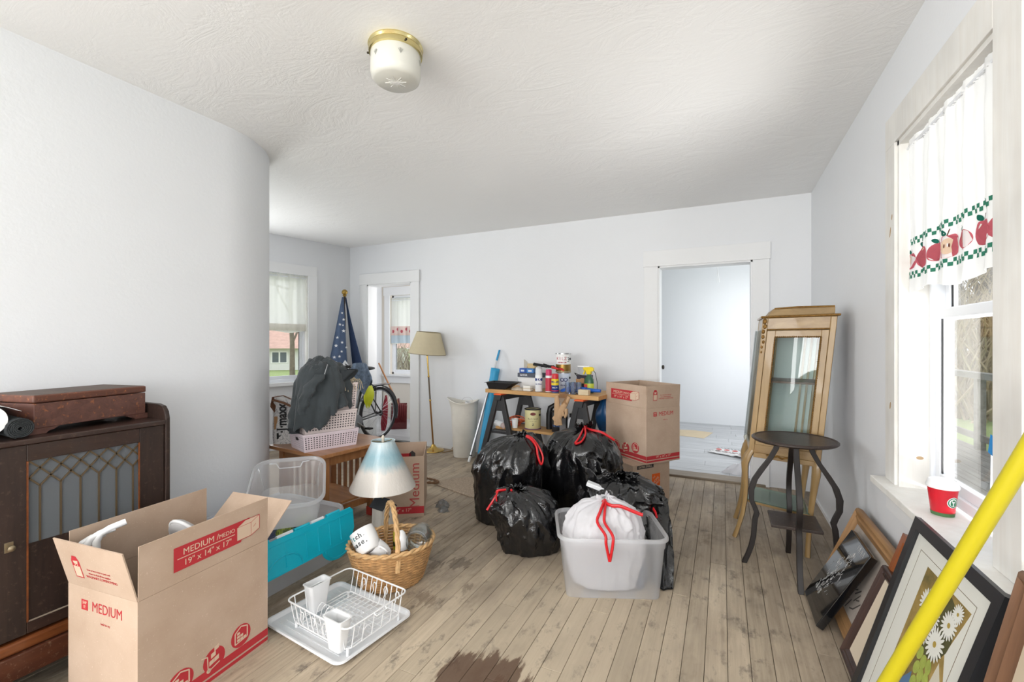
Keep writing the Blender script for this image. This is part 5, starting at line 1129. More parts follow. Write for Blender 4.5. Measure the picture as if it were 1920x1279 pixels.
text_ring(g, 'ULTRA', .0725, .06, .026, mat('steel_blue', (96, 130, 190), .4), R(-88), .24); B().at(Matrix.Rotation(R(-42), 4, 'Z') @ frame((.072, 0, .08), (0, 1, 0), (0, 0, 1))).box(-.03, .03, -.06, .05, 0, .001).build('label_panel', mat('grey_panel', (150, 150, 152), .5), g)
g = on('caulk_gun', 'black and red hand tool between the two low shelf cans', 'tool', .585, .22, ZS, R(20)); B().tube([(0, 0, 0), (.0, 0, .14), (.01, 0, .20), (.05, 0, .225), (.09, 0, .21)], [.03, .03, .026, .022, .015], 10).build('tool_body', M_BLACK, g, smooth=50); B().tube([(.07, 0, .222), (.10, 0, .205)], .016, 8).build('red_tip', M_GLR, g, smooth=50)
g = on('coiled_cable', 'coil of orange and white cord on the low shelf', 'cord', .20, .20, ZS); b = B()
for k in range(5): b.tube([((.07+.008*k)*math.cos(a)+.01*k, (.05+.004*k)*math.sin(a), .012+.014*k+.015*math.sin(2*a+k)) for a in [2*pi*j/28 for j in range(28)]], .0065, 6, True)
b.build('cord_coil', mat('orange_cordmat', (222, 110, 70), .6, var=.4, vscale=50), g, smooth=60)['kind'] = 'stuff'
g = on('foam_cup', 'white foam cup on the low shelf beside the yellow paint can', 'cup', .285, .09, ZS); B().lathe([(.025, 0), (.033, .085), (.035, .086), (.031, .086), (.023, .004)], 24).build('cup_body', M_WHITEP, g, smooth=40)
g = thing('lying_spray_can', 'white spray can lying on its side on the sawhorse shelf tray', 'spray can', tw(.095, .12, .4145+.033), rot=(R(90), 0, TA+R(58))); B().lathe([(.03, -.09), (.033, -.085), (.033, .06), (.028, .075)], 24).build('can_body', mat('white_enamel_can_(230, 231, 232)', W1, .35), g, smooth=40); B().lathe([(.030, .07), (.030, .10), (.02, .108), (.001, .108)], 24).build('cap', mat('pinkish_cap', (206, 186, 182), .4), g, smooth=40)
g = on('cleaner_bottle', 'white bottle with black cap on the low shelf behind the tan gloves', 'bottle', .86, .12, ZS); B().lathe([(.03, 0), (.033, .005), (.033, .12), (.014, .15)], 24).build('bottle_body', mat('grey_white', (206, 208, 212), .4), g, smooth=40); B().lathe([(.016, .148), (.018, .18), (.001, .182)], 16).build('cap', M_BLACK, g, smooth=40)
g = thing('blue_plastic_bag', 'dark blue plastic sack hanging behind the stacked cartons', 'bag', tw(1.095, .36, 0), TA); B().grid(40, 24, lambda u, v: (lambda a: ((.05+.05*math.sin(pi*min(1, v*1.1+.08)))*math.cos(a)*(1+.12*math.cos(6*a+5*v)), (.04+.04*math.sin(pi*v))*math.sin(a), .45+.30*v))(2*pi*u), True).build('bag_body', mat('teal_blue_film', (18, 74, 122), .35), g, smooth=70); B().tube([(0, 0, .745), (0, .0, .764)], .01, 8).build('knot', mat('teal_blue_film', (18, 74, 122)), g, smooth=50)

# ------------------------------------------------------------------ bin, poles, roll
t = thing('waste_bin', 'tall cream plastic waste bin against the back wall', 'waste bin', (-2.575, 4.245, 0), R(20))
M_CREAM = mat('cream_plastic', (222, 218, 208), .45, var=.06, vscale=10)
def binr(r, z, lift): return [((r*(1+.16*lift*max(0, -math.cos(2*pi*k/40))))*math.cos(2*pi*k/40), r*.86*math.sin(2*pi*k/40), z+lift*(.05*max(0, -math.cos(2*pi*k/40))**2+.03*max(0, math.cos(2*pi*k/40))**2)) for k in range(40)]
B().loft([binr(.118, 0, 0), binr(.122, .01, 0), binr(.148, .52, 0), binr(.152, .57, 1), binr(.165, .585, 1.1), binr(.163, .592, 1.1), binr(.147, .575, 1), binr(.143, .52, 0), binr(.115, .012, 0)], True, True, True).build('bin_body', M_CREAM, t, smooth=45)
t = thing('trash_filling', 'crumpled paper and a white tub inside the tall cream bin', 'trash', (-2.575, 4.245, .36), R(20))
B().grid(36, 14, heap(0, 0, .10, .13, .11, .10, 8.1, 5), True).build('crumpled_paper', mat('trash_paper', (206, 198, 184), .9, var=.3, vscale=18), t, smooth=60); B().at(Matrix.Translation((.03, 0, .14)) @ Matrix.Rotation(R(20), 4, 'Y')).lathe([(.045, 0), (.055, .09), (.058, .092), (.053, .092), (.043, .006)], 20).build('tub', M_WHITEP, t, smooth=40)
B().tube([(.03+.062*math.cos(a), .01, .235+.05*math.sin(a)) for a in [pi*k/12 for k in range(13)]], .0018, 6).build('tub_handle', M_TIN, t, smooth=60); B().box(-.03, .0, -.07, -.02, .17, .20).build('red_wrapper', M_GLR, t, bevel=.006)
a = Vector((-2.384, 4.017, .008)); c = Vector((-2.233, 4.425, 1.165)); dv = (c-a)
t = thing('extension_pole', 'long silver extension pole with blue tip leaning on the back wall', 'pole', tuple(a))
B().tube([tuple(dv*.05), tuple(dv*.62)], .0125, 12).build('outer_tube', mat('brushed_aluminium', (196, 198, 202), .3, 1.), t, smooth=50); B().tube([tuple(dv*.62), tuple(dv*.9)], .0095, 12).build('inner_tube', mat('pale_aluminium', (214, 216, 218), .35, .6), t, smooth=50)
B().tube([tuple(dv*.9), tuple(dv*1.0)], [.0115, .0105], 12).build('tip', mat('sky_blue_plastic', (40, 150, 200), .4), t, smooth=50); B().tube([(0, 0, 0), tuple(dv*.055)], .0145, 12).build('end_cap', M_WHITEP, t, smooth=50); B().tube([tuple(dv*.05), tuple(dv*.06)], .0152, 12).build('collar', M_BLACK, t, smooth=50)
a = Vector((-2.34, 4.21, .03)); c = Vector((-2.255, 4.365, .965)); dv = c-a
t = thing('foam_roll', 'bright blue rolled foam underlay leaning behind the work table', 'foam roll', tuple(a))
Mz = dv.to_track_quat('Z', 'Y').to_matrix().to_4x4(); Lr_ = dv.length
sp = [((.016+.036*k/70)*math.cos(k*.36), (.016+.036*k/70)*math.sin(k*.36)) for k in range(71)]
B().at(Mz).loft([[(x*(1+.02*math.sin(40*z)), y*(1+.02*math.sin(40*z)), z*Lr_) for x, y in sp] for z in [i/24 for i in range(25)]], False).build('foam_sheet', mat('blue_foam', (48, 158, 206), .5, var=.1, bump=.4, bscale=40), t, smooth=60, solid=.004)

# ------------------------------------------------------------------ brass floor lamp
t = thing('floor_lamp', 'slim brass floor lamp with cream fabric shade by the narrow doorway', 'lamp', (-3.02, 4.29, 0))
M_BRASS = mat('polished_brass', (206, 172, 96), .22, 1.)
top = Vector((-.085, -.03, 1.38)); P = lambda k: tuple(top*k)
B().lathe([(.12, 0), (.125, .006), (.12, .014), (.085, .02), (.05, .032), (.03, .05), (.02, .07)], 36).build('base', M_BRASS, t, smooth=40)
B().tube([(0, 0, .05), P(.42)], .0095, 12).build('pole', mat('aged_brass', (168, 122, 72), .3, 1.), t, smooth=50); B().tube([P(.42), P(.62)], .0095, 12).build('pole', mat('tarnished_brass', (120, 108, 96), .35, .9), t, smooth=50); B().tube([P(.62), P(.84)], .009, 12).build('pole', M_BRASS, t, smooth=50)
for k in (.05, .42, .62, .80): B().at(Matrix.Translation(P(k))).ball((0, 0, 0), .014, 12, 8).build('collar', M_BRASS, t, smooth=60)
S_ = Matrix.Translation(P(.81)) @ Matrix.Rotation(R(5), 4, 'Y')
sd = fabric('cream_shade_cloth', (236, 226, 198), .4, .1)
B().at(S_).lathe([(.218, .0), (.215, .004), (.135, .25), (.132, .25), (.212, .004), (.218, 0)], 40, cap0=False, cap1=False).build('shade', sd, t, smooth=40)
for r, z in ((.217, .001), (.134, .25)): B().at(S_).tube([(r*math.cos(a), r*math.sin(a), z) for a in [2*pi*k/40 for k in range(40)]], .003, 6, True).build('shade_trim', mat('shade_piping', (150, 138, 110), .8), t, smooth=60)
B().at(S_).lathe([(.012, -.01), (.02, .0), (.02, .05), (.012, .06)], 14).build('bulb_socket', M_BRASS, t, smooth=50)
for s in (-1, 1): B().at(S_).tube([(0, 0, .02), (s*.05, .02, .025), (s*.06, .02, .06)], .007, 8).build('arm', M_BRASS, t, smooth=50)
b = B()
for k in range(3): a = 2*pi*k/3; b.bar((0, 0, .24), (.13*math.cos(a), .13*math.sin(a), .245), .003, .003)
b.bar((0, 0, .05), (0, 0, .24), .005, .005); B_ = b; o = b.build('shade_spider', M_BRASS, t); o.matrix_local = S_
tag(B().tube([(-2.91, 4.29, .008), (-2.86, 4.24, .006), (-2.82, 4.33, .008), (-2.78, 4.37, .008), (-2.84, 4.40, .02), (-2.80, 4.415, .06)], .005, 6).build('lamp_cord', mat('brown_flex', (150, 120, 80), .6), None, smooth=60), 'brown lamp flex curled on the floor beside the brass lamp base', 'cord')

# ------------------------------------------------------------------ flag on its pole in the corner
t = thing('flag_pole', 'dark flag pole with a gold ball standing in the alcove corner', 'flag pole', (-4.335, 4.235, 0))
B().tube([(0, 0, 0), (0, 0, 1.84)], .0125, 12).build('pole', mat('black_brown', (48, 38, 32), .45), t, smooth=50); B().ball((0, 0, 1.885), .036, 18, 12).build('finial_ball', mat('antique_gold', (168, 138, 70), .35, .8), t, smooth=60); B().lathe([(.018, 1.83), (.026, 1.845), (.012, 1.856)], 14).build('ferrule', mat('antique_gold', (168, 138, 70)), t, smooth=50)
t = thing('flag', 'navy and white flag with white stars draped from the corner pole', 'flag', (-4.335, 4.235, 0))
vr = Vector((-.717, .697, 0)); sr = Vector((.697, .717, 0))     # along the view, and sideways
def flagpt(s, v, d, z0=1.82, z1=.80): p = sr*s+vr*d; return (p.x, p.y, z0+(z1-z0)*v)
M_NAVY = fabric('navy_flag', (96, 112, 140), .1, .2); M_NAVYD = fabric('dark_navy_flag', (62, 76, 104), .1, .2); M_FW = fabric('white_flag', (232, 232, 234), .25)
B().grid(20, 24, lambda u, v: flagpt(-.012-(.185*v+.02)*(1-u)+.05*v*u, v, -.03-.05*v+.035*math.sin(7*u+1)*v)).build('star_field', M_NAVY, t, smooth=70, solid=.002)
B().grid(8, 24, lambda u, v: flagpt(.0+.052*v+.05*v*u, v, -.01+.02*u*v)).build('white_fold', M_FW, t, smooth=70, solid=.002)
B().grid(14, 24, lambda u, v: flagpt(.008+.10*v+(.14*v**1.3+.012)*u, v, -.03*v+.03*math.sin(6*u)*v)).build('navy_fold', M_NAVYD, t, smooth=70, solid=.002)
star = lambda r: [(r*(1 if k % 2 == 0 else .42)*math.sin(pi*k/5), r*(1 if k % 2 == 0 else .42)*math.cos(pi*k/5)) for k in range(10)]
rs = random.Random(5); mst = mat('star_white', (236, 238, 240), .8)
for s, v, r in ((-.03, .20, .016), (-.012, .28, .02), (-.055, .34, .02), (-.012, .42, .024), (-.085, .50, .02), (-.03, .56, .02), (-.10, .60, .024), (-.035, .67, .018), (-.12, .74, .022), (-.06, .73, .02), (-.14, .87, .024), (-.165, .95, .02), (-.02, .35, .014), (-.1, .80, .016), (.02, .62, .018)):
    p = Vector(flagpt(s, v, -.085-.03*v)); flat(star(r), mst, t, frame(tuple(p), tuple(sr), (0, 0, 1)), 'star')
pm = frame(flagpt(.005, .90, -.125), tuple(sr), (0, 0, 1)); flat([(-.09, -.01), (.0, .13), (.075, .02), (-.01, -.13)], mst, t, pm, 'emblem')
mkk = mat('black_ink', (22, 22, 24), .5); b = B().at(pm @ Matrix.Rotation(R(-36), 4, 'Z'))
for k in range(5):
    y = -.075+.035*k; b.bar((-.05, y, .001), (.05, y, .001), .010, .001)
    x = -.04+.024*(k % 4); b.bar((x, y, .001), (x, y+.035 if k < 4 else y, .001), .010, .001) if k < 4 else None
b.build('emblem', mkk, t)

# ------------------------------------------------------------------ bicycle running into the narrow doorway
t = thing('bicycle', 'dark bicycle parked along the alcove with its rear wheel in the narrow doorway', 'bicycle', (-4.02, 0, 0))
M_RUB = mat('tyre_rubber', (44, 44, 46), .8); M_STEEL = mat('bike_steel', (172, 174, 178), .3, 1.)
circ = lambda r, y, z=.338, n=48: [(0, y+r*math.cos(2*pi*k/n), z+r*math.sin(2*pi*k/n)) for k in range(n)]
for yc in (4.5, 3.42):
    w = B().tube(circ(.318, yc), .019, 10, True).build('wheel', M_RUB, t, smooth=60)
    B().tube(circ(.296, yc), .0085, 8, True).build('rim', M_STEEL, w, smooth=60)
    b = B()
    for k in range(28): a = 2*pi*k/28; b.tube([(.022*(1 if k % 2 else -1), yc+.02*math.cos(a+.8), .338+.02*math.sin(a+.8)), (0, yc+.294*math.cos(a), .338+.294*math.sin(a))], .0013, 4)
    b.build('spokes', M_STEEL, w)['kind'] = 'stuff'
    B().at(Matrix.Translation((0, yc, .338)) @ Matrix.Rotation(R(90), 4, 'Y')).lathe([(.008, -.055), (.024, -.035), (.016, -.03), (.016, .03), (.036, .034), (.036, .04), (.008, .055)], 18).build('hub', mat('dark_hub', (60, 60, 62), .4, .6), w, smooth=40)
M_FR = mat('bike_frame_black', (38, 40, 44), .35, coat=.4)
BBk, ST, HT, HB = (0, 4.07, .29), (0, 4.24, .80), (0, 3.60, .82), (0, 3.56, .68)
for n_, a_, c_, r_ in (('seat_tube', BBk, ST, .016), ('top_tube', (0, 4.22, .74), HT, .015), ('down_tube', BBk, HB, .018), ('head_tube', (0, 3.545, .64), (0, 3.61, .86), .019)): B().tube([a_, c_], r_, 10).build(n_, M_FR, t, smooth=50)
for s in (-1, 1):
    B().tube([(s*.03, 4.07, .29), (s*.055, 4.5, .338)], .009, 8).build('chain_stay', M_FR, t, smooth=50); B().tube([(s*.02, 4.22, .74), (s*.055, 4.5, .338)], .008, 8).build('seat_stay', M_FR, t, smooth=50)
    B().tube([(s*.03, 3.555, .65), (s*.05, 3.42, .338)], .011, 8).build('fork_blade', M_FR, t, smooth=50)
B().tube([ST, (0, 4.26, .90)], .013, 10).build('seat_post', M_STEEL, t, smooth=50)
B().loft([[(w*c, y, .925+h_*s) for c, s in [(math.cos(2*pi*j/14), math.sin(2*pi*j/14)) for j in range(14)]] for y, w, h_ in ((4.10, .015, .015), (4.2, .04, .022), (4.3, .085, .026), (4.36, .07, .02))]).build('saddle', M_BLACK, t, smooth=60)
B().tube([(-.28, 3.70, .98), (-.2, 3.62, .98), (-.03, 3.6, .96), (.03, 3.6, .96), (.2, 3.62, .98), (.28, 3.70, .98)], .011, 8).build('handlebar', M_STEEL, t, smooth=50); B().tube([(0, 3.61, .86), (0, 3.61, .965)], .013, 8).build('stem', M_STEEL, t, smooth=50)
for s in (-1, 1): B().tube([(s*.24, 3.66, .98), (s*.30, 3.72, .98)], .016, 10).build('grip', M_BLACK, t, smooth=50)
B().grid(24, 5, lambda u, v: (-.028+.056*v, 4.5+.352*math.cos(R(-20+170*u)), .338+.352*math.sin(R(-20+170*u))+.008*math.sin(pi*v))).build('mudguard', mat('mudguard_grey', (110, 112, 116), .35, .5), t, smooth=60, solid=.002)
B().at(Matrix.Translation((.05, 4.07, .29)) @ Matrix.Rotation(R(90), 4, 'Y')).lathe([(.03, 0), (.09, .0), (.09, .004), (.03, .006)], 30).build('chainring', M_STEEL, t, smooth=30); B().tube([(.06, 4.07, .29), (.075, 4.20, .20)], .009, 8).build('crank', M_STEEL, t, smooth=50); B().box(.075, .16, 4.17, 4.23, .19, .21).build('pedal', M_BLACK, t, bevel=.003)
B().tube([(-.03, 4.05, .28), (-.19, 3.98, .006)], .009, 8).build('kickstand', M_STEEL, t, smooth=50)
for s in (-1, 1): B().tube([(s*.055, 4.5, .34), (s*.06, 4.52, .70)], .005, 6).build('rack_stay', M_FR, t, smooth=50)
B().box(-.065, .065, 4.28, 4.66, .70, .708).build('rear_rack', M_FR, t)
t = thing('yellow_sack', 'bright yellow drawstring sack hanging over the bicycle rear rack', 'sack', (-3.92, 4.22, .41), R(0))
B().grid(24, 20, lambda u, v: (.012+.03*math.sin(pi*v)*math.cos(2*pi*u), (.085*math.sin(pi*(.15+.8*v)))*math.sin(2*pi*u)-.03*v, .31-.26*v+.02*math.cos(4*pi*u)*v), True).build('sack_body', mat('hi_vis_yellow', (206, 214, 34), .6), t, smooth=70); B().tube([(.0, -.02, .29), (-.02, .05, .33), (.02, .1, .28), (.01, .11, .20)], .006, 6).build('strap', M_BLACK, t, smooth=60)
t = thing('denim_jacket', 'faded denim jacket with pale fringe draped over the bicycle saddle', 'jacket', (-4.0, 4.14, .945))
B().grid(44, 20, lambda u, v: (lambda a: ((.10*v**.7+.03*v)*math.cos(a)*(1+.15*math.cos(5*a+3*v)), (.16*v**.7)*math.sin(a)*(1+.12*math.cos(6*a)), .04-.48*max(0, v-.35)**1.2*(1+.3*math.cos(3*a+1))+.015*ridge((math.cos(a)*3*v, math.sin(a)*3*v, 1))))(2*pi*u), True).build('denim', mat('faded_denim', (104, 120, 140), .95, var=.5, vscale=26), t, smooth=70)
# snow shovel beyond the doorway
a = Vector((-4.2, 5.12, .0)); 
t = thing('snow_shovel', 'dark red snow shovel with wooden handle leaning inside the narrow doorway', 'shovel', tuple(a), R(35)); t.scale = (.72, .72, .86)
B().grid(17, 14, lambda u, v: (-.155+.31*u, -.02-.05*math.sin(pi*v*.9)+.012*math.cos(8*2*pi*u)*min(1, 3*v)*(1-v*.2)+.12*v, .01+.41*v-(.03*(2*abs(u-.5))**3*v))).build('blade', mat('dark_red_plastic', (98, 36, 38), .4), t, smooth=70, solid=.006)
B().box(-.155, .155, .09, .105, .40, .43).build('blade_edge', mat('dark_red_plastic', (98, 36, 38)), t, bevel=.004)
B().tube([(0, .10, .40), (-.02, .14, .50)], .022, 10).build('socket', mat('dark_red_plastic', (98, 36, 38)), t, smooth=50)
B().tube([(0, .09, .38), (-.42, .28, 1.10)], [.017, .016], 10).build('handle', wood('shovel_ash', (182, 128, 78), (150, 98, 56), 2), t, smooth=50)
t = thing('red_broom', 'dark red long bag leaning beyond the bicycle wheel in the doorway', 'bag', (-4.36, 4.98, 0), 0); B().loft([[(r*math.cos(2*pi*k/16)+.10*z, r*.8*math.sin(2*pi*k/16), z) for k in range(16)] for r, z in ((.03, 0), (.05, .1), (.045, .3), (.03, .42), (.015, .5))]).build('bag_body', mat('crimson_cloth', (140, 34, 48), .8, var=.25), t, smooth=60)
# rug corner, rope loop, floor litter
t = thing('rug', 'beige looped rug lying under the big round black bag', 'rug', (0, 0, 0))
B().prism([(-2.36, 3.29), (-1.86, 3.125), (-1.35, 3.08), (-1.30, 3.42), (-1.75, 3.55), (-2.02, 3.63), (-2.2, 3.48)], .0, .014).build('rug_pile', mat('beige_pile', (176, 158, 138), .95, var=.35, vscale=90, bump=1., bscale=160), t, bevel=.005)
t = thing('rope_loop', 'brown twisted rope loop lying at the rug corner', 'rope', (-2.42, 3.27, .014))
for ph in (0, pi): B().tube([(.0+.085*math.cos(a)+.006*math.cos(9*a+ph)+.08*max(0, math.cos(a)), .05*math.sin(a), .012+.045*max(0, -math.cos(a))+.006*math.sin(9*a+ph)) for a in [2*pi*k/70 for k in range(70)]], .0075, 6, True).build('rope_strand', mat('brown_rope', (128, 98, 74), .9, var=.2), t, smooth=60)
for k, (x, y, s, lb) in enumerate(((-1.93, 2.86, .055, 'crumpled clear plastic wrapper on the floor beside the red-lettered carton'), (-1.87, 2.78, .04, 'small crumpled grey film on the floor nearer the red-lettered carton corner'))):
    t = tag(B().at(Matrix.Translation((x, y, .0))).grid(26, 10, heap(0, 0, 0.003, s, s*.9, s*.7, 3+k*4, 6), True).build('plastic_wrapper', glass('crumpled_film', (214, 218, 224), .25, .08, .3, (190, 194, 200)), None, smooth=30), lb, 'wrapper')
tag(B().tube([(-2.20, 2.20, .006), (-2.08, 2.28, .006), (-1.98, 2.33, .006), (-2.02, 2.24, .006), (-1.97, 2.14, .006), (-1.80, 2.12, .006), (-1.70, 2.20, .006)], .0045, 6).build('power_cord', M_BLACK, None, smooth=60), 'thin black power cord on the floor around the birdhouse lamp', 'cord')

# ================================================================== ceiling light
t = thing('ceiling_light', 'round flush ceiling light with brass rim and frosted glass bowl', 'ceiling light', (-1.252, 1.507, 2.5))
M_BR2 = mat('pale_brass', (214, 200, 146), .25, 1.)
B().lathe([(.04, 0), (.112, 0), (.114, -.006), (.108, -.014), (.112, -.022), (.110, -.036), (.100, -.038)], 48).build('brass_rim', M_BR2, t, smooth=40)
fr = NT('frosted_bowl'); fr.base(lin((226, 225, 216))); fr.set(Roughness=.35, Subsurface_Weight=.0, Transmission_Weight=.15, Coat_Weight=.2)
B().lathe([(.1, -.034), (.103, -.04), (.104, -.115), (.098, -.138), (.085, -.148), (.001, -.15)], 48).build('glass_bowl', fr.m, t, smooth=40)
mcut = mat('cut_glass_lines', (246, 246, 242), .1, coat=.6); b = B()
for k in range(16): a = 2*pi*k/16; r = .045 if k % 2 else .03; b.hexa([(.004*math.cos(a+1.57), .004*math.sin(a+1.57), -.152), (.004*math.cos(a-1.57), .004*math.sin(a-1.57), -.152), (r*math.cos(a), r*math.sin(a), -.1505)], [(.002*math.cos(a+1.57), .002*math.sin(a+1.57), -.149), (.002*math.cos(a-1.57), .002*math.sin(a-1.57), -.149), (r*math.cos(a), r*math.sin(a), -.149)])
b.build('etched_star', mcut, t)
for k in range(6):
    a0 = R(-160+60*k); b = B()
    for j in range(-2, 3): q = R(18*j); b.bar((.1045*math.cos(a0), .1045*math.sin(a0), -.085), (.1046*math.cos(a0+.13*math.sin(q)*1.2), .1046*math.sin(a0+.13*math.sin(q)*1.2), -.085+.022*math.cos(q)), .0018, .001)
    b.build('etched_sprig', mat('etch_grey', (168, 168, 162), .3), t)
for k in range(3): a = R(-30+120*k); B().at(frame((.112*math.cos(a), .112*math.sin(a), -.03), (-math.sin(a), math.cos(a), 0), (0, 0, 1))).lathe([(.004, -.004), (.0045, .006), (.002, .008)], 10).build('set_screw', mat('dark_screw', (58, 50, 36), .4, .6), t, smooth=40)

# ================================================================== gilded display cabinet (racked out of square)
M_GILT = wood('gilded_wood', (172, 142, 94), (148, 117, 72), 2, .7, .35, .25)
M_GILTH = wood('gilded_rail', (172, 142, 94), (146, 114, 70), 0, .7, .35, .25)
M_ORMO = mat('ormolu', (140, 104, 52), .4, .7, var=.3, vscale=60, bump=1., bscale=200)
MV = Matrix(((.947, 0, .095, 0), (-.322, 1, 0, 0), (0, 0, 1, 0), (0, 0, 0, 1)))
t = thing('display_cabinet', 'gilded curved-leg display cabinet with glass door leaning by the right wall', 'display cabinet', (.095, 3.205, 0))
Wv, Dv, z0, z1 = .382, .36, .56, 1.40
V = lambda: B().at(MV)
for x in (0, Wv-.03):
    for y in (0, Dv-.03): V().box(x, x+.03, y, y+.03, z0, z1).build('corner_post', M_GILT, t, bevel=.003)
for y in (0.002, Dv-.026):
    V().box(.03, Wv-.03, y, y+.022, z1-.075, z1).build('top_rail', M_GILTH, t, bevel=.002); V().box(.03, Wv-.03, y, y+.022, z0, z0+.05).build('bottom_rail', M_GILTH, t, bevel=.002)
for x in (.002, Wv-.024): 
    for zz in ((z1-.075, z1), (z0, z0+.05)): V().box(x, x+.022, .03, Dv-.03, zz[0], zz[1]).build('side_rail', M_GILT, t, bevel=.002)
V().box(-.012, Wv+.012, -.012, Dv, z1, z1+.014).build('cornice', M_GILTH, t, bevel=.004)
V().hexa([(.025, .012, z1+.014), (Wv-.01, .012, z1+.014), (Wv-.01, Dv-.03, z1+.014), (.025, Dv-.03, z1+.014)], [(.055, .02, z1+.058), (Wv-.012, .02, z1+.058), (Wv-.012, Dv-.05, z1+.058), (.055, Dv-.05, z1+.058)]).build('crest', wood('worn_crest', (168, 140, 96), (138, 112, 74), 0, .7, .5), t, bevel=.004)
V().tube([(.06, .02, z1+.058), (.18, .012, z1+.062), (Wv-.015, .02, z1+.058)], .005, 6).build('crest_moulding', M_ORMO, t, smooth=60); V().tube([(-.012, -.012, z1+.007), (Wv+.012, -.012, z1+.007)], .006, 8).build('cornice_bead', M_ORMO, t, smooth=60)
V().tube([(.03, -.002, z1-.07), (Wv-.03, -.002, z1-.07)], .0035, 6).build('frieze_bead', M_ORMO, t, smooth=60)
# door: frame, beaded moulding, bowed glass
dz0, dz1 = z0+.052, z1-.078
door = V().box(.032, .078, -.006, .016, dz0, dz1).build('door', M_GILT, t, bevel=.002)
V().box(Wv-.068, Wv-.032, -.006, .016, dz0, dz1).build('door_stile', M_GILT, door, bevel=.002)
V().box(.078, Wv-.068, -.006, .016, dz0, dz0+.03).build('door_rail', M_GILTH, door, bevel=.002); V().box(.078, Wv-.068, -.006, .016, dz1-.04, dz1).build('door_rail', M_GILTH, door, bevel=.002)
gx0, gx1, gz0, gz1 = .078, Wv-.068, dz0+.03, dz1-.04
for a_, c_ in (((gx0, gz0), (gx1, gz0)), ((gx1, gz0), (gx1, gz1)), ((gx1, gz1), (gx0, gz1)), ((gx0, gz1), (gx0, gz0))):
    n = int(math.hypot(c_[0]-a_[0], c_[1]-a_[1])/.011); b = V()
    b.tube([(a_[0]+(c_[0]-a_[0])*k/(4*n), -.007, a_[1]+(c_[1]-a_[1])*k/(4*n)) for k in range(4*n+1)], [.0045+.002*math.cos(2*pi*k/4) for k in range(4*n+1)], 6); b.build('beaded_moulding', M_ORMO, door, smooth=60)
M_VG = glass('bowed_glass', (226, 236, 234), .2, .015, .05, (206, 218, 214))
V().grid(12, 6, lambda u, v: (gx0+(gx1-gx0)*u, .006-.016*math.sin(pi*u), gz0+(gz1-gz0)*v)).build('glass_pane', M_VG, door, smooth=70)
# curved side glass, mirror back, shelf, base
V().grid(12, 4, lambda u, v: (.008-.034*math.sin(pi*u), .028+(Dv-.056)*u, z0+.05+(z1-.125-z0)*v)).build('side_glass', M_VG, t, smooth=70); V().grid(12, 4, lambda u, v: (Wv-.008+.006*math.sin(pi*u), .028+(Dv-.056)*u, z0+.05+(z1-.125-z0)*v)).build('side_glass', M_VG, t, smooth=70)
V().box(.03, Wv-.03, Dv-.02, Dv-.012, z0+.05, z1-.075).build('back_panel', mat('aged_mirror', (206, 214, 212), .3, .0), t)
for x in (.06, .12, Wv-.06, Wv-.095): V().box(x-.006, x+.006, Dv-.03, Dv-.021, z0+.05, z1-.075).build('back_batten', M_GILT, t)
V().box(.02, Wv-.02, .02, Dv-.02, 1.0, 1.012).build('inner_shelf', wood('dark_shelf_edge', (112, 72, 46), (92, 58, 38), 0), t); V().box(.02, Wv-.02, .02, Dv-.02, z0+.005, z0+.02).build('case_floor', M_GILTH, t); V().box(.01, Wv-.01, .01, Dv-.01, z1-.01, z1).build('case_roof', M_GILTH, t)
V().box(Wv, Wv+.006, .03, Dv, z0, z1).build('side_board', wood('brown_side_board', (92, 56, 36), (72, 44, 28), 2), t)
b = V().prism([(.05, 0)]*0 or [(.03, -.004), (Wv-.03, -.004), (Wv-.03, .018), (.03, .018)], z0-.03, z0); b.build('apron', M_GILTH, t, bevel=.003)
V().tube([(.10+.15*k/12, -.008, z0-.008+.006*math.sin(k*1.6)) for k in range(13)], .006, 6).build('apron_mount', M_ORMO, t, smooth=60)
for k in range(7): V().ball((.012+.004*math.sin(k*2), -.004, z1-.02-.032*k), .012-.0011*k, 10, 6, 1, .6, 1.4).build('post_mount', M_ORMO, t, smooth=60)
for i, (x, y, sx, sy) in enumerate(((.018, .018, -1, -1), (Wv-.018, .018, .15, -1), (.018, Dv-.018, -.7, 1), (Wv-.018, Dv-.018, .2, 1))):
    pf = ((.57, 0, .021), (.53, .02, .024), (.48, .034, .024), (.42, .026, .02), (.34, .012, .017), (.25, .008, .0155), (.16, .014, .0145), (.08, .03, .014), (.02, .045, .015), (0, .052, .0155))
    V().tube([(x+sx*o_*.9, y+sy*o_*.25, z_) for z_, o_, r_ in pf], [r_ for *_, r_ in pf], 8).build('leg', M_GILT, t, smooth=50)
V().prism([(-.0, .06), (.05, .02), (Wv-.02, .0), (Wv-.01, Dv-.03), (.04, Dv-.0)], .232, .248).build('low_shelf', M_GILTH, t, bevel=.003)
V().prism([(.0, .05), (.05, .015), (Wv-.025, -.005), (Wv-.015, Dv-.04), (.045, Dv-.02)], .2485, .254).build('glass_shelf', glass('green_edge_glass', (206, 232, 218), .2, .02, .25, (196, 222, 206)), t)

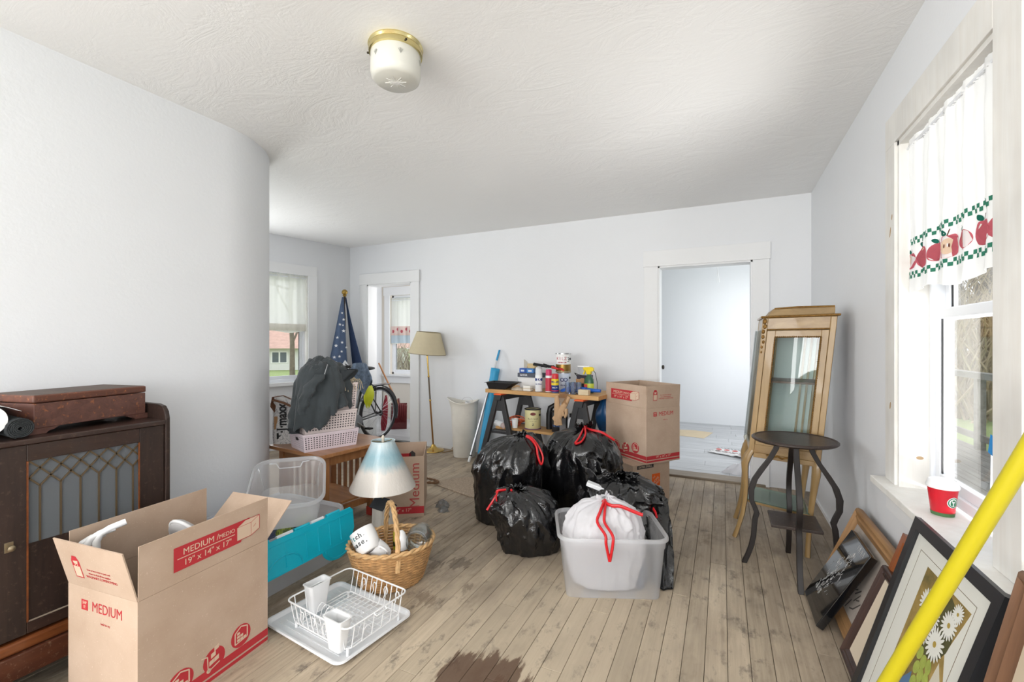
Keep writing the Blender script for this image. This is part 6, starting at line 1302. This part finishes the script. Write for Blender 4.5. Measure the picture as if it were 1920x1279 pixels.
# ================================================================== round plant stand
M_MAHO = wood('dark_mahogany', (32, 24, 21), (20, 15, 14), 2, 1., .5, .0); M_MAHOT = wood('dark_mahogany_top', (62, 49, 43), (44, 34, 30), 0, 1., .45, .1, wear=(110, 92, 80))
t = thing('plant_stand', 'round dark wooden plant stand with four curved legs before the gilded cabinet', 'plant stand', (.352, 2.87, 0), R(45))
B().lathe([(.02, .702), (.165, .702), (.195, .708), (.205, .716), (.205, .722), (.197, .728), (.188, .728), (.184, .725), (.001, .725)], 56).build('table_top', M_MAHOT, t, smooth=35)
lp = ((.702, .075), (.66, .085), (.60, .115), (.54, .155), (.48, .19), (.42, .208), (.36, .205), (.32, .188), (.29, .178), (.26, .186), (.22, .19), (.16, .194), (.10, .206), (.05, .222), (0, .242))
for k in range(4):
    a = R(45+90*k)-R(0); b = B().at(Matrix.Rotation(a, 4, 'Z')); w = .013
    b.loft([[(r-.013-(.004 if .4 < z < .6 else 0), -w, z), (r+.013, -w, z), (r+.013, w, z), (r-.013-(.004 if .4 < z < .6 else 0), w, z)] for z, r in lp]); b.build('leg', M_MAHO, t, smooth=35, bevel=.002)
B().prism([(.165, 0), (.0, .165), (-.165, 0), (0, -.165)], .262, .278).build('lower_shelf', M_MAHOT, t, bevel=.003)

# ================================================================== frames leaning along the right wall
def pic(name, label, cat, o, up, Wf, Hf, mw_, dp, m, mo=None, group=None):
    Mx = frame(o, (0, -1, 0), up); t = thing(name, label, cat, group=group); t.matrix_basis = Mx
    q = [(0, 0, Wf, Hf), (mw_, mw_, Wf-mw_, Hf-mw_)]
    for nm, P in (('frame_rail', [(0, 0), (Wf, 0), (Wf-mw_, mw_), (mw_, mw_)]), ('frame_stile', [(Wf, 0), (Wf, Hf), (Wf-mw_, Hf-mw_), (Wf-mw_, mw_)]), ('frame_rail', [(Wf, Hf), (0, Hf), (mw_, Hf-mw_), (Wf-mw_, Hf-mw_)]), ('frame_stile', [(0, Hf), (0, 0), (mw_, mw_), (mw_, Hf-mw_)])):
        cxm = sum(p[0] for p in P)/4; cym = sum(p[1] for p in P)/4
        b = B()
        if mo:
            # stepped moulding profile
            def ins(k, P=P): return [(P[0][0]+(P[3][0]-P[0][0])*k, P[0][1]+(P[3][1]-P[0][1])*k), (P[1][0]+(P[2][0]-P[1][0])*k, P[1][1]+(P[2][1]-P[1][1])*k)]
            prof = mo; rings = [[(*ins(k)[0], z) for k, z in prof]+[(*ins(1)[0], -dp), (*ins(0)[0], -dp)], [(*ins(k)[1], z) for k, z in prof]+[(*ins(1)[1], -dp), (*ins(0)[1], -dp)]]
            b.loft(rings)
        else: b.prism(P, -dp, 0)
        b.build(nm, m if nm == 'frame_stile' else MATS.get(m.name+'_rail', m), t, smooth=35 if mo else None)
    return t
M_FW1 = wood('pale_frame_wood', (176, 136, 92), (140, 102, 64), 1, 1., .5); wood('pale_frame_wood_rail', (176, 136, 92), (140, 102, 64), 0, 1., .5)
MO = [(0, -.008), (.08, .0), (.22, .004), (.32, -.002), (.5, -.006), (.62, -.002), (.74, -.008), (1, -.014)]
t = pic('oak_frame', 'wide pale oak picture frame leaning on the right wall behind the glossy black panel', 'picture frame', (.45, 2.80, .018), (.165, 0, .4), .60, .43, .062, .028, M_FW1, MO)
B().box(.055, .545, .055, .375, -.024, -.016).build('canvas', mat('grey_canvas', (176, 166, 156), .9, var=.25, vscale=9), t)
rs = random.Random(2); b = B()
for k in range(16): x = .36+rs.gauss(0, .06); y = .16+rs.gauss(0, .05); b.bar((x, y, -.0155), (x+rs.uniform(.01, .05), y+rs.uniform(.0, .05), -.0155), .006, .0006)
b.build('sketch_strokes', mat('charcoal_stroke', (84, 78, 74), .9), t)['kind'] = 'stuff'
# glossy black panel with a silvery figure
Mx = frame((.365, 2.617, .02), (0, -1, 0), (.19, 0, .34)); t = thing('engraved_plaque', 'glossy black panel with silvery scratched figure propped on the oak frame', 'panel'); t.matrix_basis = Mx
B().box(0, .30, 0, .39, -.03, 0).build('panel_block', mat('black_gloss', (16, 17, 19), .08, coat=.6), t, bevel=.003)
ms = mat('silver_scratch', (190, 190, 188), .3, .5); b = B(); rs = random.Random(9)
for k in range(120):
    v = rs.random(); cx_ = .10+.07*v+rs.gauss(0, .022+.02*math.sin(pi*v)); cy_ = .07+.25*v; a = rs.uniform(.6, 1.9); ln = rs.uniform(.008, .03)
    b.bar((cx_, cy_, .0004), (cx_+ln*math.cos(a)*.6, cy_+ln*math.sin(a), .0004), rs.uniform(.0012, .003), .0006)
b.build('engraved_figure', ms, t)['kind'] = 'stuff'
b = B()
for k in range(7): x = .17+.014*k; b.bar((x, .355, .0004), (x+.006*(1 if k % 2 else -1), .378, .0004), .0018, .0006)
b.build('scratched_letters', ms, t)['kind'] = 'stuff'
M_OR = wood('orange_frame_wood', (168, 96, 50), (134, 70, 34), 1, 1., .4, .2)
t = pic('slim_picture_frame', 'slim orange-brown wooden frame edge between the oak and daisy frames', 'picture frame', (.462, 2.18, .008), (.155, 0, .50), .40, .54, .028, .018, M_OR)
B().box(.025, .375, .025, .515, -.014, -.008).build('backing', mat('buff_backing', (196, 180, 156), .9), t)
M_CV = wood('carved_dark_wood', (70, 46, 38), (44, 28, 24), 1, 1.5, .35, .3)
t = pic('carved_frame', 'dark brown moulded frame with cream mat, low behind the daisy picture', 'picture frame', (.425, 2.195, .012), (.098, 0, .264), .44, .40, .045, .02, M_CV, MO)
B().box(.04, .40, .04, .36, -.018, -.012).build('mat_board', mat('cream_mat', (214, 200, 178), .9), t)
# daisy print in black frame
M_BF = mat('satin_black_frame', (34, 35, 38), .4)
t = pic('daisy_picture', 'black framed print of white daisies and green grapes below the window sill', 'picture', (.405, 1.963, .006), (.187, 0, .65), .535, .68, .036, .024, M_BF)
B().box(.034, .501, .034, .646, -.02, -.012).build('mat_board', mat('white_mat', (226, 226, 218), .9), t)
T = Matrix.Translation; Z0 = -.0119
def ell(cx, cy, rx, ry, a=0., n=18): return [(cx+rx*math.cos(2*pi*k/n)*math.cos(a)-ry*math.sin(2*pi*k/n)*math.sin(a), cy+rx*math.cos(2*pi*k/n)*math.sin(a)+ry*math.sin(2*pi*k/n)*math.cos(a)) for k in range(n)]
M0 = Matrix.Identity(4)
bgm = NT('ochre_wash'); co = bgm.coord('Object'); bgm.base(bgm.ramp(bgm.noise(co, 9, 5, .6), [(.3, (96, 88, 48)), (.5, (150, 126, 66)), (.7, (186, 156, 92))])); bgm.set(Roughness=.8)
flat([(.16, .04), (.435, .04), (.435, .36), (.39, .43), (.428, .575), (.16, .575)], bgm.m, t, M0, 'print_ground', Z0, Z0+.0005)
for x0, x1 in ((.085, .0865), (.437, .4385)): flat([(x0, .08), (x1, .08), (x1, .60), (x0, .60)], mat('mat_line', (120, 104, 80), .8), t, M0, 'mat_line', Z0, Z0+.0004)
flat([(.085, .5985), (.4385, .5985), (.4385, .60), (.085, .60)], mat('mat_line', (120, 104, 80)), t, M0, 'mat_line', Z0, Z0+.0004)
mdw = mat('petal_white', (236, 236, 228), .8); mdy = mat('petal_eye', (176, 150, 66), .8); mdd = mat('olive_shadow', (84, 82, 44), .8)
flat(ell(.30, .47, .10, .10), mdd, t, M0, 'leaf_shadow', Z0+.0004, Z0+.0007)
for i, (x, y, r) in enumerate(((.228, .49, .043), (.262, .545, .036), (.285, .475, .036), (.365, .50, .04), (.268, .425, .042), (.34, .425, .048), (.385, .545, .028))):
    b = B(); z = Z0+.0008+.0003*i
    for k in range(18):
        a = 2*pi*k/18+i; b.prism(ell(x+r*.6*math.cos(a), y+r*.6*math.sin(a), r*.42, r*.105, a, 8), z, z+.0002)
    b.prism(ell(x, y, r*.5, r*.5), z, z+.00015); b.build('daisy_petals', mdw, t)['kind'] = 'stuff'; flat(ell(x, y, r*.18, r*.18), mdy, t, M0, 'daisy_eye', z+.0002, z+.0005)
mgp = mat('grape_green', (168, 182, 84), .7, var=.2, vscale=40)
for i, (x, y) in enumerate(((.29, .365), (.32, .355), (.35, .36), (.30, .325), (.33, .32), (.36, .325), (.31, .285), (.34, .285), (.325, .25), (.35, .25))): flat(ell(x, y, .015, .021, .3*((i % 3)-1)), mgp, t, M0, 'grape', Z0+.001+.0002*i, Z0+.0013+.0002*i)
flat([(.19, .045), (.29, .045), (.31, .22), (.285, .30), (.21, .20)], mat('blue_wash', (84, 120, 156), .8), t, M0, 'blue_cloth', Z0+.0008, Z0+.0011); flat([(.35, .045), (.43, .045), (.43, .35), (.385, .40), (.365, .25)], mat('linen_wash', (214, 208, 190), .8), t, M0, 'white_cloth', Z0+.0008, Z0+.0011); flat([(.158, .17), (.178, .19), (.185, .165), (.165, .15)], mdw, t, M0, 'fallen_petal', Z0+.0008, Z0+.0011)
B().grid(2, 2, lambda u, v: (.034+.467*u, .034+.612*v, -.0055)).build('glass_pane', glass('picture_glass', (255, 255, 255), .04, .02), t)
M_BR3 = wood('brown_frame_wood', (124, 88, 62), (92, 63, 43), 1, 1., .5)
t = pic('brown_frame', 'tall brown moulded wooden frame at the near end of the sill', 'picture frame', (.44, 1.395, .008), (.16, 0, .733), .42, .75, .06, .025, M_BR3, MO)
B().box(.055, .365, .055, .69, -.022, -.014).build('backing', mat('buff_backing', (196, 180, 156)), t)
# yellow pole
a = Vector((.185, 1.37, .0)); c = Vector((.642, .725, 1.90)); dv = c-a
t = thing('yellow_pole', 'bright yellow broom pole slanting in front of the window and frames', 'pole', tuple(a))
B().tube([(0, 0, .004), tuple(dv*.60)], .0138, 20).build('shaft', mat('yellow_enamel', (186, 172, 18), .45, coat=.1), t, smooth=50); B().tube([tuple(dv*.60), tuple(dv*1.0)], .0136, 20).build('upper_sleeve', mat('dark_green_sleeve', (34, 74, 60), .4), t, smooth=50)

# ================================================================== cup on the sill, taped sheet on the glass
t = thing('paper_cup', 'red paper coffee cup with white lid on the window sill', 'cup', (.688, 2.035, .655))
B().lathe([(.029, .0), (.0305, .002), (.041, .1), (.040, .1), (.0285, .004)], 40).build('cup_body', mat('red_cup', (206, 26, 44), .35, var=.12, vscale=14), t, smooth=40)
B().lathe([(.0306, .0005), (.0322, .0125)], 40, cap0=False, cap1=False).build('green_band', mat('green_band', (70, 110, 66), .5), t, smooth=40)
B().lathe([(.043, .094), (.0445, .098), (.0435, .104), (.041, .107), (.039, .118), (.036, .121), (.034, .118), (.001, .117)], 40).build('lid', M_WHITEP, t, smooth=35)
aa = R(-62); LMc = Matrix.Rotation(aa, 4, 'Z') @ frame((.0368, 0, .052), (0, 1, 0), (.1, 0, 1))
def curved_disc(r, m, lift, name, inner=0.):
    b = B(); n = 28
    def pt(q, rr): y = rr*math.cos(q); z = rr*math.sin(q); rad = .0305+.0105*(.052+z-.002)/.098+lift; ang = y/rad; return (rad*math.cos(aa+ang), rad*math.sin(aa+ang), .052+z)
    ids0 = [b.p(*pt(2*pi*k/n, r)) for k in range(n)]; ids1 = [b.p(*pt(2*pi*k/n, r*.55 if not inner else inner)) for k in range(n)]
    for k in range(n): b.f.append((ids0[k], ids0[(k+1) % n], ids1[(k+1) % n], ids1[k]))
    if not inner: b.f.append(tuple(ids1))
    return b.build(name, m, t, smooth=60)
curved_disc(.0185, mat('logo_white', (240, 242, 240), .5), .0006, 'round_logo'); mlg = mat('logo_green', (30, 120, 84), .5); curved_disc(.0165, mlg, .0010, 'logo_ring', .0135)
for k, (y, z, w_, h_) in enumerate(((-.007, -.002, .0022, .009), (.007, -.002, .0022, .009), (-.0035, -.006, .0015, .006), (.0035, -.006, .0015, .006), (0, .007, .005, .0028))):
    rad = .0305+.0105*(.052+z-.002)/.098+.0012; ang = y/rad; B().at(Matrix.Rotation(aa+ang, 4, 'Z') @ frame((rad, 0, .052+z), (0, 1, 0), (.1, 0, 1))).prism(ell(0, 0, w_, h_, 0, 10), 0, .0003).build('logo_mark', mlg, t)
t = thing('taped_sheet', 'translucent plastic sheet taped low on the right window with blue tape', 'plastic sheet', (XR+.083, 1.78, .70))
B().grid(8, 8, lambda u, v: (.002*math.sin(5*u+3*v)-.004, -.115+.22*u, .0+.24*v-.03*u*(1-v))).build('sheet', glass('taped_film', (240, 244, 250), .1, .2, .6, (226, 232, 242)), t, smooth=70)
mbt = mat('painters_tape', (24, 140, 214), .6)
for y, z, w_, h_, a in ((.085, .235, .014, .03, -.25), (.035, .20, .02, .032, .12), (-.06, .22, .025, .028, .05)): B().at(frame((-.008, y, z), (0, -1, 0), (0, 0, 1)) @ Matrix.Rotation(a, 4, 'Z')).box(-w_, w_, -h_, h_, -.0004, .0004).build('tape_strip', mbt, t)

# ================================================================== curtains
M_CUR = fabric('white_curtain_cotton', (246, 246, 246), .2, .03)
def curtain(name, label, M, s0, s1, zt, zb, dep, folds, hem, m=M_CUR, seed=0.):
    """M: local x along the wall, y outwards"""
    t = thing(name, label, 'curtain')
    def cl(s, z):
        u = (s-s0)/(s1-s0); k = (zt-z)/(zt-zb)
        d = dep+.008*math.sin(folds*2*pi*u+seed)*(.5+.5*k)+.003*math.sin(folds*4.3*pi*u+1+seed)+.006*fbm((u*6+seed, k*2, 1.))
        return d
    def zbot(s): u = (s-s0)/(s1-s0); return zb+.012*math.sin(3*u*pi+seed)
    nu = folds*14
    def fn(u, v): s = s0+(s1-s0)*u; z = zt+(zbot(s)-zt)*v; return (s, cl(s, z), z)
    b = B().at(M).grid(nu, 26, fn); b.build('cloth', m, t, smooth=80)
    b = B().at(M).grid(nu, 4, lambda u, v: (s0+(s1-s0)*u, cl(s0+(s1-s0)*u, zt)+.007*math.cos(folds*12*pi*u)*(1-v), zt-.012+.04*v+.005*math.sin(folds*9*pi*u)*v)); b.build('ruffle', m, t, smooth=80)
    B().at(M).tube([(s0-.008, dep, zt-.003), (s1+.008, dep, zt-.003)], .006, 8).build('rod', M_VINYL, t, smooth=50)
    return t, cl
T1, c1 = curtain('apple_curtain', 'white cafe curtain with apple border hanging in the big right window', MR, WY0+.02, WY1-.022, 2.045, 1.45, .018, 5, .05, seed=1.)
def decal(P, m, parent, name, lift=.0016):
    """flat print following the curtain folds; P in (s, z)"""
    b = B().at(MR); b.poly(*[b.p(s, c1(s, z)-lift, z) for s, z in P]); return b.build(name, m, parent)
mg_ = fabric('print_green', (70, 140, 116), .3); mr_ = fabric('print_red', (212, 112, 124), .3); mcr = fabric('print_cream', (240, 216, 190), .3); mgl = fabric('print_leaf', (44, 116, 100), .3); mwh = fabric('print_pith', (246, 244, 240), .3); mdk = fabric('print_seed', (110, 70, 60), .2)
def border(y0, y1, z):
    b = B().at(MR); sq = .0135; n = int((y1-y0)/sq)
    for i in range(n):
        for j in range(2):
            if (i+j) % 2 == 0:
                zz = z+j*sq; s = y0+i*sq; b.poly(*[b.p(q[0], c1(q[0], q[1])-.0014, q[1]) for q in ((s, zz), (s+sq, zz), (s+sq, zz+sq), (s, zz+sq))])
    b.build('check_border', mg_, T1)['kind'] = 'stuff'
border(WY0+.025, WY1-.03, 1.638); border(WY0+.025, WY1-.03, 1.505)
def apple(s, z, w, kind):
    def ap(sc, dy=0., dx=0.): return [(s-dx+sc*w*1.25*(.5*math.sin(a))*(1-.12*math.cos(a)*-1), z+dy+sc*w*(-.46*math.cos(a)-(.08*math.exp(-((a-pi)/.35)**2)) if True else 0)) for a in [2*pi*k/26 for k in range(26)]]
    decal(ap(1.), mr_, T1, 'printed_apple')
    if kind == 0: decal([(s+.10*w, z+.30*w), (s+.22*w, z+.22*w), (s+.2*w, z-.12*w), (s+.1*w, z-.2*w)], mcr, T1, 'printed_apple', .002)
    if kind == 1:
        for d in (-.2, .2): decal(ell(s+d*w, z-.02*w, .18*w, .36*w), mcr, T1, 'printed_apple', .002)
        for d in (-.2, .2): decal(ell(s+d*w, z, .03*w, .10*w), mdk, T1, 'printed_seed', .0024)
    if kind == 2:
        decal(ell(s, z-.02*w, .26*w, .30*w), mcr, T1, 'printed_apple', .002); decal(ell(s-.46*w, z, .2*w, .22*w), mwh, T1, 'printed_bite', .0024)
        for d in (-.08, .08): decal(ell(s+d*w, z, .025*w, .08*w), mdk, T1, 'printed_seed', .0026)
    decal(ell(s+.2*w, z+.52*w, .2*w, .10*w, .5), mgl, T1, 'printed_leaf', .002); decal([(s-.02*w, z+.38*w), (s+.02*w, z+.38*w), (s-.06*w, z+.62*w), (s-.10*w, z+.62*w)], mdk, T1, 'printed_stem', .002)
for s, w, k in ((2.30, .072, 0), (2.20, .092, 1), (2.09, .075, 0), (1.985, .088, 2), (1.88, .07, 0), (1.775, .085, 0), (1.68, .08, 1)): apple(s, 1.575, w, k)
T2, c2 = curtain('lace_curtain', 'short sheer white curtain with lace hem in the alcove window', MA, AW0+.015, AW1-.015, 2.03, 1.375, .012, 5, .05, fabric('sheer_cotton', (250, 250, 246), .55, .02, tr=.08), 2.)
b = B().at(MA).grid(120, 4, lambda u, v: (AW0+.016+(AW1-AW0-.032)*u, c2(AW0+.016+(AW1-AW0-.032)*u, 1.43)-.003, 1.385+.085*v+(.006*abs(math.sin(30*pi*u)) if v < .1 else 0))); b.build('lace_band', fabric('lace', (240, 236, 228), .5, .15), T2, smooth=70)
T3, c3 = curtain('cafe_curtain', 'small white curtain with red printed hem in the passage window', MG, GX0+.02, GX1-.02, 1.95, 1.235, .012, 4, .05, fabric('sheer_cotton', (246, 245, 240)), 4.)
b = B().at(MG).grid(60, 3, lambda u, v: (GX0+.022+(GX1-GX0-.044)*u, c3(GX0+.022+(GX1-GX0-.044)*u, 1.3)-.004, 1.235+.13*v)); b.build('hem_band', fabric('pale_blue_hem', (206, 220, 232), .4), T3, smooth=70)
b = B().at(MG).grid(60, 3, lambda u, v: (GX0+.022+(GX1-GX0-.044)*u, c3(GX0+.022+(GX1-GX0-.044)*u, 1.3)-.005, 1.365+.15*v)); b.build('print_band', fabric('pale_pink_hem', (236, 214, 208), .4), T3, smooth=70)
for k in range(8): s = GX0+.06+.09*k; B().at(MG @ T((s, c3(s, 1.43)-.008, 1.43+.035*(k % 2))) @ Matrix.Rotation(R(90), 4, 'X')).lathe([(.026, -.0005), (.026, .0005)], 14).build('printed_apple', mr_, T3)

# ================================================================== things in the far room
struct(B().at(T((-.552, 4.60, 0)) @ Matrix.Rotation(R(8.5), 4, 'Z')).box(-.036, 0, 0, .76, .01, 1.95).build('door_1', M_TRIM, bevel=.003))
dk = bpy.data.objects['door_1']; B().at(T((-.552, 4.60, 0)) @ Matrix.Rotation(R(8.5), 4, 'Z') @ frame((0, .70, .97), (0, 1, 0), (0, 0, 1))).lathe([(.022, 0), (.022, .006), (.009, .008), (.009, .03), (.024, .04), (.024, .055), (.012, .062)], 18).build('door_handle', mat('dark_knob', (64, 58, 52), .35, .7), dk, smooth=45)
tag(B().prism([(-.66, 6.40), (-.22, 6.33), (-.12, 6.78), (-.36, 6.85), (-.62, 6.80)], .0012, .003).build('paper_sheet', mat('masking_paper', (212, 194, 164), .9, var=.06), None), 'tan paper sheet lying on the grey floor of the far room', 'paper')
t = thing('apple_cloth', 'white cloth with apple print and checks lying on the far room floor', 'cloth', (.12, 5.55, 0), R(-25))
B().grid(30, 14, lambda u, v: (-.25+.5*u, -.12+.26*v, .006+.012*(1+fbm((u*5, v*4, 2)))*(.3+u))).build('cloth_sheet', M_CUR, t, smooth=70, solid=.002)
for k in range(5): B().at(T((-.18+.09*k, .01, .03+.005*k))).prism(ell(0, 0, .028, .034), 0, .001).build('printed_apple', mat('apple_red_ink', (190, 80, 76), .8), t)
b = B()
for k in range(26): b.at(T((-.24+.019*k, .085 if k % 2 else .098, .026+.0011*k))).box(0, .012, 0, .012, 0, .001); b.at(T((-.24+.019*k, -.085 if k % 2 else -.098, .026+.0011*k))).box(0, .012, 0, .012, 0, .001)
b.build('check_border', mat('check_ink', (60, 72, 66), .8), t)['kind'] = 'stuff'
t = tag(B().at(T((.16, 4.80, 0))).grid(36, 14, heap(0, 0, .002, .15, .09, .07, 6.6, 6), True).build('white_plastic_bag', M_BAGW, None, smooth=60), 'crumpled white plastic bag on the grey floor just past the wide doorway', 'plastic bag')
t = tag(B().at(T((.30, 5.35, 0))).grid(30, 12, lambda u, v: (-.1+.2*u+.02*fbm((u*3, v*3, 1)), .05*math.sin(4*u), .03+.22*v+.03*fbm((u*4, v*4, 5)))).build('crumpled_card', mat('cream_card', (206, 192, 168), .9), None, smooth=40, solid=.004), 'crumpled cream cardboard standing beyond the gilded cabinet in the far room', 'cardboard')
t = thing('pull_cord', 'thin white pull cord with loop hanging in the far room', 'cord', (-.06, 6.4, 0)); B().tube([(0, 0, 2.5), (0, 0, 2.2), (.012, 0, 2.1), (.018, 0, 2.03), (0, 0, 2.02), (-.006, 0, 2.08), (0, 0, 2.18)], .004, 6).build('cord', M_WHITEP, t, smooth=60)

# ================================================================== outdoors
gm = NT('lawn_grass'); co = gm.coord('World'); gm.base(gm.mix(gm.noise(co, 1.2, 6, .65), lin((128, 150, 92)), lin((166, 182, 124)))); gm.set(Roughness=.95)
gm.bump(gm.noise(co, 40, 3), .6, .05)
struct(B().box(-90, 90, -60, 100, -.75, -.6).build('lawn', gm.m))
M_DECK = wood('grey_deck_wood', (150, 148, 142), (118, 116, 110), 1, .6, .85)
dk = struct(B().box(.84, 3.15, .2, 9, -.32, -.205).build('deck_frame', mat('deck_shadow_gap', (60, 56, 52), .9)))
x = .86
while x < 3.1: B().box(x, x+.135, .2, 9, -.2, -.17).build('deck_board', M_DECK, dk); x += .142
t = thing('deck_railing', 'weathered grey wooden deck railing outside the right window', 'railing', (3.08, 0, -.17))
B().box(-.07, .07, .2, 9, .94, 1.02).build('top_rail', M_DECK, t); B().box(-.02, .02, .2, 9, .12, .2).build('bottom_rail', M_DECK, t)
for y in (.4, 2.3, 4.2, 6.1, 8.0): B().box(-.045, .045, y-.045, y+.045, 0, .94).build('post', M_DECK, t)
B().at(T((-1.3, 3.2, 0))).box(-.05, .05, -.05, .05, 0, 2.6).build('porch_post', wood('pale_post', (206, 196, 178), (186, 174, 154), 2), t)
bark = mat('grey_bark', (122, 112, 100), .95, var=.3, vscale=8); 
def tree(label, x, y, h, seed, r=.14, group='bare trees outside'):
    t = thing('bare_tree', label, 'tree', (x, y, -.62), group=group); rn = random.Random(seed); br = B(); P = [(0, 0, 0)]
    for k in range(1, 7): P.append((P[-1][0]+rn.uniform(-.08, .08)*h*.2, P[-1][1]+rn.uniform(-.08, .08)*h*.2, h*k/6))
    B().tube(P, [r*(1-.13*k) for k in range(7)], 8).build('trunk', bark, t, smooth=60)
    def limb(p, d, ln, rr, dep):
        q = p+d*ln; br.tube([tuple(p), tuple(p.lerp(q, .5)+Vector((rn.uniform(-1, 1), rn.uniform(-1, 1), rn.uniform(0, 1)))*ln*.06), tuple(q)], [rr, rr*.8, rr*.5], 5)
        if dep:
            for _ in range(3): limb(p.lerp(q, rn.uniform(.4, 1)), (d+Vector((rn.uniform(-1, 1), rn.uniform(-1, 1), rn.uniform(-.3, .9)))*.8).normalized(), ln*rn.uniform(.5, .75), rr*.5, dep-1)
    for k in range(9): i = rn.randint(2, 5); limb(Vector(P[i]), Vector((rn.uniform(-1, 1), rn.uniform(-1, 1), rn.uniform(.1, .9))).normalized(), h*rn.uniform(.2, .34), r*.4, 3)
    br.build('branches', bark, t)['kind'] = 'stuff'
tree('bare young tree in front of the pink-roofed house seen through the alcove window', -13.2, 10.6, 5.5, 3, .10)
for k, (x, y, h) in enumerate(((8.2, 19.5, 8), (9.6, 22, 9), (11.6, 25, 8), (7.0, 17.5, 7))): tree('bare tree beyond the lawn outside the right window, %s' % ('closest to the railing post', 'second along the brush', 'farthest back', 'nearest the house corner')[k], x, y, h, 10+k, .2)
tree('bare tree outside the passage window', -7.6, 12.5, 7, 31, .16); tree('slender bare tree farther out from the passage window', -9.0, 14.6, 7, 37, .14)
def brush(name, label, x0, y0, x1, y1, h, n, seed, c):
    b = B(); rn = random.Random(seed)
    for k in range(n):
        u = rn.random(); x = x0+(x1-x0)*u+rn.gauss(0, .5); y = y0+(y1-y0)*u+rn.gauss(0, .5); hh = h*rn.uniform(.5, 1.); P = [(x, y, -.62)]
        for j in range(3): P.append((P[-1][0]+rn.gauss(0, .12*hh), P[-1][1]+rn.gauss(0, .12*hh), -.62+hh*(j+1)/3))
        b.tube(P, [.03, .024, .016, .008], 4)
    o = b.build(name, mat(name+'_bark', c, .95, var=.3, vscale=2), None); tag(o, label, 'brush', kind='stuff')
brush('brush_thicket', 'tangled tan leafless brush beyond the lawn outside the right window', 5.0, 14.5, 15, 26, 4.2, 1500, 4, (176, 160, 132))
brush('brush_hedge', 'pale leafless hedge outside the passage window', -13, 13, -5, 16, 2.0, 900, 5, (170, 160, 140))
t = thing('neighbour_house', 'white house with pinkish shingle roof seen through the alcove window', 'house', (-26.5, 20.5, -.6), R(38))
B().box(-8, 8, 0, 6, 0, 1.45).build('house_wall', mat('white_siding', (224, 224, 222), .8), t)
B().hexa([(-8.4, -.6, 1.45), (8.4, -.6, 1.45), (8.4, 6.5, 1.45), (-8.4, 6.5, 1.45)], [(-7.5, 2.9, 3.1), (7.5, 2.9, 3.1), (7.5, 3.1, 3.1), (-7.5, 3.1, 3.1)]).build('roof', mat('pink_shingle', (198, 164, 150), .9, var=.15, vscale=3), t)
for k in range(9):
    x = -7+1.7*k; w = B().box(x-.5, x+.5, -.04, .02, .45, 1.25).build('window', mat('window_white', (240, 240, 240), .6), t)
    for s in (-1, 1): B().box(x+s*.24-.19, x+s*.24+.19, -.05, -.035, .52, 1.18).build('pane', mat('dark_pane', (96, 104, 112), .2), w)
